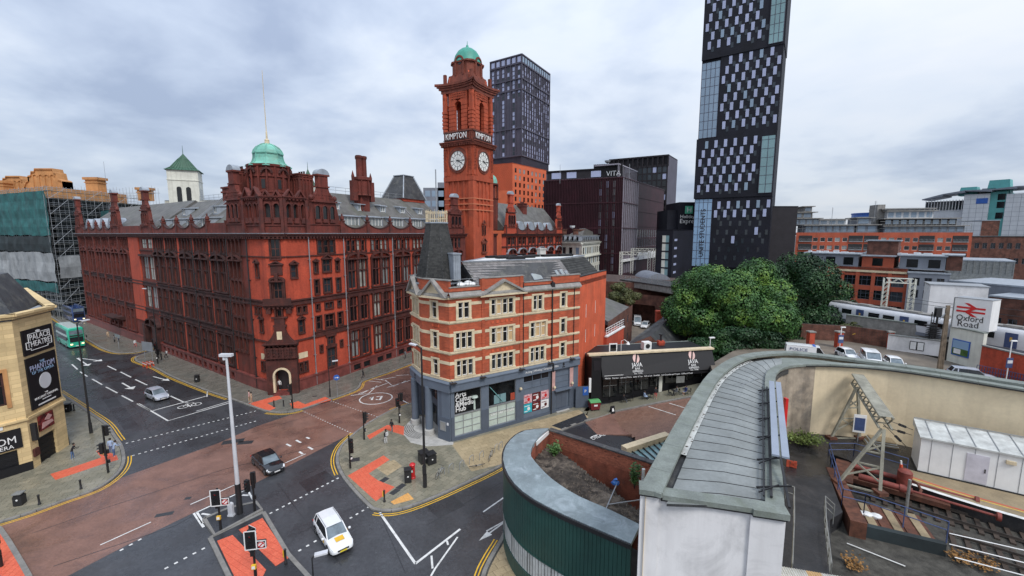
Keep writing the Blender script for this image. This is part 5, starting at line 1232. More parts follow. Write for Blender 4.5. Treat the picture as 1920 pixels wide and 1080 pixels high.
# slate spire with cresting
sc=(-9.0,51.6);sr=[(2.75,18.3),(2.55,19.2),(2.2,20.8),(1.8,22.6),(1.42,24.4),(1.3,25.2)]
oct_=lambda r,ph=.5:[(sc[0]+r*math.cos(2*PI*(i+ph)/8),sc[1]+r*math.sin(2*PI*(i+ph)/8))for i in range(8)]
mb=MB()
for(r0,z0_),(r1,z1_)in zip(sr,sr[1:]):mb.prism(oct_(r0),z0_,z1_,top=oct_(r1))
spire=part('spire',mb,'slate',arts,world=True)
cr_=MB()
for(r0,z0_),(r1,z1_)in zip(sr,sr[1:]):
 nrow=max(2,int((z1_-z0_)/.2));q0,q1_=oct_(r0),oct_(r1)
 for k in range(8):
  A,B,C_,D_=Vector((*q0[k],z0_)),Vector((*q0[(k+1)%8],z0_)),Vector((*q1_[(k+1)%8],z1_)),Vector((*q1_[k],z1_));nrm=(B-A).cross(D_-A).normalized()
  if nrm.z<-.2:nrm=-nrm
  for j in range(nrow):
   a,b_=A.lerp(D_,j/nrow),B.lerp(C_,j/nrow);c,d=B.lerp(C_,(j+1.1)/nrow),A.lerp(D_,(j+1.1)/nrow);n=max(3,int((b_-a).length/.28))
   for i in range(n):
    u0,u1=(i+(j%2)*.5)/n,min((i+(j%2)*.5+.95)/n,1)
    if u0>=1:continue
    h=.035+rr.uniform(0,.02);cr_.add([a.lerp(b_,u0)+nrm*h,a.lerp(b_,u1)+nrm*h,d.lerp(c,u1)+nrm*.012,d.lerp(c,u0)+nrm*.012,a.lerp(b_,u0),a.lerp(b_,u1)],[(0,1,2,3),(4,5,1,0)])
o=part('spire_slate',cr_,'slate_dark_pieces',arts,world=True);o['kind']='stuff'
mb=MB();mb.prism(oct_(1.4),25.2,25.35);mb.prism(oct_(2.9),18.1,18.3);part('spire_flashing',mb,'lead',arts,world=True)
mb=MB();o8=oct_(1.28)
for i in range(8):
 a,b_=o8[i],o8[(i+1)%8];mb.bar((*a,25.35),(*a,26.7),.06);mb.bar((*a,25.75),(*b_,25.75),.05);mb.bar((*a,26.4),(*b_,26.4),.06)
 for t in(.25,.5,.75):
  p=(a[0]+(b_[0]-a[0])*t,a[1]+(b_[1]-a[1])*t);mb.bar((*p,25.35),(*p,26.4 if t!=.5 else 26.8),.045);mb.bar((p[0]-.12,p[1],26.55),(p[0]+.12,p[1],26.55),.06)
part('spire_cresting',mb,'stone_buff',arts,world=True)
mb=MB();mb.tube((*sc,25.3),(*sc,31.5),.07,n=6);part('flagpole',mb,'metal_grey',arts,world=True)
mb=MB();mb.box(-.45,.45,-1.0,1.4,18.6,21.6);mb.box(-.55,.55,-1.1,1.0,21.6,21.75)
for i in range(4):mb.box(-.4+i*.22,-.33+i*.22,-1.05,-1.0,18.7,21.4)
part('spire_door',mb,'lead',arts,(-6.9,50.2-52,0),R(32))
for i,(x,y,s_)in enumerate(((-6.0,49.6,.5),(-5.2,50.2,.6),(-4.6,50.3,.45))):
 mb=MB();mb.lathe([(s_*.9,0),(s_,s_*.3),(s_*.7,s_*.8),(s_*.2,s_)],7);dust=part('dust_sheet',mb,'paint_white',arts,(x,y-52,17.9),i,smooth=True)
mb=MB();mb.prism([aL,aR,aB,(3,70),(-6,63),q2,q1],17.0,17.6);part('roof_deck',mb,'slate',arts,world=True)
# ------------------------------------------------------------------ buildings round the junction and beyond
dm('stone_yellow',(0.80,0.60,0.31),.8,.07,.6,.2,6,brick=(1.5,.42,.02,(.55,.40,.2)),streak=.12,fine=.1)
dm('net_teal',(0.045,0.20,0.20),.85,.35,.35,.6,2,streak=.4,fine=.4);dm('net_white',(0.40,0.42,0.43),.85,.25,.3,.6,2,streak=.3,fine=.2);dm('scaffold_dark',(0.03,0.045,0.05),.8,.4,.3)
dm('orange_stone',(0.56,0.28,0.11),.85,.18,.4,.3,4,streak=.3);dm('white_stone',(0.68,0.68,0.60),.8,.1,.5,streak=.25);dm('green_roof',(0.045,0.12,0.075),.6,.2,.6)
dm('purple_clad',(0.085,0.078,0.108),.5,.15,.2,streak=.1,spec=.3);dm('maroon_clad',(0.052,0.013,0.02),.55,.25,.2,streak=.4,spec=.3);dm('black_clad',(0.015,0.016,0.025),.65,.25,.2,fine=.2,spec=.25);dm('fin_pale',(0.33,0.31,0.36),.45,.1,1)
dm('orange_clad',(0.66,0.14,0.055),.8,.1,.3);dm('panel_lilac',(0.40,0.44,0.62),.3,.12,.15);dm('panel_blue',(0.27,0.42,0.60),.2,.08,.1);dm('brown_dark',(0.022,0.019,0.023),.6,.2,.4,spec=.3)
dm('brick_apartment',(0.45,0.10,0.05),.85,.15,.3,.2,5,streak=.25,fine=.2);dm('grey_clad',(0.20,0.22,0.26),.6,.12,.4,streak=.2);dm('white_clad',(0.62,0.64,0.66),.5,.07,.3,streak=.12);dm('teal_clad',(0.10,0.36,0.35),.5,.1,.3)
dm('logo_green',(0.10,0.45,0.28),.4,.05);dm('gold_strip',(0.55,0.4,0.2),.6)
def bld(name,label,cat,pts,group=None):
 r=thing(name,label,cat,(sum(p[0]for p in pts)/len(pts),sum(p[1]for p in pts)/len(pts),0),group=group)
 fs=[(Fac(r,a,ang2(a,b)),math.dist(a,b))for a,b in zip(pts,pts[1:])]
 return r,fs
PM={}
def gridwin(fac,L,z0,z1,nx,nz,w,h,wallm,gm='glass_dark',fm=None,pad=1.0,zpad=.8,depth=.2,base=0.0,name='wall',skipf=None,nv=1,trans=(),only_wall=False,top=0.0):
 pw=(L-2*pad)/nx;ph=(z1-z0-zpad*2)/nz;ops=[]
 for i in range(nx):
  for j in range(nz):
   if skipf and skipf(i,j):continue
   xc=pad+(i+.5)*pw;zc=z0+zpad+(j+.5)*ph;ops.append((xc-w/2,xc+w/2,zc-h/2,zc+h/2))
 fac.mb(name,wall(0,L,base,z1+top,ops,depth),wallm)
 for k,(a,b,c,d)in enumerate(ops):
  g=gm if isinstance(gm,str)else rg.choice(gm)
  if fm:
   fr,pn=win_mesh(w,h,nv,trans,.08,.06,fm,g);o=fac.put('window',fr,(a+b)/2,c,depth*-0+.0);link('pane',pn,o)
  else:
   key=(round(w,2),round(h,2),g)
   if key not in PM:PM[key]=MB().add([(-w/2,.12,0),(w/2,.12,0),(w/2,.12,h),(-w/2,.12,h)],[(0,1,2,3)]).mesh('window',g)
   fac.put('window',PM[key],(a+b)/2,c)
 return ops
def roofslab(root,pts,z,th=.3,m='concrete_pale',name='roof'):
 mb=MB();mb.prism(pts,z-th,z);part(name,mb,m,root,world=True)
# --- theatre on the left
pR,pM,pL=G(130,836),G(64,881),G(-90,930)
pBk=(pR[0]-20,pR[1]+15)
theatre,tf=bld('theatre','pale yellow stone theatre corner with black banners and slate roof at the left edge','theatre',[pL,pM,pR,pBk])
(TL,LL),(TM,LM),(TR,LR)=tf
TZ=16.2
TL.mb('stone_wall',wall(0,LL,0,TZ,[(LL-4.1,LL-1.1,7.3,10.6),(LL-8,LL-.9,0,2.6)],.5),'stone_yellow')
TM.mb('stone_wall',wall(0,LM,0,TZ,[(1.0,LM-1.7,0,2.9)],.5),'stone_yellow');TR.mb('stone_wall',wall(0,LR,0,TZ,[],.3),'stone_yellow')
for F_,L_ in tf:
 mb=MB();mb.box(-.2,L_+.2,-.25,0,TZ-.5,TZ-.25);mb.box(-.3,L_+.3,-.45,.3,TZ-.25,TZ);mb.box(-.1,L_+.1,-.18,0,5.35,5.6);F_.mb('cornice',mb,'stone_yellow')
 mb=MB();mb.box(0,L_,-.06,-.0,0,1.0);F_.mb('plinth',mb,'paint_black')if F_ is not TM else None
window(TL,LL-2.6,7.3,3.0,3.3,nv=2,trans=(.6,),ft=.15,fm='terracotta_sooty',gm='glass_dark')
mb=MB();mb.box(LL-4.4,LL-4.1,-.1,.1,7.0,10.9);mb.box(LL-1.1,LL-.8,-.1,.1,7.0,10.9);mb.box(LL-4.1,LL-1.1,-.1,.1,10.6,10.9);TL.mb('window_surround',mb,'orange_stone')
for F_,a,b in((TL,LL-8,LL-.9),(TM,1.0,LM-1.7)):
 for i in range(10):
  mb=MB();mb.box(a,b,.2+.03*(i%2),.3,i*.27,(i+1)*.27-.02);F_.mb('shutter_slat',mb,'paint_black')
mb=MB();mb.prism([pL,pM,pR,pBk,(pBk[0]-30,pBk[1]-8),(pL[0]-14,pL[1]+8)],TZ-.7,TZ-.5);part('roof_deck',mb,'lead',theatre,world=True)
rbs=[(pL[0]+1.0,pL[1]+1.6),(pM[0]-1.6,pM[1]+1.5),(pM[0]-7.0,pM[1]+9.0),(pM[0]-24,pM[1]+12),(pL[0]-14,pL[1]+6)]
ctr=(sum(p[0]for p in rbs)/5,sum(p[1]for p in rbs)/5)
mb=MB();mb.prism(rbs,TZ-.5,TZ+3.4,top=[(ctr[0]+(p[0]-ctr[0])*.62,ctr[1]+(p[1]-ctr[1])*.62)for p in rbs]);part('slate_roof',mb,'slate',theatre,world=True)
def banner(fac,x0,x1,z0,z1,m='paint_black',out=.12,name='banner'):
 mb=MB();mb.box(x0,x1,-out,-.001,z0,z1);return fac.mb(name,mb,m)
x0b,x1b=.75,LM-.35
banner(TM,x0b,x1b,11.7,14.3)
xm=(x0b+x1b)/2;bw=x1b-x0b
ftext(TM,'PALACE',bw*.2,'paint_white',xm+.15,13.15,.15,'CENTER',fit=bw*.66);ftext(TM,'THEATRE',bw*.2,'paint_white',xm-.05,12.45,.15,'CENTER',fit=bw*.76)
mb=MB()
pl=[(xm-bw*.33,13.0),(xm-bw*.33,13.8),(xm+bw*.38,13.8),(xm+bw*.38,13.05),(xm+bw*.42,13.05),(xm+bw*.42,12.3),(xm+bw*.28,12.3),(xm+bw*.28,12.1),(xm-bw*.28,12.1),(xm-bw*.28,12.3),(xm-bw*.42,12.3),(xm-bw*.42,13.0),(xm-bw*.33,13.0)]
for a,b in zip(pl,pl[1:]):mb.bar((a[0],-.14,a[1]),(b[0],-.14,b[1]),.05)
mb.xz([(xm+.3*math.cos(t),13.95+.12*math.sin(t))for t in np.linspace(0,2*PI,12)],-.15,-.12);TM.mb('banner_border',mb,'paint_white')
banner(TM,x0b,x1b,6.0,11.4);ftext(TM,'CAMERON MACKINTOSH',.2,'paint_white',xm,11.0,.15,'CENTER')if False else None
ftext(TM,'THE',.4,'panel_blue',xm,10.55,.15,'CENTER');ftext(TM,'PHANTOM',bw*.21,'panel_lilac',xm,9.95,.15,'CENTER',fit=bw*.82);ftext(TM,'OF THE OPERA',bw*.11,'panel_blue',xm,9.6,.15,'CENTER')
ftext(TM,'THE',.25,'paint_white',xm,7.2,.15,'CENTER');ftext(TM,'BRILLIANT ORIGINAL',.33,'paint_white',xm,6.9,.15,'CENTER',fit=bw*.8);TM.mb('print_line',MB().box(xm-bw*.3,xm+bw*.3,-.14,-.12,6.22,6.36),'paint_white');TM.mb('print_line',MB().box(xm-bw*.15,xm+bw*.15,-.14,-.12,6.66,6.74),'paint_white')
mb=MB();mb.xz([(xm+.1+bw*.2*math.cos(t),8.55+.85*math.sin(t))for t in np.linspace(0,2*PI,24)[:-1]],-.15,-.12);TM.mb('banner_oval',mb,'white_clad')
banner(TM,1.3,LM-1.9,3.5,5.1,'poster_red',.15,'poster');mb=MB();mb.xz([(2.0,4.5),(2.6,4.95),(3.1,4.6),(2.6,4.3)],-.17,-.15);mb.xz([(1.5,3.7),(3.2,3.9),(3.0,4.2),(1.7,4.3)],-.17,-.15);TM.mb('poster_print',mb,'panel_pink')
banner(TL,LL-8.0,LL-.5,2.75,4.75);ftext(TL,'THE',.45,'paint_white',LL-3.0,4.2,.15,'CENTER');ftext(TL,'PHANTOM',1.0,'paint_white',LL-2.9,3.4,.15,'CENTER',fit=4.0);ftext(TL,'OF THE OPERA',.55,'paint_white',LL-2.9,2.9,.15,'CENTER',fit=3.6)
banner(TL,LL-3.2,LL-1.6,5.0-.05,5.3,'paint_white',.08,'name_plate');mb=MB();mb.box(.25,.6,-.4,0,3.0,4.8);TM.mb('wall_lantern',mb,'iron_black');mb=MB();mb.box(.15,.8,-.2,0,1.3,2.1);TM.mb('notice_box',mb,'terracotta')
# --- building wrapped in scaffolding
sC,sL,sR=(-127,119),(-190,146),(-127,150)
scaf,sf=bld('scaffolded_building','large building wrapped in scaffolding with teal and white netting behind the red hotel','building',[sL,sC,sR])
core=[(-129,122),(-192,149),(-160,170),(-129,152)]
mb=MB();mb.prism(core,0,34);part('wall',mb,'scaffold_dark',scaf,world=True)
for F_,L_ in sf:
 nl=17;lifts=[i*2.1 for i in range(nl+1)]
 mb=MB()
 for z in lifts[1:]:mb.box(0,L_,0.0,1.2,z,z+.07)
 F_.mb('scaffold_board',mb,'gold_strip'if False else 'galv')
 mb=MB()
 for x in np.arange(0,L_+.1,2.6):
  for y in(0,1.2):mb.tube((x,y,0),(x,y,37),.05,n=4)
 for z in lifts[1:]:
  mb.tube((0,-.05,z+1.0),(L_,-.05,z+1.0),.045,n=4);mb.tube((0,-.05,z+.5),(L_,-.05,z+.5),.04,n=4)
 for i in range(0,nl,2):
  for x in np.arange(0,L_-5,10.4):mb.tube((x,-.06,lifts[i]),(x+5.2,-.06,lifts[i+2]if i+2<=nl else 37),.045,n=4)
 F_.mb('scaffold_tube',mb,'metal_grey')
F_,L_=sf[0]
def net(F_,L_,za,zb,m,x0=0):
 mb=MB();n=int((L_-x0)/2.6);lev=max(1,int((zb-za)/2.1));r2=random.Random(int(za))
 g=[[(x0+(L_-x0)*i/n,-.12-(.0 if i%2 else .25)-r2.uniform(0,.12)-(.2 if j%2 else 0),za+(zb-za)*j/lev+(r2.uniform(-.25,.25)if j in(0,lev)else 0))for j in range(lev+1)]for i in range(n+1)]
 for i in range(n):
  for j in range(lev):mb.add([g[i][j],g[i+1][j],g[i+1][j+1],g[i][j+1]],[(0,1,2,3)])
 F_.mb('debris_net',mb,m)
net(F_,L_,23.5,35.6,'net_teal');net(F_,L_,10.5,18.6,'net_white');net(F_,L_,7.5,10.2,'net_teal')
net(sf[1][0],6,11.5,17.6,'net_white',0);net(sf[1][0],sf[1][1],29,31,'net_teal',14);net(F_,L_,18.9,23.2,'scaffold_dark')
mb=MB();mb.prism([(-133,125),(-195,150),(-165,168),(-133,150)],34,37.3);part('attic',mb,'orange_stone',scaf,world=True)
def baroque(px0,px1,ytop,ybase,D,nstep=2):
 x0,x1=P(px0,438,D)[0],P(px1,438,D)[0];zt,zb=Zt(ytop,D),Zt(ybase,D);w=x1-x0;h=zt-zb
 prof=[(0,0),(0,.25),(.06,.45),(.12,.5),(.12,.68),(.2,.72),(.22,.88),(.3,.88),(.32,1.0),(.78,1.0),(.8,.85),(.86,.82),(.88,.55),(.97,.5),(1.0,.45),(1.0,0)]
 mb=MB();mb.xz([(x0+u*w,zb+v*h)for u,v in prof],D,D+3)
 for a,b in zip(prof,prof[1:]):mb.xz([(x0+a[0]*w,zb+a[1]*h),(x0+b[0]*w,zb+b[1]*h),(x0+b[0]*w,zb+b[1]*h+.4),(x0+a[0]*w,zb+a[1]*h+.4)],D-.4,D+3.2)
 for k in range(4):
  c=x0+w*(.3+.15*k);A1=arc(c,zb+h*.7,w*.055,0,180,8)
  for p,q in zip(A1,A1[1:]):mb.bar((p[0],D-.2,p[1]),(q[0],D-.2,q[1]),.22)
  mb.box(c-w*.06,c-w*.045,D-.3,D,zb+h*.1,zb+h*.7)
 part('ornate_gable',mb,'orange_stone',scaf,world=True)
baroque(10,66,332,364,150);baroque(60,131,318,362,148)
for px_,y0_,y1_,w in((170,334,360,28),(265,353,366,22),(-5,340,370,24)):
 x,D,z=P(px_,y0_,150 if px_>200 else 143);zb=Zt(y1_+10,D);k=w*D/806/2;mb=MB();mb.box(x-k*.8,x+k*.8,D,D+3,zb,z);mb.box(x-k,x+k,D-.4,D+3.4,z-.5,z+.3);mb.box(x-k*.9,x+k*.9,D-.2,D+3.2,z-1.5,z-1.2);part('chimney',mb,'orange_stone',scaf,world=True)
mb=MB()
for px_ in list(range(0,140,7))+list(range(140,300,6)):
 x,D,z=P(px_,352+rg.uniform(-4,3),146+rg.uniform(0,8));mb.tube((x,D,33),(x,D,z),.06,n=4)
for a,b,y in((0,125,358),(130,300,362),(135,215,356)):
 p,q=P(a,y,147),P(b,y,147);mb.tube(p,q,.06,n=4)
part('scaffold_tube',mb,'metal_grey',scaf,world=True)
r,fs=bld('pale_rear_block','pale rendered block with small windows seen over the hotel roof','building',[(-128,160),(-98,156),(-96,175)])
gridwin(fs[0][0],fs[0][1],24,36,7,2,2.0,2.4,'white_stone',('glass_dark','glass_mid'),base=10);fs[1][0].mb('wall',wall(0,fs[1][1],10,36,[],.2),'white_stone');roofslab(r,[(-128,160),(-98,156),(-96,175),(-126,178)],36.2,.4,'lead')
for(x,y,z0_,z1_)in((P(210,305,140)),)and[(*P(210,438,138)[:2],30,P(210,303,138)[2])]:
 t=thing('roof_mast','thin white mast rising behind the hotel gables at the left','mast',(x,y,0));mb=MB();mb.tube((0,0,z0_-20),(0,0,z1_),.09,.04,n=6);mb.tube((0,0,z0_-20),(0,0,z0_+3),.25,n=6);mb.box(-.3,.3,-.3,.3,z0_+3,z0_+3.4);part('pole',mb,'metal_grey',t)
# --- white tower with green pyramid roof
def bell_tower(px_,D,ye,yapex,wpx,label,ang=28):
 x=P(px_,438,D)[0];w=wpx*D/806/2*.6;ze,za=Zt(ye,D),Zt(yapex,D)
 t=thing('white_tower',label,'tower',(x,D,0),R(ang));mb=MB();mb.box(-w,w,-w,w,10,ze);mb.box(-w*1.04,w*1.04,-w*1.04,w*1.04,ze-3.6,ze-3.3);part('wall',mb,'white_stone',t)
 mb=MB();mb.prism([(-w*1.14,-w*1.14),(w*1.14,-w*1.14),(w*1.14,w*1.14),(-w*1.14,w*1.14)],ze,ze+1.0,top=[(-w*.8,-w*.8),(w*.8,-w*.8),(w*.8,w*.8),(-w*.8,w*.8)]);mb.prism([(-w*.8,-w*.8),(w*.8,-w*.8),(w*.8,w*.8),(-w*.8,w*.8)],ze+1.0,za,top=[(-.1,-.1),(.1,-.1),(.1,.1),(-.1,.1)])
 for k in range(4):
  for i in range(9):
   u=-1+2*(i+.5)/9;a,b=Vector((u*w*1.1,-w*1.12,ze+.1)),Vector((u*w*.8,-w*.8,ze+1.1));c=Vector((u*.1,-.1,za));mm=Matrix.Rotation(k*PI/2,3,'Z')
   mb.bar(mm@a,mm@b,.14);mb.bar(mm@b,mm@b.lerp(c,1-abs(u)*.4),.14)
 mb.tube((0,0,za),(0,0,za+3),.12,.04,n=5);part('roof',mb,'green_roof',t)
 for k in range(4):
  m3=R(90*k)
  for xx in((-.55,-.18,.18,.55)if k%2 else(-.3,.3)):
   ww,hh=(w*.11,6.5)if k%2 else(w*.16,6.5)
   mb=MB();mb.xz([(xx*w-ww,ze-13),(xx*w+ww,ze-13),(xx*w+ww,ze-13+hh)]+arc(xx*w,ze-13+hh,ww,0,180,6),-w-.03,-w+.05);link('window',mb.mesh('window','glass_dark'),t,rz=m3)
 return t
bell_tower(357,160,322,289,76,'white tower with green pyramid roof and arched openings left of the dome')
t=bell_tower(584,170,350,318,40,'grey roofed pale tower partly hidden behind the gable right of the dome')
# --- tall purple tower with orange base
tC,tLp,tRp=(5.0,232),(-11.6,243),(21.7,260)
CQ,cf=bld('purple_tower','tall purple grey apartment tower with orange base right of the clock tower','tower',[tLp,tC,tRp])
ZT=Zt(101,232);ZB=Zt(298,240)
for k,(F_,L_)in enumerate(cf):
 n=6 if k==0 else 12;nz=20;pw=L_/n
 strips=MB();fins=MB()
 ops=[((i+.5)*pw-pw*.2,(i+.5)*pw+pw*.2,ZB+1+j*(ZT-ZB-6)/nz,ZB+1+(j+.84)*(ZT-ZB-6)/nz)for i in range(n)for j in range(nz)]
 ops=[o for o in ops if k==1 or int(o[0]/pw)%2==0 or o[2]>ZT-22]
 F_.mb('wall',wall(0,L_,ZB-6,ZT,ops,.3),'purple_clad')
 h=.84*(ZT-ZB-6)/nz;me=MB().add([(-pw*.2,.1,0),(pw*.2,.1,0),(pw*.2,.1,h),(-pw*.2,.1,h)],[(0,1,2,3)]);ma,mb_=me.mesh('window','panel_lilac'),me.mesh('window','glass_mid')
 for o in ops:F_.put('window',ma if rg.random()<.62 else mb_,(o[0]+o[1])/2,o[2])
 for i in range(n+1):fins.box(i*pw-.16,i*pw+.16,-.45,0,ZB,ZT)
 for z in(ZB+.2,ZB+(ZT-ZB)*.28,ZB+(ZT-ZB)*.66,ZT-12,ZT-4.5,ZT-.5):fins.box(-.2,L_+.2,-.5,0,z,z+.6)
 F_.mb('facade_fin',fins,'purple_clad')
 cr2=MB()
 for i in range(n):cr2.box(i*pw+pw*.25,(i+1)*pw-pw*.1,-.2,-.02,ZT-3.6,ZT-.9)
 F_.mb('crown_opening',cr2,'panel_lilac'if k==0 else 'glass_sky')
roofslab(CQ,[tLp,tC,tRp,(6,272)],ZT+.1,1,'purple_clad');mb=MB();mb.prism([tLp,tC,tRp,(6,272)],0,ZB);part('core',mb,'purple_clad',CQ,world=True)
oC=(P(961,438,215)[0],215);oL=(P(920,438,221)[0],221);oR=(P(1023,438,240)[0],240);ZO=Zt(305,215)
of=[(Fac(CQ,oL,ang2(oL,oC)),math.dist(oL,oC)),(Fac(CQ,oC,ang2(oC,oR)),math.dist(oC,oR))]
F_,L_=of[0];F_.mb('podium_wall',wall(0,L_,0,ZO,[],.2),'orange_clad');mb=MB()
for i in range(12):
 for j in range(8):
  x,z=L_*(i+.5)/12,ZO-13+j*1.6;mb.bar((x-L_/24,-.05,z),(x+L_/24,-.05,z+1.6),.12);mb.bar((x+L_/24,-.05,z),(x-L_/24,-.05,z+1.6),.12)
F_.mb('lattice_relief',mb,'brick_orange')
F_,L_=of[1];gridwin(F_,L_,ZO-30,ZO-1,8,8,1.5,2.2,'orange_clad',('glass_dark','glass_dark','glass_pale'),None,.8,.6,base=0,top=1)
roofslab(CQ,[oL,oC,oR,(oL[0]+18,255)],ZO,.5,'orange_clad')
lR=(P(1028,438,238)[0],238.3);F2_=Fac(CQ,(P(1005,438,230)[0],230),ang2((P(1005,438,230)[0],230),lR));L2_=math.dist((P(1005,438,230)[0],230),lR);gridwin(F2_,L2_,20,Zt(378,233),3,5,1.4,2,'orange_clad','glass_dark',base=0)
# --- maroon slab block with vertical fins
vL,vC,vR=(P(1020,438,182)[0],182),(P(1165,438,170)[0],170),(P(1192,438,186)[0],186)
VB,vf=bld('maroon_office_block','dark maroon block with vertical fins and white sign on its roof','office block',[vL,vC,vR]);ZV=46.0
for k,(F_,L_)in enumerate(vf):
 n=24 if k==0 else 8;pw=L_/n;rows=12;rh=(ZV-10)/rows
 cols=(17,19,21)if k==0 else range(n);ops=[(i*pw+pw*.2,(i+1)*pw-pw*.15,9+j*rh,9+(j+.86)*rh)for i in cols for j in range(rows)]
 F_.mb('wall',wall(0,L_,0,ZV,ops,.3),'maroon_clad');w=pw*.65;h=.86*rh;me=MB().add([(-w/2,.1,0),(w/2,.1,0),(w/2,.1,h),(-w/2,.1,h)],[(0,1,2,3)]);ms=[me.mesh('window',x)for x in('panel_lilac','glass_mid','glass_dark','glass_pale')]
 for o in ops:F_.put('window',rg.choice(ms if k==0 else ms[1:3]),(o[0]+o[1])/2,o[2])
 f=MB()
 for i in range(n*(2 if k==0 else 1)+1):
  x=i*pw/(2 if k==0 else 1)
  f.box(x-.1,x+.1,-.5,0,8,ZV)
 F_.mb('facade_fin',f,'maroon_clad'if k==0 else 'fin_pale')
 f=MB()
 for z in(16,26,36,ZV-.5):f.box(-.1,L_+.1,-.55,0,z,z+.35)
 F_.mb('floor_band',f,'maroon_clad');mb=MB();mb.box(-.3,L_+.3,-1.2,0,13 if k==0 else 12.8,13.7);F_.mb('canopy',mb,'paint_white')if k==1 else None
roofslab(VB,[vL,vC,vR,(25,195)],ZV+.05,.6,'grey_clad')
F_,L_=vf[0]
mb=MB();mb.box(.5,L_*.62,2,10,ZV,ZV+3.6);F_.mb('penthouse',mb,'brown_dark');mb=MB()
for x in(2.5,9,19):mb.box(x,x+4.0,1.9,2.0,ZV+.6,ZV+3.0)
F_.mb('penthouse_window',mb,'panel_lilac');mb=MB()
for x in np.arange(.5,L_*.62,.8):mb.box(x,x+.15,1.8,2,ZV+3.0,ZV+3.7)
mb.box(.2,L_*.65,1.6,10,ZV+3.6,ZV+3.9);F_.mb('penthouse_cladding',mb,'brown_dark')
mb=MB();mb.box(L_*.62,L_*.97,3,12,ZV,ZV+5.6)
for x in np.arange(L_*.62,L_*.97,.7):mb.box(x,x+.2,2.8,3,ZV,ZV+5.7)
F_.mb('plant_enclosure',mb,'brown_dark');ftext(F_,'VITA',2.7,'paint_white',L_*.78,ZV+.9,-2.7,'LEFT')
mb=MB();mb.lathe([(.05,ZV+6),(1.0,ZV+6.6),(1.2,ZV+7.2)],10,(L_*.78,5));F_.mb('satellite_dish',mb,'metal_grey')
F_,L_=vf[1];mb=MB()
for x in np.arange(0,L_+6,1.6):mb.box(x,x+.12,2,2.2,ZV,ZV+5)
mb.box(0,L_+6,1.9,12,ZV+4.8,ZV+5.2);F_.mb('roof_frame',mb,'fin_pale')
b2=[(P(1194,438,189)[0],189),(P(1242,438,223)[0],223)];V2,f2_=bld('maroon_rear_block','maroon brick block with blank upper wall and long windows behind the finned block','office block',b2)
F_,L_=f2_[0];F_.mb('wall',wall(0,L_,0,46.4,[(i*L_/12+.5,(i+1)*L_/12-.5,14+j*4.2,17.4+j*4.2)for i in range(12)for j in range(3)],.3),'maroon_clad')
for i in range(12):
 for j in range(3):w=L_/12-1;window(F_,(i+.5)*L_/12,14+j*4.2,w,3.4,nv=2,trans=(),ft=.1,fm='fin_pale',gm='glass_dark')
mb=MB()
for z in(27,33.5,39.5,45.9):mb.box(0,L_,-.2,0,z,z+.3)
mb.box(-.5,L_,-1,0,12.6,13.4);F_.mb('floor_band',mb,'maroon_clad');mb=MB()
for i in range(6):mb.xz(arc(L_*(i+.5)/6,12.5,L_/13,0,180,6),-1.2,-.2)
F_.mb('canopy',mb,'paint_white');roofslab(V2,[b2[0],b2[1],(60,240),(40,205)],46.4,.5,'grey_clad')
t3=[(P(1139,438,251)[0],251),(P(1247,438,235)[0],235),(P(1264,438,252)[0],252)];V3,f3_=bld('dark_rear_tower','dark slab tower with open roof frame and lilac windows behind the maroon blocks','tower',t3);Z3=66
F_,L_=f3_[0];gridwin(F_,L_,30,Z3-5,12,8,1.9,2.9,'brown_dark',('panel_lilac','glass_mid','glass_dark'),base=0,pad=.4,skipf=lambda i,j:i<6,top=5 if False else 0)
mb=MB()
for i in range(13):mb.box(i*L_/12-.3,i*L_/12+.3,-.3,.3,Z3-6,Z3)
mb.box(0,L_,-.3,1,Z3-.8,Z3);mb.box(0,L_,.8,1.2,Z3-6,Z3);F_.mb('roof_frame',mb,'brown_dark');mb=MB();mb.box(.3,L_-.3,.6,.75,Z3-5,Z3-1);F_.mb('window',mb,'panel_lilac')if False else None
f3_[1][0].mb('wall',wall(0,f3_[1][1],0,Z3,[],.2),'purple_clad');roofslab(V3,[*t3,(75,265)],Z3+.02,.7,'brown_dark')
# --- small white ornate block
w3=[(P(1050,438,158)[0],158),(P(1092,438,149)[0],149),(P(1142,438,188)[0],188)];WB,wf=bld('white_ornate_building','low cream stone block with slate mansard and dormers below the maroon block','building',w3)
for k,(F_,L_)in enumerate(wf):
 gridwin(F_,L_,4,20.6,3 if k==0 else 14,4,1.7,2.4,'white_stone',('glass_dark','glass_mid','glass_sky'),pad=.6,base=0)
 mb=MB();cornice(mb,0,L_,20.9,.7,.7);mb.box(0,L_,-.6,0,15.6,16);F_.mb('cornice',mb,'white_stone')
 mb=MB()
 for x in np.arange(1,L_-1,2.4):mb.box(x,x+1.1,.2,1.6,21.3,23);mb.box(x-.1,x+1.2,0.1,1.8,23,23.2)
 F_.mb('dormer',mb,'lead');mb=MB()
 for x in np.arange(1,L_-1,2.4):mb.box(x+.15,x+.95,.15,.2,21.5,22.8)
 F_.mb('window',mb,'glass_dark')
mb=MB();wp_=[*w3,(P(1110,438,200)[0],200),(20,176)];cw=(sum(p[0]for p in wp_)/5,sum(p[1]for p in wp_)/5);mb.prism(wp_,20.9,23.6,top=[(cw[0]+(p[0]-cw[0])*.86,cw[1]+(p[1]-cw[1])*.86)for p in wp_]);mb.prism([(cw[0]+(p[0]-cw[0])*.6,cw[1]+(p[1]-cw[1])*.6)for p in wp_],23.6,26,top=[(cw[0]+(p[0]-cw[0])*.1,cw[1]+(p[1]-cw[1])*.4)for p in wp_]);part('mansard_roof',mb,'slate_light',WB,world=True)
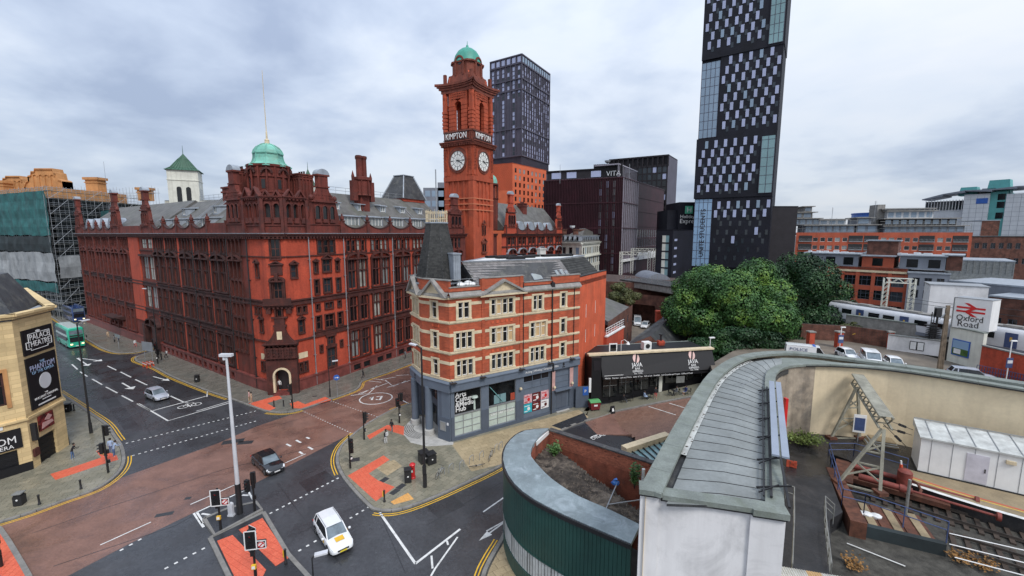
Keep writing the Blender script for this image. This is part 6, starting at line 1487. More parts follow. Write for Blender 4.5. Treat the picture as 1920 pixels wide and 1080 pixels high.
for x,D in((19.5,160),(23.5,158),(26.5,163)):
 mb=MB();mb.box(x-.9,x+.9,D,D+2,22,25.6);mb.box(x-1.1,x+1.1,D-.2,D+2.2,25.2,25.6);part('chimney',mb,'brick_old',WB,world=True)
mb=MB();mb.lathe([(.1,25.8),(.9,26.2),(1.0,26.9)],10,(22,157));part('satellite_dish',mb,'white_clad',WB,world=True)
# --- hotel block with green logo, beside the slender tower
hb=[(P(1231,438,134)[0],134),(P(1262,438,130)[0],130),(P(1300,438,150)[0],150)]
HB,hf=bld('black_hotel_block','black clad hotel block with green logo sign beside the slender tower','hotel',hb)
for k,(F_,L_)in enumerate(hf):
 ops=[(L_-3.4,L_-1.2,8.6+j*2.55,10.7+j*2.55)for j in range(6)]if k==0 else[(2,5.0,9.2+j*2.5,9.9+j*2.5)for j in range(6)]
 F_.mb('wall',wall(0,L_,0,25.2,ops,.2),'black_clad')
 for a,b,c,d in ops:
  mb=MB();mb.box(a,(a+b)/2 if k==0 else b,.02,.1,c,d);F_.mb('window',mb,'white_stone'if k==0 else 'panel_lilac')
  if k==0:mb=MB();mb.box((a+b)/2,b,.08,.12,c,d);F_.mb('window',mb,'glass_green')
roofslab(HB,[*hb,(P(1250,438,152)[0],152)],25.25,.4,'black_clad')
F_,L_=hf[1];xa,xb=P(1271,438,166)[0],P(1325,438,166)[0];mb=MB();mb.box(xa,xb,166,180,0,Zt(379,166));mb.box(P(1250,438,168)[0],xa,168,180,0,Zt(394,168));part('upper_block',mb,'black_clad',HB,world=True)
S0=Fac(HB,(xa,166),0);banner(S0,2.3,5.2,31.6,34.5,'logo_green',.1,'logo');ftext(S0,'H',2.7,'paint_white',2.9,32.1,.15);ftext(S0,'Holiday Inn',1.8,'paint_white',.5,29.9,.12);ftext(S0,'Express',2.3,'paint_white',.4,28.0,.12)
# --- slender leaning-looking dark tower (students)
ZB1,ZB2,ZB3=Zt(373,160),Zt(262,160),Zt(115,160)
uL,uR=(P(1299,438,160)[0],160),(P(1443,438,146)[0],146)
UT,uf=bld('student_tower','very tall slender black tower with staggered lilac window panels and blue glass strips','tower',[uL,uR]);UF,UL=uf[0]
gs=6.3
zones=[(0,UL,ZB1,ZB2),(gs,UL,ZB2,ZB3),(0,UL,ZB3,140)]
for nm_,bx_,o_ in(('core',(0,UL,0,14,0,ZB1),-.4),('core',(0,UL,0,14,ZB2,ZB3),-.4),('stacked_block',(-.25,UL,-.5,14,ZB1,ZB2),0),('stacked_block',(0,UL+.25,-.5,14,ZB3,132),0),('stacked_block',(gs,UL,-.25,.1,ZB2,ZB3),0),('stacked_block',(gs,UL,-.2,.2,12,ZB1),0)):UF.mb(nm_,MB().box(*bx_),'black_clad',out=o_)
def glass_strip(x0,x1,z0,z1,out,m,nx):
 mb=MB();mb.box(x0,x1,-out,-out+.1,z0,z1);o=UF.mb('glass_strip',mb,m);g=MB()
 for i in range(nx+1):g.box(x0+(x1-x0)*i/nx-.07,x0+(x1-x0)*i/nx+.07,-out-.05,-out,z0,z1)
 for z in np.arange(z0,z1,2.9):g.box(x0,x1,-out-.04,-out,z-.06,z+.06)
 link('mullion',g.mesh('mullion','purple_clad'),o,loc=(0,0,0))
glass_strip(0.2,gs-.2,12,ZB1-.3,.1,'panel_blue',4);glass_strip(.2,gs-.2,ZB2+.3,ZB3-1,.1,'glass_sky',4);glass_strip(UL-4.2,UL-.3,ZB1+1,ZB2-1.5,.7,'glass_green',2);glass_strip(UL-4.3,UL-.3,ZB3+.7,131,.7,'glass_green',3)
wm=[MB().box(-.5,.5,-.12,0,0,2.55).mesh('window',x)for x in('panel_lilac','glass_sky')];wd_=MB().box(-.4,.4,-.05,0,0,1.7).mesh('window','glass_mid')
row=0;cnt=0
for z in np.arange(14.5,130,3.05):
 row+=1
 for c in range(8):
  x=1.3+c*3.05+(row%3)*0.95
  if z<ZB1-.4 and x<gs+.5:continue
  if ZB2-1<z<ZB3 and x<gs+.6:continue
  if(ZB1+1<z<ZB2-1.5 or z>ZB3-.3)and x>UL-5.0:continue
  if x>UL-.8 or any(abs(z+1.2-q)<1.6 for q in(ZB1,ZB2,ZB3)):continue
  out=.5 if(ZB1<z<ZB2 or z>ZB3)else .25 if z>ZB2 else .2
  if z<28 and rg.random()<.8:UF.put('window',wd_,x,z,out);continue
  UF.put('window',wm[0]if rg.random()<.85 else wm[1],x,z,out);cnt+=1
  if x+1.3<UL and rg.random()<.7:UF.put('window',wd_,x+1.15,z-1.0,out)
me=text_mesh('UNITE STUDENTS',2.3,.02,'LEFT',0).copy();me.materials.clear();me.materials.append(M['brown_dark'])
o=UF.put('lettering',me,4.0,15.5,.2);o.rotation_euler=Matrix(((0,-UF.d[0],UF.n[0]),(0,-UF.d[1],UF.n[1]),(1,0,0))).to_euler()if False else(Matrix.Rotation(UF.a,3,'Z')@Matrix.Rotation(PI/2,3,'X')@Matrix.Rotation(PI/2,3,'Z')).to_euler();o.scale=(.95,1,1)
db=[(P(1437,438,150)[0],150),(P(1492,438,150)[0],150)];DB,df=bld('dark_side_block','plain dark grey block attached to the right of the slender tower','building',db);mb=MB();mb.box(0,df[0][1],0,16,0,Zt(388,150));df[0][0].mb('wall',mb,'brown_dark');mb=MB();mb.box(-.1,df[0][1]+.1,-.12,16.1,Zt(388,150),Zt(388,150)+.3);df[0][0].mb('coping',mb,'black_clad')
for px_,y_,w_,D_ in((822,355,40,150),):
 x0,x1=P(803,438,D_)[0],P(842,438,D_)[0];t=thing('dark_office_block','dark glass block peeping out left of the clock tower','building',((x0+x1)/2,D_,0));mb=MB();mb.box(-5,5,0,14,0,Zt(352,D_));mb.box(0,5,0,12,0,Zt(342,D_));part('wall',mb,'grey_clad',t);mb=MB()
 for i in range(4):
  for j in range(4):mb.box(-4.4+i*2.3,-2.6+i*2.3,-.05,0,Zt(352,D_)-3-j*3.4,Zt(352,D_)-1-j*3.4)
 part('window',mb,'glass_sky',t)
# --- right-hand skyline
def box_b(name,label,cat,px0,px1,y,D0,D1=None,depth=18,m='brick_apartment',zb=0.0,roofm='grey_clad'):
 D1=D1 or D0;a,b=(P(px0,438,D0)[0],D0),(P(px1,438,D1)[0],D1);r,fs=bld(name,label,cat,[a,b]);z=Zt(y,D0);return r,fs[0][0],fs[0][1],z
r,F_,L_,z=box_b('brick_apartments','long orange brick apartment building with balconies and stepped roof terraces','apartments',1493,1824,436,165,150)
nx=22;ops=gridwin(F_,L_,5,z-.6,nx,6,1.6,1.5,'brick_apartment',('glass_dark','glass_mid','glass_pale'),'paint_white'if False else 'frame_white',pad=.5,zpad=.6,base=0,top=.6)
for i,x in enumerate((1.0,L_*.32,L_*.41,L_*.72,L_-5.4)):
 for j in range(6):
  mb=MB();mb.box(x,x+4.4,-.08,-.02,6.0+j*3.05,8.0+j*3.05);F_.mb('balcony_recess',mb,'glass_dark');mb=MB();mb.box(x,x+4.4,-.4,-.1,5.7+j*3.05,5.9+j*3.05)
  for k in range(12):mb.box(x+k*.38,x+k*.38+.06,-.4,-.34,5.9+j*3.05,6.9+j*3.05)
  F_.mb('balcony_rail',mb,'metal_grey')
mb=MB();mb.box(0,L_,.4,20,z-1,z);F_.mb('roof',mb,'grey_clad')
def terrace(x0,x1,y,z0_,h,m='grey_clad',over=.8):
 mb=MB();mb.box(x0,x1,y,y+8,z0_,z0_+h);F_.mb('penthouse',mb,m);mb=MB();mb.box(x0-over,x1+over,y-1.2,y+8.5,z0_+h,z0_+h+.3);F_.mb('penthouse_roof',mb,'stone_grey')
 mb=MB();n=max(1,int((x1-x0)/2.2))
 for i in range(n):mb.box(x0+.3+i*(x1-x0)/n,x0+(i+.82)*(x1-x0)/n,y-.06,y,z0_+.4,z0_+h-.3)
 F_.mb('window',mb,'glass_sky');mb=MB()
 for q in(.5,1.0):mb.bar((x0,y-1.5,z0_+q),(x1,y-1.5,z0_+q),.06)
 for xx in np.arange(x0,x1,1.5):mb.bar((xx,y-1.5,z0_),(xx,y-1.5,z0_+1),.05)
 F_.mb('railing',mb,'metal_grey')
L=L_
terrace(L*.06,L*.36,1.5,z,2.6);terrace(0,L*.17,5,z+2.9,2.4);terrace(L*.02,L*.14,8,z+5.6,2.2,'stone_grey',1.5);terrace(L*.09,L*.14,9,z+8.1,2.0,'stone_grey')
terrace(L*.17,L*.33,5,z+2.9,2.0,'white_clad');terrace(L*.38,L*.5,2.5,z,2.7);terrace(L*.40,L*.48,5,z+3,2.4);terrace(L*.53,L*.97,1.5,z,2.2);terrace(L*.55,L*.95,4,z+2.6,2.3,'brown_dark');terrace(L*.58,L*.84,6,z+5.2,2.6,'white_clad');mb=MB();mb.box(L*.535,L*.58,8,14,z,z+10.5);F_.mb('stair_tower',mb,'stone_grey');terrace(L*.56,L*.84,7,z+8,.6,'stone_grey')
# scaffold-like roof frames on the apartments
mb=MB()
for x in np.arange(0,L_*.4,2.2):mb.bar((x,1,z),(x,1,z+4.5+rg.uniform(-1,1)),.08)
for q in(1.5,3,4.4):mb.bar((0,1,z+q),(L_*.4,1,z+q),.09)
for x in np.arange(L_*.55,L_,2.2):mb.bar((x,1,z),(x,1,z+4.0+rg.uniform(-1,1)),.08)
for q in(1.5,3.0,4.0):mb.bar((L_*.5,1,z+q),(L_,1,z+q),.12)
F_.mb('roof_frame',mb,'galv')
# red brick loft building
r,F_,L_,z=box_b('brick_lofts','red brick loft building with big dark windows and grey attic boxes beyond the train','building',1508,1710,505,112,97)
zc_=15.4
ops=gridwin(F_,L_,4,zc_-.6,7,3,2.9,2.3,'brick_apartment',('glass_dark','glass_mid'),'paint_grey_dark',pad=.4,zpad=.3,base=2,nv=3,trans=(.6,),top=1.2)
mb=MB();mb.box(-.05,L_,-.12,0,zc_-.6,zc_-.1);F_.mb('stone_band',mb,'stone_buff');mb=MB()
for i in range(8):mb.box(i*L_/7-.35,i*L_/7+.35,-.18,0,2,zc_-.7)
F_.mb('brick_pier',mb,'brick_apartment');mb=MB();mb.box(0,L_,0,14,zc_-1,zc_+.6);F_.mb('roof',mb,'slate')
for(a,b,m,h)in((.2,11.5,'grey_clad',2.9),(12.2,18.0,'brick_apartment',2.6),(19.0,26.5,'grey_clad',2.9),(26.6,29.0,'brick_old',3.2),(12.5,18.2,'brick_old',6.2)):
 mb=MB();mb.box(a,b,.8 if h<5 else 4,9,zc_+.6,zc_+.6+h);F_.mb('attic',mb,m);mb=MB();mb.box(a-.3,b+.3,.4 if h<5 else 3.6,9.3,zc_+.6+h,zc_+.85+h);F_.mb('attic_roof',mb,'lead')
 if h<3:
  for i in range(int((b-a)/3.6)or 1):
   x=a+(i+.6)*3.6 if m=='grey_clad'else(a+b)/2;mb=MB();mb.box(x-.8,x+.8,.72,.8,zc_+1.1,zc_+2.7);mb.box(x-.95,x+.95,.76,.79,zc_+.98,zc_+2.82,);F_.mb('window',mb,'glass_dark')
mb=MB()
for i in range(26):x,y=rg.uniform(0,26),rg.uniform(1.5,8);mb.box(x,x+rg.uniform(.3,1.5),y,y+1,zc_+3.6,zc_+3.8+rg.uniform(.1,.5))
F_.mb('roof_plant',mb,'white_clad')['kind']='stuff'
# lower grey buildings beyond the station
for(nm,lb,ct,a,b,y,D0,D1,m,gx,gz,zb_)in(('grey_block','grey clad block with two square windows right of the brick lofts','building',1712,1792,512,96,92,'grey_clad',3,2,9.0),('dark_brick_warehouse','dark brick warehouse with flat roof at the right edge','warehouse',1824,1990,444,150,140,'brick_old',10,2,12.0),('brown_brick_block','square brown brick block in front of the teal clad building','building',1838,1872,414,170,168,'brick_old',1,1,20.0),('low_grey_hall','low grey roofed hall with ribbed parapet in front of the apartments','hall',1720,1912,486,125,112,'galv',1,1,9.0),('grey_wall_block','pale grey panelled block behind the station sign','building',1792,1960,528,92,80,'grey_clad',4,1,6.0),('brown_station_block','brown brick block with black windows behind the station sign','building',1872,2050,556,80,70,'brick_old',5,1,3.0)):
 r,F_,L_,z=box_b(nm,lb,ct,a,b,y,D0,D1)
 if gx>1:gridwin(F_,L_,zb_,z-.3,gx,gz,min(2.2,L_/gx*.55),min(1.9,(z-zb_)/gz*.6),m,'glass_dark','paint_grey_dark',base=0,pad=.4,zpad=.2,top=.3,nv=2)
 else:F_.mb('wall',wall(0,L_,0,z,[],.2),m)
 mb=MB();mb.box(-.1,L_+.1,-.15,16,z,z+.3);F_.mb('roof',mb,'lead'if nm!='dark_brick_warehouse'else 'slate')
 if nm=='low_grey_hall':
  mb=MB()
  for x in np.arange(0,L_,1.2):mb.box(x,x+.12,-.25,0,z-3.5,z)
  F_.mb('rib',mb,'galv');mb=MB();mb.box(0,L_+6,-8,-.3,z-5.8,z-5.4);F_.mb('roof_slab',mb,'lead');mb=MB()
  for i in range(14):mb.box(L_*.45+i*.9,L_*.45+i*.9+.5,-8.2,-8,8,z-5.8)
  F_.mb('louvre',mb,'metal_grey')
# white and teal modern building
a,b=(P(1700,438,240)[0],240),(P(1950,438,200)[0],200);r,fs=bld('white_hospital_building','white panelled modern building with teal strips and sweeping dark roof on the right skyline','building',[a,b]);F_,L_=fs[0]
fx=lambda px_:(lambda t:t)(next(q for q in np.arange(0,L_+1,.2)if 960+806*F_.wpos(q)[0]/F_.wpos(q)[1]>=px_))
def zat(px_,y):q=fx(px_);return Zt(y,F_.wpos(q)[1])
xs={k:fx(k)for k in(1724,1798,1846,1876,1919)}
mb=MB();mb.box(0,xs[1798],4,20,0,zat(1724,392));F_.mb('wall',mb,'white_clad');mb=MB();mb.box(xs[1724],xs[1798],3.6,4,zat(1798,392),zat(1798,375));F_.mb('window_band',mb,'glass_mid');mb=MB()
for i in range(14):x=xs[1724]+(xs[1798]-xs[1724])*i/13;mb.box(x-.12,x+.12,3.4,3.6,zat(1798,394),zat(1798,373))
F_.mb('mullion',mb,'paint_white')
mb=MB();mb.box(xs[1798],xs[1846],0,16,0,zat(1820,364));mb.box(xs[1876],L_,0,16,0,zat(1890,363));F_.mb('panel_wall',mb,'white_clad');mb=MB()
for x0,x1 in((xs[1798],xs[1846]),(xs[1876],L_)):
 for z in np.arange(8,44,2.2):mb.box(x0,x1,-.04,0,z,z+.08)
 for x in np.arange(x0,x1,2.4):mb.box(x,x+.08,-.03,0,0,zat(1890,363)-.2)
F_.mb('panel_joint',mb,'grey_clad');mb=MB();mb.box(xs[1846],xs[1876],1,16,0,zat(1850,360));F_.mb('teal_wall',mb,'teal_clad');mb=MB()
for z in(zat(1860,410),zat(1860,390),zat(1860,375)):mb.box(xs[1846]+2.5,xs[1846]+5,.9,1,z,z+3)
F_.mb('window',mb,'glass_dark')
banner(F_,xs[1798]+4.5,xs[1798]+8.5,zat(1825,382),zat(1825,372),'poster_teal'if False else dm('sign_blue',(0.03,0.12,0.45),.4),.2,'sign')
mb=MB();pr=[(1722,374),(1760,364),(1800,357),(1850,355),(1895,349),(1919,348)];top=[(fx(min(p,1940)),zat(min(p,1940),y))for p,y in pr]
for p,q in zip(top,top[1:]):mb.xz([p,q,(q[0],q[1]-1.2),(p[0],p[1]-.5)],-2,14)
F_.mb('swept_roof',mb,'grey_clad')
for px_,y0_,w,m in((1800,350,26,'teal_clad'),(1855,336,32,'teal_clad'),(1838,352,22,'grey_clad')):
 q=fx(px_);D=F_.wpos(q)[1];k=w*D/806/2;mb=MB();mb.prism([(q-k,4),(q+k,4),(q+k,10),(q-k,10)],zat(px_,366),zat(px_,y0_),top=[(q-k*.8,4),(q+k*.8,4),(q+k*.8,10),(q-k*.8,10)]);F_.mb('roof_vent',mb,m)
r=thing('blue_glass_building','small curved blue glass building on the horizon behind the apartments','building',(P(1690,438,235)[0],250,0));mb=MB();mb.lathe([(13,0),(13,35),(13.3,35.2),(13.3,35.8)],28);part('wall',mb,'sign_blue',r,smooth=False);mb=MB()
for z in(20,24,28,32):mb.lathe([(13.1,z),(13.15,z+.2),(13.1,z+1.6)],28)
part('window_band',mb,'glass_sky',r)
# ------------------------------------------------------------------ station building in the foreground
dm('roof_sheet',(0.27,0.29,0.285),.55,.18,.35,.3,5,fine=.25,grime=((.16,.17,.16),.6,.5));dm('coping_mossy',(0.24,0.27,0.245),.75,.2,.9,.5,8,fine=.35,grime=((.13,.15,.11),.6,.8))
dm('render_white',(0.76,0.75,0.75),.8,.07,.3,.15,6,streak=.18,grime=((.32,.32,.32),.55,.35));dm('render_cream',(0.80,0.67,0.46),.85,.10,.3,.2,5,streak=.15,fine=.1,grime=((.50,.40,.27),.5,.22));dm('render_dirty',(0.42,0.35,0.27),.85,.3,.8,.4,4,streak=.5,grime=((.12,.11,.10),.8,.5))
dm('green_board',(0.022,0.078,0.066),.45,.15,.6,streak=.25);dm('lead_blue',(0.235,0.29,0.31),.5,.18,.7,.2,6,streak=.0,grime=((.36,.42,.46),.7,.9),fine=.2);dm('gravel',(0.085,0.068,0.055),.95,.5,2.2,1.0,30,fine=.6,grime=((.33,.27,.21),.7,.55));dm('weathered_white',(0.6,0.62,0.6),.6,.2,1.2,streak=.4);dm('steel_blue',(0.27,0.31,0.38),.4,.1,.6)
RZ=12.0
Lout=[(6.05,18.75),(10.4,25.7),(15.7,33.7),(18.5,37.2),(21.2,39.9),(23.6,41.5),(26.7,42.4),(29.5,42.1),(33,40),(37.5,36.7),(41.5,33.2),(48,27)]
Lout=smooth_line(Lout,3)
Rin=smooth_line([(11.9,17.25),(16.7,25.4),(21.2,33.1),(23.2,36.1),(25.4,37.9),(28.4,38.5),(32,37.9),(35.2,36.4),(40.0,32.0),(46.5,26)],3)
stn=thing('station_building','station building with long curved grey sheet roof and white end wall in the foreground','station',(10,22,0))
def sw(name,mb,m,smooth=False):return part(name,mb,m,stn,world=True,smooth=smooth)
def cop(name,pts,w,z,th,m,n_stone=2.2,parent=stn):
 L=[0.0]
 for a,b in zip(pts,pts[1:]):L.append(L[-1]+math.dist(a,b))
 k=0
 for i in range(len(pts)-1):
  mb=MB();seg=[pts[i],pts[i+1]]
  a,b=offs(pts,w/2),offs(pts,-w/2);q=[a[i],b[i],b[i+1],a[i+1]];c=(sum(p[0]for p in q)/4,sum(p[1]for p in q)/4)
  q=[(c[0]+(p[0]-c[0])*.992,c[1]+(p[1]-c[1])*.992)for p in q]
  mb.prism(q,z,z+th);part(name,mb,m,parent,world=True)
Lin=offs(Lout,-1.05)
cop('coping_slab',offs(Lout,-.45),1.0,RZ-.1,.22,'coping_mossy');cop('coping_slab',offs(Rin,.35),.75,RZ-.25,.2,'coping_mossy')
cop('flashing',offs(Rin,-.02)[14:],.16,RZ-.28,.1,'iron_black')
# sheet roof: separate sheets laid across
def resample(pts,n):
 L=[0.0]
 for a,b in zip(pts,pts[1:]):L.append(L[-1]+math.dist(a,b))
 r=[]
 for k in range(n+1):
  s=L[-1]*k/n;i=next(i for i in range(len(L)-1)if s<=L[i+1]+1e-6);t=(s-L[i])/(L[i+1]-L[i]);r.append(tuple(pts[i][c]+(pts[i+1][c]-pts[i][c])*t for c in(0,1)))
 return r
split=next(i for i,p in enumerate(Lout)if p[0]>26)
splR=next(i for i,p in enumerate(Rin)if p[0]>25)
ls=resample(offs(Lout,-1.2)[:split+1],26);rs=resample(offs(Rin,.62)[:splR+1],26)
for i in range(26):
 mb=MB();a,b,c,d=ls[i],rs[i],rs[i+1],ls[i+1]
 zs=[RZ-.28,RZ-.32];m0=[((a[0]+b[0])/2,(a[1]+b[1])/2),((d[0]+c[0])/2,(d[1]+c[1])/2)]
 e0,e1=RZ-.30+.022,RZ-.30
 sh_=lambda p,q:(p[0]+(q[0]-p[0])*.028,p[1]+(q[1]-p[1])*.028)
 a,b=sh_(a,d),sh_(b,c);m0[0]=sh_(m0[0],m0[1])
 mb.add([(*a,e0),(*m0[0],e0+.10),(*b,e0-.02),(*d,e1),(*m0[1],e1+.10),(*c,e1-.02)],[(0,1,4,3),(1,2,5,4)]);mb.add([(*a,e0),(*m0[0],e0+.10),(*b,e0-.02),(*a,e0-.13),(*m0[0],e0-.03),(*b,e0-.15)],[(3,4,1,0),(4,5,2,1)],1);sw('roof_sheet',mb,['roof_sheet','slate'])
mb=MB();mb.prism([(6.75,19.35)]+Lout[1:split+1]+Rin[1:splR+1][::-1]+[(12.1,18.0)],RZ-.8,RZ-.45);sw('roof_deck',mb,'slate')
for i in range(split,len(Lout)-1):pass
ls2,rs2=resample(offs(Lout,-1.0)[split:],14),resample(offs(Rin,.7)[splR:],14)
for i in range(14):
 mb=MB();mb.add([(*ls2[i],RZ-.3),(*rs2[i],RZ-.34),(*rs2[i+1],RZ-.34),(*ls2[i+1],RZ-.3)],[(0,1,2,3)]);sw('roof_sheet',mb,'coping_mossy')
# gutter along the left edge
gl=offs(Lout,-1.02)[2:15];mb=MB();strip(mb,gl,.34,RZ-.27);sw('gutter',mb,'weathered_white')
mb=MB();rr=random.Random(5)
for i in range(70):
 t=rr.random()*(len(gl)-1.01);k=int(t);p=(gl[k][0]+(gl[k+1][0]-gl[k][0])*(t-k)+rr.uniform(-.14,.14),gl[k][1]+(gl[k+1][1]-gl[k][1])*(t-k));s_=rr.uniform(.03,.10);mb.lathe([(s_,RZ-.27),(s_*.6,RZ-.25)],5,p)
o=sw('roof_debris',mb,'gravel');o['kind']='stuff'
mb=MB();mb.bar((18.6,33.4,RZ-.2),(21.0,35.0,RZ-.2),.05);sw('roof_cable',mb,'metal_grey')
# walls under the roof
mb=MB()
for pts,sgn in((Lout,-1),(Rin,1)):
 p=offs(pts,-.25*1 if sgn<0 else .2)
 for a,b in zip(p,p[1:]):mb.add([(*a,0),(*b,0),(*b,RZ-.1),(*a,RZ-.1)],[(0,1,2,3)])
sw('wall',mb,'render_cream')
mb=MB();pp=offs(Rin,.16)
for a,b in zip(pp,pp[1:]):
 if 20<a[0]<27.6:mb.add([(*a,4.9),(*b,4.9),(*b,RZ-.28),(*a,RZ-.28)],[(0,1,2,3)])
sw('dirty_render',mb,'render_dirty')
EF=Fac(stn,(6.1,18.85),ang2((6.1,18.85),(11.95,17.3)));EL=math.dist((6.1,18.85),(11.95,17.3))
mb=MB();mb.box(0,EL,0,.3,0,RZ-.1);EF.mb('end_wall',mb,'render_white');mb=MB();mb.box(0,.85,-.08,0,0,RZ-.1);EF.mb('end_pilaster',mb,'render_white');mb=MB();mb.box(EL-1.35,EL+.03,-.12,0,0,RZ-.2);EF.mb('end_pilaster',mb,'render_white')
mb=MB();mb.box(-.07,.97,-.28,.5,RZ-.11,RZ+.135);mb.box(.97,EL-1.3,-.2,.5,RZ-.26,RZ-.035);mb.box(EL-1.3,EL+.12,-.3,.5,RZ-.31,RZ-.03);EF.mb('coping_slab',mb,'coping_mossy')
mb=MB();mb.box(-.03,.9,-.24,0,RZ-.2,RZ-.1);mb.box(.9,EL-1.3,-.17,0,RZ-.35,RZ-.25);mb.box(EL-1.3,EL+.05,-.26,0,RZ-.4,RZ-.3);EF.mb('flashing',mb,'iron_black')
# long light fitting on the right edge
ra,rb=(12.9,19.6),(20.2,32.2)
rp=[(13.9,20.8),(20.45,32.0)];rd_=Vector((rp[1][0]-rp[0][0],rp[1][1]-rp[0][1])).normalized();rn=Vector((rd_.y,-rd_.x))
for o_ in(-.22,.22):
 mb=MB();a,b=Vector(rp[0])+rn*o_,Vector(rp[1])+rn*o_;mb.bar((*a,RZ+.55),(*b,RZ+.55),.34,.1);sw('cable_tray',mb,'steel_blue')
mb=MB();a,b=Vector((12.3,17.9)),Vector(rp[1]);mb.bar((*(a-rn*.5),RZ+.05),(*(b-rn*.5),RZ+.05),.1,.1);mb.bar((*(a-rn*.8),RZ),(*(b-rn*.8),RZ),.07,.07)
mb.bar((*(Vector(rp[0])),RZ+.5),(12.35,17.6,RZ-.1),.1,.08)
for t in np.linspace(0.05,.95,6):
 c=a.lerp(b,t);mb.bar((*(c-rn*1.1),RZ-.1),(*(c+rn*.3),RZ+.4),.07);mb.bar((*(c-rn*1.0-rd_*.4),RZ-.1),(*(c-rn*.2),RZ+.3),.05)
sw('tray_bracket',mb,'iron_black')
mb=MB();mb.box(15.6,16.0,24.2,24.6,9.5,11.6);mb.box(20.9,21.1,31.2,31.5,9,11.5);sw('red_post',mb,'red_paint')
# drum
dOut=smooth_line([(3.25,35.8),(0.95,35.25),(-.35,33.1),(-.69,30.7),(-.19,28.2),(.95,26.15),(2.8,24.4),(4.68,23.0),(6.6,21.65)],5)
dIn=smooth_line([(3.15,35.3),(2.1,33.6),(1.42,31.2),(1.96,29.4),(2.84,27.6),(4.27,25.8),(5.89,24.5),(7.5,23.0)],5)
drum=thing('green_drum_shop','curved green boarded shop unit with lead topped parapet and gravel roof','shop',(3,28,0))
dp=lambda n,mb,m,smooth=False:part(n,mb,m,drum,world=True,smooth=smooth)
nS=18;oo,ii=resample(dOut,nS),resample(dIn,nS)
for i in range(nS):
 mb=MB();q=[oo[i],oo[i+1],ii[i+1],ii[i]];c=(sum(p[0]for p in q)/4,sum(p[1]for p in q)/4);q=[(c[0]+(p[0]-c[0])*.996,c[1]+(p[1]-c[1])*.996)for p in q]
 q2=[(p[0],p[1])for p in q];mb.add([(*q[0],6.98),(*q[1],6.98),(*q[2],7.12),(*q[3],7.12),(*q[0],6.8),(*q[1],6.8),(*q[2],6.8),(*q[3],6.8)],[(0,1,2,3),(4,5,1,0),(6,7,3,2),(5,6,2,1),(7,4,0,3)]);dp('lead_coping',mb,'lead_blue')
mb=MB();e_=offs(dOut,-.06);strip(mb,e_,.10,6.66,0,0,6.94);dp('coping_drip',mb,'iron_black')
mb=MB();ov=resample(offs(dOut,.14),60)
for a,b in zip(ov,ov[1:]):mb.add([(*a,0),(*b,0),(*b,6.8),(*a,6.8)],[(0,1,2,3)])
dp('wall',mb,'green_board')
bd=resample(offs(dOut,.05),76)
for i in range(76):
 a,b=bd[i],bd[i+1];c=((a[0]+b[0])/2,(a[1]+b[1])/2);L=math.dist(a,b)*.46;an=math.atan2(b[1]-a[1],b[0]-a[0])
 for z0_,z1_ in((3.0,6.7),(0.05,1.25)):
  mb=MB();mb.box(-L,L,-.04,.04 if i%2 else .03,z0_,z1_);part('cladding_board',mb,'green_board',drum,(c[0]-3,c[1]-28,0),an)
 if i%2==0:
  mb=MB();mb.box(-L*.85,L*2.9,-.02,.02,1.35,2.9);o=part('window_pane',mb,'weathered_white',drum,(c[0]-3,c[1]-28,0),an);m2=MB();m2.box(-L*1.05,-L*.85,-.05,.04,1.25,3.0);m2.box(L-.02,L+.02,-.03,.03,1.3,2.95);link('glazing_bar',m2.mesh('glazing_bar','metal_grey'if i%8 else 'iron_black'),o)
mb=MB();strip(mb,bd,.16,2.92,0,0,3.0);strip(mb,bd,.16,1.25,0,0,1.33);dp('window_rail',mb,'green_board')
bw0,bw1=(3.2,35.45),(10.9,29.6)
bf=Fac(drum,bw0,ang2(bw0,bw1));BLn=math.dist(bw0,bw1)
dm('brick_wall_weathered',(0.36,0.105,0.06),.9,.35,.8,.7,9,streak=.45,fine=.5,grime=((.09,.05,.04),.75,.8))
slabmat('brick_pieces',(0.17,0.055,0.035),(0.46,0.15,0.085),.9,.8)
mb=MB();mb.box(0,BLn,0,.3,0,6.95);bf.mb('parapet_wall',mb,'brick_wall_weathered')
brn=MB();r9=random.Random(9)
for j in range(17):
 x=(j%2)*.12
 while x<BLn:
  o_=r9.uniform(.004,.02);
  if r9.random()>.04:brn.add([(x,-o_,5.65+j*.078),(min(x+.222,BLn),-o_,5.65+j*.078),(min(x+.222,BLn),-o_,5.718+j*.078),(x,-o_,5.718+j*.078),(x,0.01,5.718+j*.078),(min(x+.222,BLn),0.01,5.718+j*.078)],[(0,1,2,3),(3,2,5,4)])
  x+=.235
o=bf.mb('brick',brn,'brick_pieces');o['kind']='stuff'
for i in range(9):
 mb=MB();mb.box(i*BLn/9+.01,(i+1)*BLn/9-.01,-.12,.38,6.95,7.06);bf.mb('coping_stone',mb,'paint_black'if False else 'slate')
mb=MB();q=[(2.2,33.5),(3.15,35.3)]
f2=Fac(drum,(2.05,33.4),ang2((2.05,33.4),(3.2,35.4)));mb.box(0,2.3,-.0,.1,5.5,6.6);f2.mb('parapet_wall',mb,'brick_wall_weathered');mb=MB();mb.box(-.1,2.35,-.05,.1,6.62,6.95);f2.mb('white_fascia',mb,'paint_white')
mb=MB();f3=dIn
for a,b in zip(f3,f3[1:]):mb.add([(*a,5.4),(*b,5.4),(*b,7.0),(*a,7.0)],[(3,2,1,0)])
dp('parapet_inner',mb,'brick_wall_weathered')
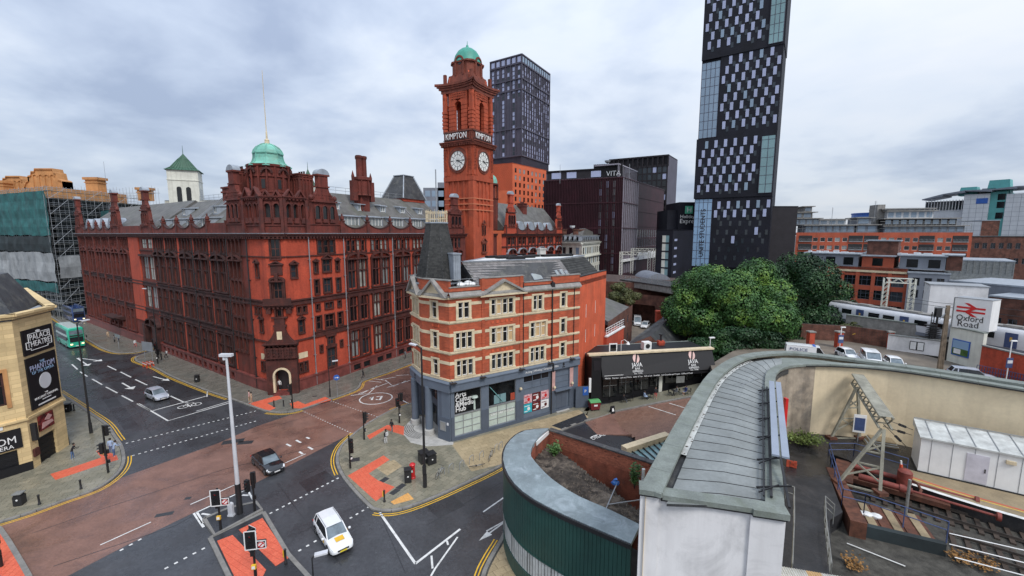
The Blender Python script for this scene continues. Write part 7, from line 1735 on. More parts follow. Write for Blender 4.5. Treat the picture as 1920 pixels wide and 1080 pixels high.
# gravel bed: displaced grid clipped to the roof outline
outl=dIn+[(10.9,29.6)]
mb=MB();n=64;X0,X1,Y0,Y1=.5,12.5,21.5,36.5;gx=lambda i:X0+(X1-X0)*i/n;gy=lambda j:Y0+(Y1-Y0)*j/n
r4=random.Random(4);hg={}
def hz(i,j):
 if(i,j)not in hg:x,y=gx(i),gy(j);hg[(i,j)]=5.62+r4.uniform(0,.09)+.28*math.exp(-((x-3.6)**2+(y-32.6)**2)/1.2)+.12*math.sin(x*1.3)*math.sin(y)
 return hg[(i,j)]
big=[(p[0],p[1])for p in offs(dIn,.15)]+[(11.2,29.4),(11.2,22)]
for i in range(n):
 for j in range(n):
  if inside((gx(i+.5),gy(j+.5)),big):mb.add([(gx(i+a),gy(j+b),hz(i+a,j+b))for a,b in((0,0),(1,0),(1,1),(0,1))],[(0,1,2,3)])
dp('gravel_roof',mb,'gravel');mb=MB()
for i in range(1800):
 x,y=r4.uniform(1,11),r4.uniform(22,36)
 if not inside((x,y),big):continue
 s_=r4.uniform(.02,.06);mb.add([(x-s_,y,5.66),(x,y-s_,5.67),(x+s_,y,5.68),(x,y+s_,5.69),(x,y,5.72+s_*1.3)],[(0,1,4),(1,2,4),(2,3,4),(3,0,4)])
slabmat('pebbles',(0.05,0.04,0.035),(0.30,0.25,0.20),.9,.8);o=dp('gravel',mb,'pebbles');o['kind']='stuff'
mb=MB();mb.tube((5.9,25.6,5.8),(7.6,29.0,5.85),.045,n=6);mb.tube((6.4,26.7,5.85),(9.0,27.3,5.85),.04,n=6);dp('loose_pipe',mb,'metal_grey')
t=tag(link('blue_bag',None,None,(7.6,29.3,5.72)),'crumpled blue plastic bag lying on the gravel roof of the green drum','bag');dm('blue_plastic',(0.03,0.16,0.5),.35,.3,5);mb=MB();mb.lathe([(.1,0),(.28,.06),(.22,.2),(.1,.3),(.16,.36)],7);mb.v=[(a*r9.uniform(.7,1.3),b*r9.uniform(.7,1.3),c*r9.uniform(.8,1.2))for a,b,c in mb.v];link('bag',mb.mesh('bag','blue_plastic'),t)
dm('leaf',(0.07,0.15,0.035),.6,.3,1.5);dm('leaf_pale',(0.16,0.22,0.045),.6,.3,1.5)
def bush(name,label,cat,loc,r,h,n=160,s=.09,m='leaf',stems=5,seed=1,group=None):
 rb_=random.Random(seed);t=thing(name,label,cat,loc,group=group);mb=MB();tips=[]
 for i in range(stems):
  a=2*PI*i/stems+rb_.random();p=(r*.75*math.cos(a),r*.75*math.sin(a),h*rb_.uniform(.7,1));tips.append(p);mb.tube((0,0,0),(p[0]*.5,p[1]*.5,p[2]*.6),.015+r*.02,.01,5);mb.tube((p[0]*.5,p[1]*.5,p[2]*.6),p,.01,.006,5)
 part('stem',mb,'brick_old'if False else 'brown_dark',t);mb=MB()
 for i in range(n):
  tp=rb_.choice(tips);k=rb_.uniform(.25,1.05);p=Vector((tp[0]*k+rb_.gauss(0,r*.22),tp[1]*k+rb_.gauss(0,r*.22),tp[2]*k**.8+rb_.gauss(0,h*.06)));d=Vector((rb_.gauss(0,1),rb_.gauss(0,1),rb_.gauss(.3,.6))).normalized();w_=d.cross(Vector((0,0,1))).normalized()*s*.4;L=d*s
  mb.add([p,p+L*.5+w_,p+L,p+L*.5-w_],[(0,1,2,3)])
 part('foliage',mb,m,t);return t
bush('weed','leafy green weed growing on the drum roof by the brick parapet','weed',(3.5,33.4,5.6),.55,1.1,320,.2,seed=2);bush('weed','tall thin weed growing beside the white end of the station roof','weed',(8.9,28.9,5.6),.35,1.9,300,.2,seed=3)
mb=MB();mb.tube((9.3,28.3,5.7),(9.3,28.3,7.5),.12,n=8);dp('vent_pipe',mb,'weathered_white')
# glazed lean-to between the drum and the ramp
Lt=thing('glass_roofed_leanto','low glass roofed lean-to with pale wall coping beside the brown parking bay','lean-to',(14,38,0));A_=[G(1170,838,5.5),G(1252,812,5.5)]
mb=MB();strip(mb,A_[:2],.7,0,0,0,5.5);part('coping_wall',mb,'stone_buff',Lt,world=True);mb=MB();mb.poly([(*p,5.0)for p in(A_[0],A_[1],(A_[1][0]+.2,A_[1][1]-4.5),(A_[0][0]+.9,A_[0][1]-1.0))]);part('glazed_roof',mb,'glass_green',Lt,world=True)
for i in range(8):
 t=i/8;a=(A_[0][0]+(A_[1][0]-A_[0][0])*t,A_[0][1]+(A_[1][1]-A_[0][1])*t);mb=MB();mb.bar((*a,5.08),(a[0]+.6,a[1]-1.0-3.4*t,5.08),.09);part('glazing_bar',mb,'iron_black',Lt,world=True)
# ------------------------------------------------------------------ black cafe front on the ramp
java=thing('cafe_building','low black cafe with long black awning sign along the sloping pavement','cafe',(20,58,0))
jA,jB=(10.9,56.7),(29.6,60.2);JF=Fac(java,jA,ang2(jA,jB));JL=math.dist(jA,jB);JT=7.25
mb=MB();mb.box(0,JL,1.2,6.5,0,JT-.3);JF.mb('wall',mb,'paint_black')
mb=MB();mb.add([(1.6,-.2,4.3),(JL,-.2,4.5),(JL,1.0,JT-.1),(1.6,1.0,JT-.1),(1.6,1.2,4.3),(JL,1.2,4.5),(1.6,1.2,JT-.1),(JL,1.2,JT-.1)],[(0,1,2,3),(1,5,7,2),(4,0,3,6),(4,5,1,0)]);aw=JF.mb('awning',mb,'paint_black')
mb=MB();mb.box(1.6,JL,-.24,-.2,4.0,4.35);JF.mb('awning_valance',mb,'paint_black')
mb=MB();mb.box(-.1,JL+.2,.7,1.6,JT-.1,JT+.12);JF.mb('roof_coping',mb,'stone_buff');mb=MB();mb.box(0,JL,1.6,7,JT-.5,JT-.35);JF.mb('flat_roof',mb,'coping_mossy')
sl_=math.atan2(1.2,JT-.1-4.3)
for cxj in(6.9,15.6):
 def tl(body,size,z,y=None,m='paint_white',fit=1):
  me=text_mesh(body,size,.012,'CENTER',0).copy();me.materials.clear();me.materials.append(M[m]);yy=-.2+(z-4.3)/(JT-.1-4.3)*1.2-.06;o=JF.put('lettering',me,cxj,z,-yy);o.rotation_euler=(Matrix.Rotation(JF.a,3,'Z')@Matrix.Rotation(PI/2-sl_,3,'X')).to_euler();q_=[v.co.x for v in me.vertices];o.scale=(fit/(max(q_)-min(q_)),1,1)
 tl('JAVA',.85,5.4,fit=1.6);tl('BAR',.42,5.05,fit=.75);tl('ESPRESSO',.4,4.72,fit=1.55);tl('Est. 1998',.22,4.5,fit=1.2)
 mb=MB();z0=6.5
 for sg in(-1,1):
  pts=[(cxj+.5*math.cos(t),z0+.6*math.sin(t))for t in np.linspace(0,2*PI,28)[:-1]];cut=[(x,z)for x,z in pts if(x-cxj-(z-z0)*.35)*sg>.06]
  cut.sort(key=lambda p:math.atan2(p[1]-z0,(p[0]-cxj)*sg))
  v=[(x,-.2+(z-4.3)/(JT-.1-4.3)*1.2-.05,z)for x,z in cut];mb.add(v,[tuple(range(len(v)))]if sg<0 else[tuple(range(len(v)))[::-1]])
 dm('logo_pink',(0.75,0.50,0.46),.5);JF.mb('logo',mb,'logo_pink')
ftext(JF,'Milk Bar   Espresso   Latte and Mocha   Lattes & Teas   Cafe au Lait   Breakfast   Iced Chocolate and Frappes   Coffee and Food',.3,'paint_white',1.9,4.05,.26,sx=.86);mb=MB();mb.box(1.8,4.6,-.27,-.25,4.5,4.56);JF.mb('lettering_line',mb,'paint_white')
mb=MB();mb.box(0,1.4,-.1,1.2,0,JT-.1);JF.mb('end_wall',mb,'paint_black');banner(JF,.25,1.25,5.3,6.7,'brown_dark',.16,'sign_panel');banner(JF,-.35,-.05,2.3,4.3,'paint_white',.2,'sign_panel');banner(JF,-2.2,-.3,.15,3.2,'paint_grey_dark',.05,'hoarding')
banner(JF,-1.2,-.4,1.9,3.1,'sign_blue',.1,'blue_sign');ftext(JF,'P',.6,'paint_white',-1.0,2.3,.14)
for x in np.arange(2.2,JL-1,2.4):
 zb=ramp(JF.wpos(x)[0]);mb=MB();mb.box(x,x+2.1,1.05,1.15,zb+.9,3.9);mb2=MB();mb2.box(x,x+2.1,.98,1.05,zb+2.5,zb+2.57);mb2.box(x+1.0,x+1.06,.98,1.05,zb+.9,3.9);o=JF.mb('shop_window',mb2,'galv');JF.mb('pane',mb,'shop_glass')
mb=MB();mb.box(10.7,11.2,.8,1.0,1,4.0);JF.mb('door_frame',mb,'white_stone');banner(JF,12.9,14.2,2.7,3.7,'galv',-.9+1.85 if False else .0001,'menu_board')
mb=MB();mb.box(3.4,4.6,2.0,2.1,JT-.1,JT+1.2);JF.mb('roof_sign',mb,'paint_white');mb=MB();mb.box(3.55,4.45,1.96,2.0,JT+.1,JT+1.05);JF.mb('roof_sign_panel',mb,'glass_dark');mb=MB();mb.path([(5.2,2,JT),(5.2,2,JT+1.5),(5.5,1.6,JT+1.8),(5.8,1.3,JT+1.5)],.04);mb.lathe([(.05,JT+1.6),(.3,JT+1.2)],8,(5.85,1.2));JF.mb('goose_neck_lamp',mb,'paint_white')
mb=MB();mb.box(9.3,10.5,3,4,JT-.3,JT+.8);JF.mb('air_conditioner',mb,'paint_white');mb=MB();mb.lathe([(.38,JT+.1),(.38,JT+.75)],12,(9.9,2.98));mb=MB().xz([(9.9+.35*math.cos(t),JT+.25+.35*math.sin(t))for t in np.linspace(0,2*PI,13)[:-1]],2.96,3.0);JF.mb('fan_grille',mb,'iron_black')
mb=MB();mb.tube((18.7,1,JT),(18.7,1,JT+1.6),.05);mb.box(18.5,19.3,.8,1.1,JT+1.55,JT+1.7);JF.mb('flood_light',mb,'paint_white')
# slate roofed sheds and brick buildings behind
sh=thing('slate_roofed_shed','long brick shed with pitched grey slate roof running back from the cafe','shed',(22,75,0))
def zr_(px_,y,D):return P(px_,y,D)
gA,gB,gC=P(1165,652,67),P(1220,630,68),P(1248,650,67.5)
e1,e2,e3=P(1245,593,92),P(1262,590,93),P(1290,600,95)
mb=MB();mb.add([gA,gB,e2,e1],[(0,1,2,3)]);mb.add([gB,(gC[0]+1.5,gC[1],gC[2]-2),(e3[0]+1,e3[1],e3[2]-2),e2],[(0,1,2,3)]);part('slate_roof',mb,'slate',sh,world=True)
mb=MB();mb.add([(gA[0],gA[1],0),(gC[0]+1.5,gC[1],0),(gC[0]+1.5,gC[1],gC[2]-2),gB,gA],[(0,1,2,3,4)]);mb.add([(gA[0],gA[1],0),gA,e1,(e1[0],e1[1],0)],[(0,1,2,3)]);mb.add([(gC[0]+1.5,gC[1],0),(e3[0]+1,e3[1],0),(e3[0]+1,e3[1],e3[2]-2),(gC[0]+1.5,gC[1],gC[2]-2)],[(0,1,2,3)]);part('wall',mb,'brick_old',sh,world=True)
def chim(parent,px_,y0_,y1_,D,wpx,m='brick_orange',pot=True):
 x,_,z1_=P(px_,y0_,D);z0_=Zt(y1_,D)-1;w=wpx*D/806/2;mb=MB();mb.box(x-w,x+w,D,D+2*w,z0_,z1_);mb.box(x-w*1.15,x+w*1.15,D-.1,D+2.1*w,z1_-.35,z1_-.1);part('chimney',mb,m,parent,world=True)
 if pot:mb=MB();mb.lathe([(w*.45,z1_),(w*.35,z1_+.8),(w*.7,z1_+.9),(w*.7,z1_+1.05)],8,(x,D+w));part('chimney_pot',mb,'iron_black',parent,world=True)
chim(sh,1241,640,662,64,11);chim(sh,1237,583,596,90,10,'brick_orange',False)
bk=thing('brick_workshop','small two storey brick workshop with pale pitched roof beside the orange end wall','workshop',(18,80,0));a,b,c,d=P(1139,561,96),P(1189,573,84),P(1140,602,71),P(1120,580,88)
k0,k1_=(P(1140,603,70)),(P(1186,578,88));mb=MB();mb.add([k0,k1_,(k1_[0]-6,k1_[1]+3,k1_[2]+2.2),(k0[0]-7,k0[1]+3,k0[2]+3.2)],[(0,1,2,3)]);part('roof',mb,'slate_light',bk,world=True)
WF=Fac(bk,k0[:2],ang2(k0[:2],k1_[:2]));WL=math.dist(k0[:2],k1_[:2]);wops_=[(x,x+1.1,z,z+1.6)for x in(2,5,8.5,12,15.5)for z in(2.5,6.2)];mb=wall(0,WL,0,k0[2]-.1,wops_);WF.mb('wall',mb,'brick_old')
for o_ in wops_:window(WF,(o_[0]+o_[1])/2,o_[2],1.1,1.6,nv=2,trans=(.5,),fm='paint_grey_dark')
an=thing('brick_annexe','low orange brick annexe with roof terrace railing against the orange end wall','annexe',(15,66,0));q0,q1_=P(1137,650,66.5),P(1170,622,74);AF2=Fac(an,q0[:2],ang2(q0[:2],q1_[:2]));Lq=math.dist(q0[:2],q1_[:2]);mb=MB();mb.box(0,Lq,0,4,0,7.6);AF2.mb('wall',mb,'brick_orange');mb=MB();mb.box(-.1,Lq+.1,-.15,.3,7.6,7.8);AF2.mb('coping',mb,'paint_white');mb=MB()
for x in np.arange(0,Lq,1.3):mb.bar((x,0.1,7.8),(x,.1,9),.06)
for q in(8.2,8.6,9.0):mb.bar((0,.1,q),(Lq,.1,q),.06)
AF2.mb('railing',mb,'paint_white');mb=MB();mb.box(2,3.2,-1,0,4.8,5.8);AF2.mb('vent_cowl',mb,'metal_grey')
# railway bridge and viaduct
vd=thing('railway_viaduct','dark railway viaduct with arch and pale concrete girder bridge behind the trees','viaduct',(40,112,0))
va,vb=P(1130,555,118),P(1330,560,100);VF_=Fac(vd,(va[0],va[1]),ang2(va[:2],vb[:2]));VL=math.dist(va[:2],vb[:2])
mb=wall(0,VL,0,8.2,[(8,15,0,5.5),(17.5,22,0,5.2),(24,30,0,5.5)],5);VF_.mb('wall',mb,'brick_old')
mb=MB();mb.box(0,VL,4.5,5,0,8);VF_.mb('arch_shadow',mb,'iron_black')if False else None
ga,gb=P(1185,528,118),P(1295,553,100);GFv=Fac(vd,(ga[0],ga[1]-.8),ang2(ga[:2],gb[:2]));GL=math.dist(ga[:2],gb[:2]);mb=MB();mb.box(-1,GL+6,-1,0,9.4,10.9);GFv.mb('bridge_girder',mb,'stone_grey');mb=MB();mb.box(-4,GL+8,-1.2,8,10.9,11.15);mb.box(-4,GL+8,0,8,9.0,9.4);GFv.mb('bridge_deck',mb,'slate');mb=MB()
for x in np.arange(-4,GL+8,2):mb.bar((x,-.9,11.1),(x,-.9,12.4),.09)
for q in(11.7,12.4):mb.bar((-4,-.9,q),(GL+8,-.9,q),.07)
GFv.mb('railing',mb,'metal_grey')
mb=MB();mb.prism([(20,121),(50,108),(60,120),(30,140)],0,10.8);part('embankment',mb,'brick_old',vd,world=True)
hn=thing('half_round_gable','grey semicircular gable roof between the bridge and the black hotel block','building',(*P(1235,520,122)[:2],0));mb=MB();mb.xz([(-4,8),(4,8)]+arc(0,9,4,0,180,14,3.6),0,12);part('wall',mb,'grey_clad',hn);mb=MB()
for x in np.arange(-3.6,3.7,.8):mb.box(x,x+.1,-.05,0,8,9+3.6*math.sqrt(1-(x/4.1)**2))
part('rib',mb,'galv',hn)
def lattice_gantry(name,label,loc,w,h,rz,m='white_stone',group=None):
 t=thing(name,label,'gantry',loc,rz,group=group)
 for x in(-w/2,w/2):
  mb=MB()
  for dx in(-.4,.4):
   for dy in(-.4,.4):mb.bar((x+dx,dy,0),(x+dx,dy,h),.12)
  for k in range(int(h/.9)):
   z=k*.9
   for dy in(-.4,.4):mb.bar((x-.4,dy,z),(x+.4,dy,z+.9),.07)
   for dx in(-.4,.4):mb.bar((x+dx,-.4,z),(x+dx,.4,z+.9),.07)
  part('mast',mb,m,t)
 mb=MB()
 for dz in(0,.9):
  for dy in(-.4,.4):mb.bar((-w/2,dy,h-dz),(w/2,dy,h-dz),.12)
 for k in range(int(w/.9)):
  for dy in(-.4,.4):mb.bar((-w/2+k*.9,dy,h-(k%2)*.9),(-w/2+(k+1)*.9,dy,h-((k+1)%2)*.9),.07)
 part('beam',mb,m,t);return t
lattice_gantry('overhead_line_gantry','first pale lattice railway gantry beyond the slate roof under the white canopy',(P(1190,500,140)[0],140,9),9,9,R(-25),group='railway gantries beyond the bridge');lattice_gantry('overhead_line_gantry','farther pale lattice railway gantry in front of the maroon block',(P(1205,500,160)[0],160,9),8,9.5,R(-25),group='railway gantries beyond the bridge')
# ------------------------------------------------------------------ station platforms and forecourt
fc_=MB();fc_.prism([(29,60.5),(46,78),(62,80),(66,60),(70,30),(48,28),(41.8,33.6),(37.6,37.0),(33.2,40.2),(29.5,42.4),(26.7,42.8),(24,46)],0,5.0);dm('tarmac_sandy',(0.22,0.185,0.145),.7,.25,.3,.3,8,fine=.3,grime=((.12,.11,.10),.5,.3));struct('forecourt',fc_,'tarmac_sandy')
dm('tarmac_wet',(0.03,0.03,0.033),.6,.3,.5,.5,10,fine=.4,grime=((.075,.07,.07),.6,.5),wet=.10);dm('ballast',(0.105,0.10,0.085),.95,.4,1.5,1.2,22,fine=.6,grime=((.05,.045,.04),.7,.8));dm('rust',(0.16,0.06,0.035),.8,.35,2,.4,8,fine=.4);dm('buffer_red',(0.26,0.055,0.04),.65,.3,2,.3,6,fine=.3);dm('rail_steel',(0.10,0.085,0.075),.45,.2,3,metal=.5);dm('platform_tan',(0.33,0.26,0.16),.8,.2,.8,fine=.3);dm('gantry_cream',(0.36,0.35,0.28),.7,.25,1.2,.2,6,fine=.35,streak=.3);dm('blue_rail',(0.055,0.085,0.20),.5,.15,3);dm('sleeper',(0.07,0.05,0.038),.9,.3,2,.5,8)
dm('puddle',(0.045,0.048,0.055),.35,.4,.3,.2,6,grime=((.22,.23,.26),.7,.35),wet=.05);dm('line_red',(0.6,0.08,0.03),.6)
tb=MB();tb.box(12,62,10,37,3.2,3.9);struct('track_bed',tb,'ballast')
pz=lambda*q,z=5.0:[G(x,y,z)for x,y in q]
pA=[(23.2,36.2),(25.4,38.1),(28.4,38.8),(32,38.1),(35.2,36.6),(40.5,32.0),(50,22)]
edge=pz((1700,905),(1760,925),(1840,950),(1920,973),(2100,1025))
mb=MB();mb.prism([(12.5,19),(22.5,36)]+pA+[edge[-1]]+edge[::-1]+pz((1640,890),(1590,862),(1555,850),(1560,905),(1580,960),(1556,975),(1560,1090),(1440,1100)),3.9,5.0);struct('platform',mb,'tarmac_wet')
mb=MB();mb.prism(edge+pz((2100,1000),(1920,905),(1720,885),(1700,880)),5.0,5.03);pfn=struct('platform_surface',mb,'platform_tan')
mb=MB();strip(mb,edge,.35,5.04);struct('platform_edge_line',mb,'line_white');mb=MB();strip(mb,offs(edge,1.0),.10,5.035);struct('platform_yellow_line',mb,'line_yellow');mb=MB();strip(mb,offs(edge,1.25),.14,5.035);struct('platform_red_line',mb,'line_red')
# rails and sleepers
def xf(p,q,t):return(p[0]+(q[0]-p[0])*t,p[1]+(q[1]-p[1])*t)
ra1,rb1=G(1700,925,4.1),G(2000,1010,4.1);dR=Vector((rb1[0]-ra1[0],rb1[1]-ra1[1])).normalized();nR=Vector((-dR.y,dR.x))
trk=thing('railway_track','rusty railway track with dark sleepers ending at the red buffers beside the platform','track',(ra1[0],ra1[1],3.9));aT=math.atan2(dR.y,dR.x)
for k,o_ in((0,.0),(1,-1.5)):
 mb=MB();mb.bar((-3,o_-.6,.22),(22,o_-.6,.22),.09,.16);mb.bar((-3,o_-.6,.13),(22,o_-.6,.13),.18,.04);part('rail',mb,'rail_steel',trk,rz=aT)
sm_=MB();sm_.box(-.13,.13,-1.35,1.35,0,.13);sme=sm_.mesh('sleeper','sleeper')
for i in range(30):o=link('sleeper',sme,trk,(dR.x*(i*.7-2)+nR.x*-1.35,dR.y*(i*.7-2)+nR.y*-1.35,.0),aT)
trk2=thing('railway_track','second railway track curving past the lower retaining wall at the right edge','track',(ra1[0]-1.5,ra1[1]-3.4,3.9))
for o_ in(-.6,-2.1):mb=MB();mb.bar((1,o_,.22),(22,o_,.22),.09,.16);part('rail',mb,'rail_steel',trk2,rz=aT)
for i in range(28):link('sleeper',sme,trk2,(dR.x*(i*.7+1)+nR.x*-1.35,dR.y*(i*.7+1)+nR.y*-1.35,.0),aT)
# hydraulic buffer stop
bs0=G(1600,890,4.6);bt=thing('buffer_stop','red hydraulic buffer stop with two long pipes and a rusty frame','buffer stop',(bs0[0],bs0[1],4.2),aT)
mb=MB();mb.tube((0,.5,.9),(3.0,.5,.9),.22,.2,12);mb.tube((3.0,.5,.9),(6.8,.5,.8),.1,n=8);mb.tube((6.8,.5,.8),(7.0,.5,.8),.3,n=12);part('ram',mb,'buffer_red',bt,smooth=True)
mb=MB();mb.tube((.3,-1.1,.9),(3.4,-1.1,.9),.24,.21,12);mb.tube((2.7,-1.1,.9),(3.0,-1.1,.9),.29,n=12);mb.tube((3.4,-1.1,.9),(7.6,-1.1,.8),.09,n=8);mb.tube((7.6,-1.1,.8),(7.8,-1.1,.8),.3,n=12);part('ram',mb,'buffer_red',bt,smooth=True)
mb=MB();mb.lathe([(.42,0),(.45,1.8),(.3,1.95),(.05,2.0)],12,(3.0,0));part('cylinder',mb,'buffer_red',bt,smooth=True)
mb=MB();mb.box(-1.2,0,-2.2,1.6,-.1,.7);mb.box(0,5.5,-.6,0,0,.35);mb.box(0,5.5,.9,1.3,0,.4);part('frame',mb,'rust',bt)
mb=MB();mb.path([(3.2,.2,1.2),(3.7,-.2,1.2),(3.9,-.7,1.0),(3.8,-1.0,.9)],.09,6);part('hose',mb,'rust',bt)
# retaining box with rusty slabs in front of the track end
rw=thing('track_end_wall','dark concrete wall and rusty slab deck round the end of the track','wall',(*G(1680,975,5.0),0));w0,w1=G(1605,985,4.6),G(1775,1025,4.6);RF_=Fac(rw,w0,ang2(w0,w1));RL=math.dist(w0,w1)
mb=MB();mb.box(0,RL,0,.4,2.0,4.7);RF_.mb('wall',mb,'scaffold_dark');mb=MB();mb.box(0,RL-.3,.4,3.2,4.0,4.55);RF_.mb('slab_deck',mb,'rust')
for i in range(6):mb=MB();mb.box(.15+i*(RL-.5)/6,-.05+(i+1)*(RL-.5)/6,.42,3.15,4.55,4.62);RF_.mb('deck_slab',mb,'platform_tan'if i%2 else 'rust')
mb=MB();mb.box(-.4,.5,-.3,7,3.9,5.05);RF_.mb('kerb_beam',mb,'rust')
lr=MB();lr.prism(pz((1556,985),(1604,990),(1775,1035),(2000,1090),(2000,1300),(1400,1300),(1560,1090),z=3.6),3.0,3.95-.3);struct('lower_roof',lr,'puddle')
def rail_run(name,label,pts,z,h,m,post=1.8,rails=(.5,1.0),group=None,extra=0,cat='railing'):
 t=thing(name,label,cat,(*pts[0],z),group=group)
 for q in rails:
  mb=MB()
  for a,b in zip(pts,pts[1:]):mb.tube((a[0]-pts[0][0],a[1]-pts[0][1],h*q),(b[0]-pts[0][0],b[1]-pts[0][1],h*q),.035,n=6)
  part('rail',mb,m,t)
 for a,b in zip(pts,pts[1:]):
  L=math.dist(a,b);n=max(1,int(L/post))
  for i in range(n+1):p=xf(a,b,i/n);mb=MB();mb.tube((0,0,-.3),(0,0,h),.035,n=6);part('post',mb,m,t,(p[0]-pts[0][0],p[1]-pts[0][1],0))
 return t
rail_run('blue_railing','blue tubular railing round the end of the track beside the steel portal',pz((1775,1010),(1620,955),(1578,945),(1553,855),(1600,855),(1700,885)),5.0,1.15,'blue_rail')
rail_run('white_railing','pale railing along the right side of the ramped walkway',pz((1562,975),(1545,958),(1546,1000),(1556,1090)),5.0,1.1,'galv',1.2,(.35,.7,1.0));rail_run('white_railing','pale railing between the walkway and the station end wall',pz((1472,935),(1487,940),(1487,1000),(1483,1090)),5.0,1.1,'galv',1.4,(.5,1.0))
for i,(a,b)in enumerate((((1780,1000),(2000,1050)),((1780,1020),(2000,1075)),((1790,1045),(2000,1100)),((1590,1000),(1700,1042)))):
 p,q=G(*a,4.7),G(*b,4.7);t=thing('white_pipe',('topmost of the white rails running to the right edge above the ballast','middle white rail running to the right edge above the ballast','lowest white rail running to the right edge above the ballast','long white pipe lying on the wet roof below the track wall')[i],'rail',(*p,4.7 if i<3 else 4.0));mb=MB();mb.tube((0,0,0),(q[0]-p[0],q[1]-p[1],0),.032,n=6)
 if i<0:
  for k in range(4):mb.tube(((q[0]-p[0])*k/3,(q[1]-p[1])*k/3,0),((q[0]-p[0])*k/3,(q[1]-p[1])*k/3,-.8),.03,n=5)
 part('tube',mb,'paint_white',t)
# steel portal
pf=thing('steel_portal','cream riveted steel portal frame with splayed legs standing over the track end','gantry',(*G(1610,880,5),5.0));o5=Vector(pf.location)
L1=[Vector((*G(1558,822,5),5)),Vector((*G(1612,822,5),5))];T1=Vector(P(1608,722,L1[0].y-.3));L2a=[Vector((*G(1572,905,5),5)),Vector((*G(1650,925,5),5))];T2=Vector(P(1658,800,L2a[0].y+.1))
for(la,lb),T_,nm in((L1,T1,'rear'),(L2a,T2,'front')):
 for base in(la,lb):
  mb=MB();top=T_+(base-T_)*.04;mb.bar(base-o5,top-o5,.2,.16);part('leg',mb,'gantry_cream',pf)
 mb=MB()
 for t0,t1 in((.28,.42),(.42,.28),(.62,.85),(.85,.62),(.42,.42),(.62,.62)):mb.bar(T_.lerp(la,t0)-o5,T_.lerp(lb,t1)-o5,.1)
 mb.bar(la-o5,lb-o5,.12);part('leg_bracing',mb,'gantry_cream',pf)
 for b_ in(la,lb):mb=MB();c=b_-o5;mb.box(c.x-.35,c.x+.35,c.y-.35,c.y+.35,-.05,.2);part('base_plate',mb,'rust',pf)
mb=MB();dbm=(T2-T1).normalized();sd_=dbm.cross(Vector((0,0,1))).normalized();e0,e1=T1-dbm*.3,T2+dbm*.3
ch=[(sd_*a+Vector((0,0,b)))for a in(-.38,.38)for b in(0,.85)]
for c in ch:mb.bar(e0+c-o5,e1+c-o5,.14)
for k in range(9):
 p,q=e0.lerp(e1,k/9),e0.lerp(e1,(k+1)/9)
 mb.bar(p+ch[0]-o5,q+ch[1]-o5,.08);mb.bar(p+ch[2]-o5,q+ch[3]-o5,.08);mb.bar(p+ch[1]-o5,p+ch[3]-o5,.08);mb.bar(p+ch[0]-o5,p+ch[2]-o5,.08);mb.bar(p+ch[1]-o5,q+ch[3]-o5,.07)
part('lattice_beam',mb,'gantry_cream',pf);mb=MB();mb.add([e0+sd_*a+Vector((0,0,.93))-o5 for a in(-.42,)]+[e0+sd_*.42+Vector((0,0,.93))-o5,e1+sd_*.42+Vector((0,0,.93))-o5,e1-sd_*.42+Vector((0,0,.93))-o5],[(0,1,2,3)])
for k in range(3):pass
part('top_plate',mb,'gantry_cream',pf)
for(y0,x1_,y1_)in((789,1712,806),(820,1710,816),(812,1700,838)):
 a=T2+Vector((.2,.3,.5-(y0-789)*.02));b=Vector(P(x1_,y1_,a.y+4));mb=MB();mb.tube(a-o5,b-o5,.025,n=5)
 for k in range(4):c=a.lerp(b,.5+k*.06);mb.tube(c-o5,a.lerp(b,.52+k*.06)-o5,.11,n=8)
 part('insulator_wire',mb,'iron_black',pf)
# white equipment cabin
c0_,c1_=G(1720,884,5),G(1919,930,5);cab=thing('white_cabin','long white equipment cabin with grey roof standing on the platform','cabin',(*c0_,5.0));CFc=Fac(cab,c0_,ang2(c0_,c1_));CLn=12.0
mb=MB();mb.box(0,CLn,0,2.6,.1,2.95);CFc.mb('wall',mb,'render_white'if False else 'paint_white',z=5.0)
mb=MB();mb.add([(-.12,-.15,3.0),(CLn,-.15,3.0),(CLn,2.8,3.45),(-.12,2.8,3.45),(-.12,-.15,2.88),(CLn,-.15,2.88),(-.12,2.8,2.9)],[(0,1,2,3),(4,5,1,0),(6,4,0,3)]);CFc.mb('roof',mb,'weathered_white',z=5)
mb=MB()
for x in np.arange(.6,CLn,1.2):mb.box(x,x+.03,-.02,0,.15,2.85);mb.bar((x,-.1,3.04),(x,2.75,3.48),.05,.02)
mb.bar((-.1,2.7,3.55),(CLn,2.7,3.55),.06)
CFc.mb('panel_joint',mb,'metal_grey',z=5);mb=MB();mb.box(2.6,3.8,-.05,0,.2,2.4);o=CFc.mb('door',mb,dm('door_lilac',(.60,.58,.64),.5),z=5);h=MB();h.box(3.6,3.66,-.1,-.05,1.1,1.4);link('door_handle',h.mesh('door_handle','iron_black'),o)
mb=MB();mb.box(4.6,5.1,-.15,0,2.2,2.45);CFc.mb('wall_light',mb,'stone_buff',z=5);mb=MB();mb.box(8.2,9.4,-.05,0,.2,2.4);CFc.mb('door',mb,'door_lilac',z=5);mb=MB();mb.box(-.05,CLn,-.1,2.6,0,.12);CFc.mb('base',mb,'iron_black',z=5)
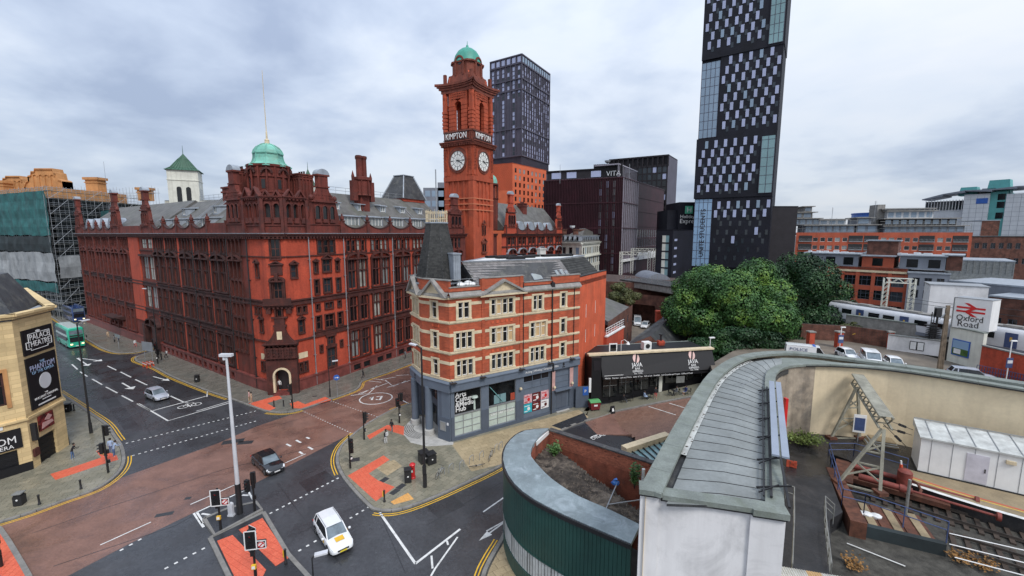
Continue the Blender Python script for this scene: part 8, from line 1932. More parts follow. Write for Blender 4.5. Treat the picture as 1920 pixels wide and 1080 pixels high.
# small things on the platform
def sign_on_post(name,label,loc,w,h,zt,m,rz=0,posts=1,pm='metal_grey',cat='sign',back=None):
 t=thing(name,label,cat,loc,rz);xs_=(0,)if posts==1 else(-w*.35,w*.35)
 for x in xs_:mb=MB();mb.tube((x,.04,0),(x,.04,zt),.045,n=6);part('post',mb,pm,t)
 mb=MB();mb.box(-w/2,w/2,-.05,.0,zt-h,zt);part('panel',mb,m,t);return t
t=sign_on_post('platform_sign','white framed blue poster sign standing under the steel portal',(*G(1608,828,5),5),.95,1.7,2.6,'paint_white',R(-20));mb=MB();mb.box(-.38,.38,-.07,-.05,1.1,2.3);part('poster',mb,'blue_rail',t)
for k,(px_,y_,w_,lb)in enumerate(((1650,832,2.4,'pile of pale building sheets on the platform beside the portal'),(1625,905+70,.9,'white rubbish sacks stacked on a board by the walkway railing'),(1484,876,.8,'stack of red bricks beside the station wall'))):
 t=thing(('sheet_pile','sack_pile','brick_stack')[k],lb,('sheets','sacks','bricks')[k],(*G(px_,y_,5 if k!=1 else 4.2),5 if k!=1 else 4.2),R(-25))
 if k==0:
  for i in range(5):mb=MB();mb.box(-1.2+i*.1,1.2-i*.06,-.6,.6,i*.1,i*.1+.07);part('sheet',mb,'weathered_white'if i%2 else 'platform_tan',t)
 if k==1:
  for i in range(4):mb=MB();mb.lathe([(.1,.3),(.3,.35),(.32,.5),(.1,.6)],8,(i*.5-1,0));part('sack',mb,'paint_white',t,smooth=True)
  mb=MB();mb.box(-1.4,1.0,-.3,.3,.15,.3);part('board',mb,'galv',t)
 if k==2:
  me=MB().box(-.11,.11,-.05,.05,0,.065).mesh('brick','brick_orange')
  for i in range(8):
   for j in range(2):link('brick',me,t,(j*.24+rg.uniform(-.03,.03),rg.uniform(-.05,.05),i*.07),rg.uniform(-.2,.2))
   link('brick',me,t,(-.26,.02,i*.07),.1)
t=thing('striped_post','small post with orange and white sleeve leaning by the end of the cabin','post',(*G(1690,900,5),5));mb=MB();mb.tube((0,0,0),(-.2,0,1.6),.06);part('post',mb,'paint_white',t);mb=MB();mb.tube((-.12,0,.9),(-.16,0,1.3),.12,.09);part('sleeve',mb,'line_red',t)
t=thing('signal_post','short grey post standing at the end of the track railing','post',(*G(1698,965,4.6),4.2));mb=MB();mb.tube((0,0,0),(0,0,3.0),.09);part('post',mb,'galv',t)
bush('shrub','small wild shrub growing at the foot of the cream wall','shrub',(26.6,36.9,5.0),1.5,.8,800,.2,'leaf_pale',12,4)
for k,(px_,y_)in enumerate(((1800,1050),(1840,1062),(1600,1062))):bush('weed',('dry orange weeds sprouting on the ballast near the white rails','second clump of dry orange weeds on the ballast nearer the right edge','small dry weed on the wet lower roof')[k],'weed',(*G(px_,y_,4),3.9),.7,.5,160,.16,dm('leaf_dry',(.30,.15,.04),.8,.3,2),6,7+k)
t=thing('corrugated_roof','pale corrugated roof sheets with a brown strip at the bottom edge','roof',(*G(1510,1075,6),6.0),R(-14));me={}
for i in range(40):
 mt_='rust'if 13<=i<19 and False else('wood_board'if 14<=i<20 else 'weathered_white');mb=MB();x=-1.6+i*.12;mb.add([(x,-3,0),(x+.06,-3,.05),(x+.12,-3,0),(x,.2,0),(x+.06,.2,.05),(x+.12,.2,0)],[(0,1,4,3),(1,2,5,4)]);part('corrugation',mb,mt_,t)
# forecourt walls, station sign
def wallrun(name,label,pts,z0,z1,th,m,copm=None,cat='wall'):
 t=thing(name,label,cat,(*pts[0],0));mb=MB();strip(mb,pts,th,z0,0,0,z1);part('wall',mb,m,t,world=True)
 if copm:mb=MB();strip(mb,pts,th+.2,z1,0,0,z1+.15);part('coping',mb,copm,t,world=True)
 return t
D1=[(56.3,78.5),(60,71.8),(62.8,66)]
lo=[P(1662,660,69)[:2],P(1765,678,64.5)[:2]];w=wallrun('white_boundary_wall','low white rendered wall with two notice frames behind the parked white cars',lo,5,7.4,.4,'render_white','galv')
WF2=Fac(w,lo[0],ang2(*lo))
for px_ in(1737,1751):
 q=next(v for v in np.arange(0,12,.05)if 960+806*WF2.wpos(v)[0]/WF2.wpos(v)[1]>=px_);mb=MB();mb.box(q-.42,q+.42,-.28,-.2,5.5,6.9);o=WF2.mb('notice_frame',mb,'iron_black');mb=MB();mb.box(q-.34,q+.34,-.3,-.28,5.6,6.8);WF2.mb('notice',mb,'paint_white')
up=[P(1585,616,78)[:2],P(1740,646,68.5)[:2],P(1745,646,68)[:2]];wallrun('viaduct_parapet','stained pale concrete parapet below the standing train',up[:2],5,9.0,.5,'stone_grey','coping_mossy');
mb=MB();mb.prism([P(1500,600,84)[:2],up[0],up[1],(90,40),(100,70),(75,90)],0,6.6);struct('railway_embankment',mb,'ballast')
wallrun('dark_brick_wall','dark red brick retaining wall with graffiti under the viaduct parapet',[P(1500,640,76)[:2],P(1590,650,74)[:2],P(1662,655,70)[:2]],3,7.8,.4,'brick_old')
for i in range(1):
 mb=MB();g_=Fac(w,P(1596,650,73.4)[:2],-26);mb.path([(x*.35,-.02,6.4+.25*math.sin(x*2.3))for x in range(14)],.04,4);g_.mb('graffiti',mb,'line_yellow')
rb0=[P(1838,690,57.5)[:2],P(1990,720,49)[:2]];w=wallrun('orange_brick_wall','orange brick boundary wall with blue railing at its foot on the right',rb0,5,8.6,.4,'brick_orange','galv')
wp=[P(1776,685,62.5)[:2],P(1838,700,58)[:2]];w2_=wallrun('cream_sign_wall','cream rendered wall with landscape poster below the station sign',wp,5,10.2,.5,'white_stone','coping_mossy');WF3=Fac(w2_,wp[0],ang2(*wp))
mb=MB();mb.box(.6,3.0,-.35,-.27,6.2,8.6);WF3.mb('poster_frame',mb,'sign_blue');mb=MB();mb.box(.72,2.88,-.37,-.35,7.3,8.45);WF3.mb('poster_sky',mb,'panel_blue');mb=MB();mb.box(.72,2.88,-.37,-.35,6.35,7.3);WF3.mb('poster_land',mb,'leaf');mb=MB();mb.box(.95,1.9,-.39,-.37,6.5,7.2);WF3.mb('poster_notice',mb,'paint_white')
ts_=thing('station_sign','big white box sign with red double arrow and the words Oxford Road','sign',(0,0,0));sa,sb=P(1783,622,62),P(1853,627,58.5);ts_.location=(sa[0],sa[1],0);SF=Fac(ts_,sa[:2],ang2(sa[:2],sb[:2]));SLn=math.dist(sa[:2],sb[:2]);zb_,zt_=10.3,14.7
mb=MB();mb.box(0,SLn,0,2.6,zb_,zt_);SF.mb('sign_box',mb,'paint_white');mb=MB();mb.box(-.05,SLn+.05,-.04,2.65,zt_,zt_+.08);SF.mb('top_trim',mb,'metal_grey');mb=MB();mb.box(-.12,0,-.05,.1,zb_,zt_);SF.mb('side_trim',mb,'galv')
u=SLn/8;c=SLn*.5-.15;z9=13.1
mb=MB();w5=.26
def dbl(sg):
 pass
mb.xz([(c-3.1*u,z9+.15),(c+3.1*u,z9+.15),(c+3.1*u,z9+.15+w5),(c-3.1*u,z9+.15+w5)],-.05,-.01);mb.xz([(c-3.1*u,z9-.15-w5),(c+3.1*u,z9-.15-w5),(c+3.1*u,z9-.15),(c-3.1*u,z9-.15)],-.05,-.01)
mb.xz([(c-1.6*u,z9+.95),(c-.8*u,z9+.95),(c+1.2*u,z9+.28),(c-1.4*u,z9-.3),(c-2.2*u,z9-.3),(c+.3*u,z9+.28)],-.07,-.03)if False else None
mb.xz([(c-1.5*u,z9+.95),(c-.5*u,z9+.95),(c+1.5*u,z9+.29),(c+.4*u,z9+.29)],-.06,-.02);mb.xz([(c+1.5*u,z9-.95),(c+.5*u,z9-.95),(c-1.5*u,z9-.29),(c-.4*u,z9-.29)],-.06,-.02);mb.xz([(c+.4*u,z9+.29),(c+1.5*u,z9+.29),(c-.4*u,z9-.29),(c-1.5*u,z9-.29)],-.062,-.022)
SF.mb('double_arrow_logo',mb,'red_paint');ftext(SF,'Oxford',1.25,'iron_black',c,11.45,.03,'CENTER',.0,fit=SLn*.72);ftext(SF,'Road',1.25,'iron_black',c-.1,10.6,.03,'CENTER',.0,fit=SLn*.56)
tw=thing('white_station_tower','plain white rendered block standing behind the station sign','building',(*P(1790,600,74)[:2],0),R(-35));k5=74/806;mb=MB();mb.box(-3.6,3.6,0,5,4,14.9);part('wall',mb,'render_white',tw);mb=MB();mb.box(-3.75,3.75,-.1,5.1,14.9,15.05);part('coping',mb,'metal_grey',tw)
# wooden pole cluster and black signal gear by the sign
tp=thing('wooden_pole','thick weathered wooden pole with cross arm left of the station sign','pole',(*G(1762,694,5),5));zz=9.2;mb=MB()
for dx in(-.28,0,.28):mb.tube((dx,0,0),(dx*.6,0,zz),.15,.12,n=8)
part('pole',mb,dm('wood_weathered',(.22,.17,.12),.85,.3,1.5,streak=.4),tp);mb=MB();mb.bar((-1.8,0,8.9),(.6,0,8.9),.12);mb.bar((-1.0,0,7.2),(0,0,8.4),.08);part('cross_arm',mb,'metal_grey',tp)
t=thing('railway_signal','black railway signal with ladder and cage left of the wooden pole','signal',(*P(1752,640,66)[:2],7));mb=MB();mb.bar((0,0,0),(0,0,5.4),.2);mb.bar((-.5,0,0),(-.5,0,4.8),.08);mb.bar((-.9,0,0),(-.9,0,4.8),.08);part('mast',mb,'iron_black',t);mb=MB();mb.box(-.45,.45,-.2,.2,4.0,5.6);mb.box(-1.5,-.2,-.3,.5,2.6,2.75);part('head',mb,'iron_black',t);mb=MB()
for i in range(14):mb.bar((-.9,0,i*.35),(-.5,0,i*.35),.05)
for i in range(9):mb.bar((-1.4+i*.15,-.3,1.2),(-1.4+i*.15,-.3,2.6),.05);mb.box(-1.2,.5,-.4,.4,i*.28-.05,i*.28+.05)
part('ladder',mb,'iron_black',t)
lattice_gantry('overhead_line_gantry','pale lattice railway gantry standing in front of the brick lofts behind the train',(*P(1683,560,84)[:2],6.6),4.0,8.6,R(-30),group='lattice gantries by the brick lofts')
# people-height lamp posts and station totems
for k,(px_,y_,lb)in enumerate(((1573,665,'slim white post with blue panel beside the brick pier near the police van'),(1886,716,'slim white post with blue panel in front of the orange brick wall'))):
 t=thing('platform_lamp',lb,'lamp post',(*G(px_,y_,5),5),group='white posts with blue panels');mb=MB();mb.tube((0,0,0),(0,0,5.4 if k else 4.4),.06,n=7);part('post',mb,'paint_white',t);mb=MB();mb.box(-.4,.4,-.12,-.04,1.9,3.2);part('panel',mb,'blue_rail',t);mb=MB();mb.box(-.32,.32,-.14,-.12,2.5,2.9);part('panel_print',mb,'white_clad',t);mb=MB();mb.box(-.1,.6,-.1,.1,5.35 if k else 4.35,5.5 if k else 4.5);part('lamp_head',mb,'paint_white',t)
rail_run('blue_railing','blue railing in front of the orange brick wall at the far right',[G(1830,700,5),G(1886,712,5),G(1960,730,5)],5,1.2,'blue_rail',.25)
for px_,lb in((1518,'first red brick gate pier behind the police van'),(1571,'second red brick gate pier beside the white post'),(1665,'third red brick gate pier beside the white wall')):
 t=thing('brick_pier',lb,'pier',(*P(px_,655,70)[:2],5),group='red brick gate piers');mb=MB();mb.box(-.45,.45,-.4,.4,0,2.6);part('pier',mb,'brick_orange',t);mb=MB();mb.box(-.55,.55,-.5,.5,2.6,2.8);part('cap',mb,'stone_grey',t)
# ---- train
dm('train_white',(.66,.67,.70),.3,.05,1,coat=.3)
def coach(name,label,a,b,group):
 L=math.dist(a,b);t=thing(name,label,'train',(a[0],a[1],6.9),R(ang2(a,b)),group=group);sec=[(-1.35,.9),(-1.4,2.0),(-1.35,2.9),(-1.15,3.45),(-.7,3.75),(0,3.85),(.7,3.75),(1.15,3.45),(1.35,2.9),(1.4,2.0),(1.35,.9)]
 mb=MB();mb.yz(sec,0,L);part('body',mb,'train_white',t,smooth=True);mb=MB();mb.box(.2,L-.2,-.8,.8,3.78,3.92)
 for i in range(5):mb.box(1+i*L/5,1+i*L/5+2,-.6,.6,3.9,4.05)
 part('roof_panel',mb,'stone_grey',t);mb=MB();mb.box(0.2,L-.2,-1.38,1.38,.35,.9);part('skirt',mb,'grey_clad',t)
 n=8
 for i in range(n):
  x=L*(i+.5)/n
  if i in(2,5):mb=MB();mb.box(x-.65,x+.65,-1.43,-1.38,.95,3.1);o=part('door',mb,'blue_rail',t);mb=MB();mb.box(x-.12,x-.02,-1.45,-1.43,1.9,2.5);mb.box(x+.02,x+.12,-1.45,-1.43,1.9,2.5);link('door_mark',mb.mesh('door_mark','line_yellow'),o)
  else:mb=MB();mb.box(x-.85,x+.85,-1.44,-1.36,2.0,2.85);part('window',mb,'glass_dark',t)
 return t
tA,tB,tC_=P(1560,600,84)[:2],P(1782,630,66.5)[:2],None
dT=Vector((tB[0]-tA[0],tB[1]-tA[1])).normalized();A0=Vector(tA)
coach('train_coach','white train coach with dark blue doors standing left of the station sign',tuple(A0),tuple(A0+dT*18.6),'coaches of the white train');coach('train_coach','white train coach seen right of the station sign above the brick wall',tuple(A0+dT*19.2),tuple(A0+dT*40),'coaches of the white train')
# ------------------------------------------------------------------ trees
dm('bark',(.09,.07,.05),.9,.3,3,.8,8)
def leafmat(k,c1,c2,c3):
 m=bpy.data.materials.new(k);m.use_nodes=True;M[k]=m;t=m.node_tree;b=t.nodes['Principled BSDF'];L=t.links.new;g=t.nodes.new('ShaderNodeNewGeometry')
 n=t.nodes.new('ShaderNodeTexNoise');n.inputs['Scale'].default_value=.3;n.inputs['Detail'].default_value=4;L(g.outputs['Position'],n.inputs['Vector']);cr=t.nodes.new('ShaderNodeValToRGB')
 f=math_('ADD',math_('MULTIPLY',g.outputs['Random Per Island'],.16,tree=t),math_('MULTIPLY',n.outputs[0],1.15,tree=t),tree=t);L(math_('SUBTRACT',f,.16,tree=t),cr.inputs[0]);e=cr.color_ramp.elements;e[0].position=.25;e[0].color=(*c1,1);e[1].position=.85;e[1].color=(*c3,1);q=e.new(.55);q.color=(*c2,1)
 L(cr.outputs[0],b.inputs['Base Color']);b.inputs['Roughness'].default_value=.55;b.inputs['Specular IOR Level'].default_value=.35;b.inputs['Subsurface Weight'].default_value=0
leafmat('leaves',(.016,.052,.016),(.05,.13,.03),(.19,.30,.04));leafmat('leaves_dark',(.007,.026,.010),(.018,.056,.018),(.05,.11,.025));leafmat('leaves_scrub',(.04,.055,.022),(.09,.10,.035),(.17,.15,.06))
def tree(name,label,loc,rx,ry,zc,rz_,n=42000,s=.34,m='leaves',seed=1,lobes=26,group=None,trunk=True):
 rs_=np.random.RandomState(seed);t=thing(name,label,'tree',loc,group=group)
 L_=[]
 for i in range(lobes):
  v=rs_.normal(size=3);v/=np.linalg.norm(v);v[2]=v[2]if v[2]>0 else v[2]*.85;v/=np.linalg.norm(v);L_.append((v*rs_.uniform(.66,.84),rs_.uniform(.17,.33)))
 L_.append((np.array([0,0,0.]),.60));pts=[];nr=[]
 w=np.array([r**2 for _,r in L_]);w/=w.sum();idx=rs_.choice(len(L_),n,p=w);C_=np.array([c for c,_ in L_])[idx];Rr=np.array([r for _,r in L_])[idx]
 d=rs_.normal(size=(n,3));d/=np.linalg.norm(d,axis=1)[:,None];rad=Rr*rs_.uniform(.78,1.06,n);tw_=np.sin(d[:,0]*9+C_[:,0]*20)*np.sin(d[:,1]*9+3)*np.sin(d[:,2]*8+1);rad*=1+.14*tw_
 p=C_+d*rad[:,None]
 keep=np.ones(n,bool)
 for c,r in L_:keep&=(np.linalg.norm(p-c,axis=1)>r*.72)
 p=p[keep];d=d[keep];n=len(p)
 p=p*np.array([rx,ry,rz_])+np.array([0,0,zc]);nn=d*1.15+rs_.normal(size=(n,3))*.42+np.array([0,0,.25]);nn/=np.linalg.norm(nn,axis=1)[:,None]
 a=np.cross(nn,rs_.normal(size=(n,3)));a/=np.linalg.norm(a,axis=1)[:,None];b=np.cross(nn,a);sz=s*rs_.uniform(.6,1.25,n)[:,None]
 V=np.stack([p-a*sz*.5,p+b*sz*.38+nn*sz*.1,p+a*sz*.55,p-b*sz*.38+nn*sz*.1],1).reshape(-1,3)
 me=bpy.data.meshes.new('crown');me.vertices.add(4*n);me.vertices.foreach_set('co',V.ravel());me.loops.add(4*n);me.loops.foreach_set('vertex_index',np.arange(4*n));me.polygons.add(n);me.polygons.foreach_set('loop_start',np.arange(n)*4);me.polygons.foreach_set('loop_total',np.full(n,4));me.materials.append(M[m]);me.update();link('crown',me,t)
 if trunk:
  mb=MB();mb.tube((0,0,0),(.2,.1,zc*.45),.5,.36,10);mb.tube((.2,.1,zc*.45),(0,0,zc),.36,.16,8)
  for i in range(9):a_=2*PI*i/9+seed;zz_=zc*(.35+.05*i);e_=(rx*.6*math.cos(a_),ry*.6*math.sin(a_),zc+rz_*.25*math.sin(i*2.1));mdl=(e_[0]*.4,e_[1]*.4,zz_+(e_[2]-zz_)*.55);mb.tube((.1,0,zz_),mdl,.2,.12,6);mb.tube(mdl,e_,.12,.05,6)
  part('trunk',mb,'bark',t,smooth=True)
 return t
k8_=82/806
tree('broadleaf_tree','big bright green broadleaf tree in front of the slender tower',(P(1375,438,80)[0],80,1),11.6,9.5,8.9,9.3,130000,.40,'leaves',1,75)
tree('broadleaf_tree','darker green broadleaf tree right of the bright green one',(P(1508,438,88)[0],88,1),10.6,8,8.6,9.4,95000,.40,'leaves_dark',5,65)
tree('shrubbery','dark leafy shrubs under the big bright green tree behind the curved roof',(P(1395,438,70)[0],70.5,3.4),9.5,3.2,1.6,3.6,16000,.38,'leaves_dark',31,16,trunk=False)
tree('shrubbery','dark shrubs along the wall between the darker tree and the police van',(P(1530,438,76)[0],77,4),6.5,2.2,1.4,3.0,8000,.36,'leaves_dark',32,12,trunk=False)
tree('scrub_tree','brownish scrubby tree beside the railway embankment behind the orange end wall',(P(1172,438,108)[0],108,4),4.6,4,4.4,3.4,9000,.32,'leaves_scrub',8,12)
tree('scrub_tree','small low scrub growing on the viaduct parapet beside the dark green tree',(P(1605,438,76)[0],76,6.0),2.6,1.6,1.0,1.3,2600,.26,'leaves_scrub',9,8,trunk=True)
for k,(px_,y_,D,r)in enumerate(((1640,566,92,3.0),(1610,568,94,2.4),(1690,580,84,2.2))):
 tree('trackside_bush',('low green bush behind the train in front of the brick lofts','small green bush behind the train next to the dark tree','green bush under the lattice gantry behind the train')[k],(P(px_,438,D)[0],D,6.5),r,1.5,1.0,1.5,2500,.26,'leaves',20+k,8)
# ------------------------------------------------------------------ vehicles
def paint(k,c,rough=.25):return dm(k,c,rough,.03,1,coat=.6)
paint('car_white',(.74,.75,.76));paint('car_black',(.014,.015,.018),.15);paint('car_silver',(.40,.43,.50),.3);paint('car_grey',(.13,.14,.15));paint('bus_green',(.03,.42,.27));paint('bus_blue',(.02,.05,.16));paint('bus_white',(.66,.74,.72))
dm('tyre',(.018,.018,.018),.85,.1);dm('rim',(.38,.39,.41),.3,.1,metal=.7);dm('lamp_clear',(.72,.74,.76),.1,.05);dm('lamp_red',(.45,.01,.01),.2,.05);dm('plate_yellow',(.75,.60,.05),.5,.05);glass('car_glass',(.016,.02,.024),.04);glass('windscreen',(.17,.215,.25),.08,.25,1.5);dm('plastic_black',(.02,.02,.022),.5,.1)
def wheel_meshes(r,w=.22):
 t=MB();t.tube((0,-w/2,0),(0,w/2,0),r,n=20);rim=MB();rim.tube((0,-w/2-.012,0),(0,-w/2+.01,0),r*.66,n=16);rim.tube((0,w/2-.01,0),(0,w/2+.012,0),r*.66,n=16)
 hub=MB()
 for sg in(-1,1):
  for i in range(5):
   a=2*PI*(i+.5)/5;hub.bar((r*.2*math.cos(a),sg*(w/2+.02),r*.2*math.sin(a)),(r*.55*math.cos(a),sg*(w/2+.02),r*.55*math.sin(a)),.012,.07)
 return t.mesh('tyre','tyre',True),rim.mesh('rim','rim'),hub.mesh('rim_slot','tyre')
def car(name,label,cat,loc,rz,colr,kind='hatch',L=4.4,Wd=1.8,Hh=1.48,group=None,plate='plate_white',z=0.0):
 t=thing(name,label,cat,(*loc[:2],loc[2]if len(loc)>2 else z),rz,group=group);w=Wd/2;wb=.33
 belt=Hh*.62
 if kind=='van':belt=Hh*.52
 hood={'hatch':.245,'estate':.25,'sedan':.26,'suv':.22,'van':.14,'mpv':.17}[kind];hf,rf=L/2,-L/2
 xs_=[rf,rf+.06,rf+.22,rf+L*.12,rf+L*.3,0,hf-L*hood,hf-L*hood*.55,hf-.3,hf-.1,hf]
 zt=[belt*.78,belt*.92,belt,belt*1.0,belt*1.0,belt*.985,belt*.96,belt*.90,belt*.80,belt*.68,belt*.55]
 if kind=='sedan':zt[1:4]=[belt*.93,belt*.99,belt]
 ww=[.80,.90,.965,.99,1,1,.995,.98,.93,.84,.70];zb=[.34,.26,.22,.2,.19,.19,.19,.2,.22,.26,.34]
 ring=lambda i:[(xs_[i],s_*w*ww[i]*a,zb[i]+(zt[i]-zb[i])*b)for s_,seq in((-1,((.80,0),(.97,.14),(1.0,.45),(.985,.78),(.93,.93),(.80,1.0))),(1,((.80,1.0),(.93,.93),(.985,.78),(1.0,.45),(.97,.14),(.80,0))))for a,b in seq]
 mb=MB();n=12;V=[];
 for i in range(len(xs_)):
  r_=ring(i);r_.insert(6,(xs_[i],0,r_[5][2]+(.045 if 5<i<10 else .02)));V+=r_
 n=13;Fq=[(i*n+j,i*n+(j+1)%n,(i+1)*n+(j+1)%n,(i+1)*n+j)for i in range(len(xs_)-1)for j in range(n)]
 Fq=[f[::-1]for f in Fq];Fq+=[tuple(range(n)),tuple(range(len(V)-1,len(V)-n-1,-1))]
 mb.add(V,Fq);body=part('body',mb,colr,t,smooth=True)
 g={'hatch':(hf-L*.26,hf-L*.42,rf+L*.16,rf+L*.05),'estate':(hf-L*.26,hf-L*.42,rf+L*.10,rf+L*.03),'suv':(hf-L*.24,hf-L*.38,rf+L*.10,rf+L*.03),'sedan':(hf-L*.27,hf-L*.42,rf+L*.27,rf+L*.07),'van':(hf-L*.10,hf-L*.26,rf+.12,rf+.04),'mpv':(hf-L*.16,hf-L*.34,rf+L*.08,rf+.06)}[kind]
 zr,z0_=Hh-.03,belt*.93;pw,rw_=.90*w,.70*w if kind not in('van','mpv')else .84*w
 pr=[(g[0],z0_,pw*.93),(g[1],zr,rw_),((g[1]+g[2])/2,Hh,rw_*1.02),(g[2],zr-(.02 if kind!='sedan'else .0),rw_),(g[3],z0_,pw*.93)]
 gv=[]
 for x,z_,hw in pr:gv+=[(x,-hw,z_),(x,hw,z_)]
 mid=[((g[0]+g[1])/2-.3,z0_,pw)]
 mb=MB();bl=[(g[1],-pw,z0_),(g[1],pw,z0_),((g[1]+g[2])/2,-pw,z0_),((g[1]+g[2])/2,pw,z0_),(g[2],-pw,z0_),(g[2],pw,z0_)];allv=gv+bl;B_=10
 quads=[(0,2,B_),(B_,2,4,B_+2),(B_+2,4,6,B_+4),(B_+4,6,8),(3,1,B_+1),(5,3,B_+1,B_+3),(7,5,B_+3,B_+5),(9,7,B_+5)]
 mb.add(allv,quads);part('side_window',mb,'car_glass',t)
 m2=MB();m2.add(gv,[(1,3,2,0)]);part('windscreen',m2,'windscreen',t);m3=MB();m3.add(gv,[(6,7,9,8)][:1]);m3.f=[(6,7,9,8)];part('rear_window',m3,'car_glass',t)
 rfm=MB();up=.018;rv=[(g[1]+.05,-rw_*.98,zr+up),(g[1]+.05,rw_*.98,zr+up),((g[1]+g[2])/2,rw_*1.0,Hh+up+.012),((g[1]+g[2])/2,-rw_*1.0,Hh+up+.012),(g[2]-.04,rw_*.98,zr+up),(g[2]-.04,-rw_*.98,zr+up),(g[1]+.1,0,zr+up+.035),((g[1]+g[2])/2,0,Hh+up+.045),(g[2]-.05,0,zr+up+.03)]
 rfm.add(rv,[(0,6,7,3),(6,1,2,7),(3,7,8,5),(7,2,4,8)])
 for s_ in(-1,1):
  rfm.bar((g[0],s_*pw*.93,z0_),(g[1],s_*rw_,zr),.07,.05);rfm.bar((g[1],s_*rw_,zr),((g[1]+g[2])/2,s_*rw_*1.02,Hh),.06,.05);rfm.bar(((g[1]+g[2])/2,s_*rw_*1.02,Hh),(g[2],s_*rw_,zr),.06,.05);rfm.bar((g[2],s_*rw_,zr),(g[3],s_*pw*.93,z0_),.10,.06)
  if kind in('van','mpv','estate','suv'):rfm.bar((g[2]+.35,s_*rw_*1.0,zr),(g[2]+.3,s_*pw,z0_),.1,.05)
 if kind=='van':rfm.add([(g[1]-.35,s_*(pw+.012),z0_)if k==0 else(g[3]+.05,s_*(pw+.012),z0_)if k==1 else(g[2],s_*(rw_+.02),zr)if k==2 else(g[1]-.35,s_*(rw_+.02),zr)for s_ in(-1,1)for k in range(4)],[(0,3,2,1),(4,5,6,7)])
 part('roof',rfm,colr,t)
 if kind!='van':
  mb=MB()
  for s_ in(-1,1):x=(g[1]+g[2])/2+.1;mb.bar((x,s_*(pw+.004),z0_),(x,s_*(rw_*1.02+.004),Hh-.02),.09,.03)
  part('door_pillar',mb,'plastic_black',t)
 wr=.325 if kind not in('van','suv')else .35;ty,ri,hu=wheel_meshes(wr)
 for x in(hf-L*.19,rf+L*.185):
  for s_ in(-1,1):
   o=link('wheel',ty,t,(x,s_*(w-.11),wr));link('rim',ri,o);link('rim_slot',hu,o)
   mb=MB();mb.xz([(x+(wr+.07)*math.cos(a),wr+.02+(wr+.07)*math.sin(a))for a in np.linspace(-.35,PI+.35,14)],s_*(w*.99)-.008,s_*(w*.99)+.008);part('wheel_arch',mb,'plastic_black',t)
 for s_ in(-1,1):
  mb=MB();mb.add([(hf-.42,s_*w*.915,belt*.83),(hf-.12,s_*w*.82,belt*.70),(hf-.04,s_*w*.5,belt*.62),(hf-.03,s_*w*.48,belt*.50),(hf-.07,s_*w*.82,belt*.54),(hf-.36,s_*w*.955,belt*.68),(hf-.3,s_*w*.6,belt*.80)],[(0,1,4,5)if s_<0 else(5,4,1,0),(1,2,3,4)if s_<0 else(4,3,2,1),(0,6,2,1)if s_<0 else(1,2,6,0)]);part('headlight',mb,'lamp_clear',t)
  mb=MB();mb.box(rf-.012,rf+.14,s_*w*.80-.12,s_*w*.80+.12,belt*.66,belt*.86);part('tail_light',mb,'lamp_red',t)
  mb=MB();mb.lathe([(.05,-.05),(.11,0),(.10,.08),(.03,.12)],8);part('mirror',mb,colr,t,(g[0]-.28,s_*(w+.10),belt+.02))
  mb=MB()
  for x in(g[1]-.15,(g[1]+g[2])/2+.1):mb.bar((x,s_*(w+.002),belt*.35),(x,s_*(w*.985),belt*.92),.012,.012)
  for x in(g[1]-.75,(g[1]+g[2])/2-.55):mb.bar((x,s_*(w+.01),belt*.80),(x+.18,s_*(w+.01),belt*.80),.03,.025)
  part('door_line',mb,'plastic_black',t)
 mb=MB();mb.box(hf-.09,hf+.012,-w*.46,w*.46,belt*.47,belt*.60);mb.box(hf-.12,hf+.0,-w*.62,w*.62,.24,.34);part('grille',mb,'plastic_black',t);mb=MB();mb.box(hf,hf+.03,-.26,.26,.36,.47);part('number_plate',mb,'paint_white'if plate!='plate_yellow'else 'plate_yellow',t);mb=MB();mb.box(rf-.03,rf,-.26,.26,.5,.61);part('number_plate',mb,'plate_yellow',t)
 return t
def head(a,b):A_,B_=G(*a),G(*b);return R(ang2(A_,B_))
wc=car('white_estate_car','white estate taxi with yellow square on its bonnet driving across the junction','car',G(625,1010),head((598,962),(652,1046)),'car_white','estate',4.65,1.82,1.47,plate='plate_yellow')
mb=MB();mb.add([(1.25,-.32,.905),(1.75,-.32,.858),(1.75,.32,.858),(1.25,.32,.905)],[(0,1,2,3)]);part('bonnet_sticker',mb,'line_yellow',wc,(0,0,.035));mb=MB();mb.box(.4,.7,-.93,-.915,.5,.72);mb.box(.4,.7,.915,.93,.5,.72);part('door_sticker',mb,'line_yellow',wc)
mb=MB()
for s_ in(-1,1):mb.bar((-1.7,s_*.60,1.50),(.35,s_*.60,1.50),.04)
part('roof_rail',mb,'metal_grey',wc)
car('black_saloon_car','black saloon car turning on the brown surfaced road behind the tall white pole','car',G(503,875),head((478,852),(527,895)),'car_black','sedan',4.7,1.83,1.43)
car('silver_car','silver hatchback waiting on the left street above the cycle box','car',G(295,747),head((273,737),(316,756)),'car_silver','hatch',4.2,1.78,1.48)
fz=lambda x,y:(*G(x,y,5),5.0)
car('white_people_carrier','white people carrier parked nose out beside the brick gate pier','van',fz(1632,683),R(-118),'car_white','mpv',4.9,1.95,1.95);car('white_small_car','small white car parked between the police van and the people carrier','car',fz(1588,672),R(-100),'car_white','hatch',4.1,1.75,1.5);car('white_hatchback','white hatchback parked right of the people carrier','car',fz(1676,690),R(-114),'car_white','hatch',4.2,1.78,1.5)
car('silver_estate_car','silver estate car parked below the wooden pole and station sign','car',fz(1822,712),R(-32),'car_silver','estate',4.7,1.85,1.5);car('white_parked_car','part of a pale car at the right edge beyond the curved roof','car',fz(1935,745),R(-50),'car_silver','hatch',4.2,1.8,1.5)
pv=car('police_van','white police van parked behind the curved roof below the trees','van',fz(1512,678),R(-28),'car_white','van',5.6,2.0,2.5)
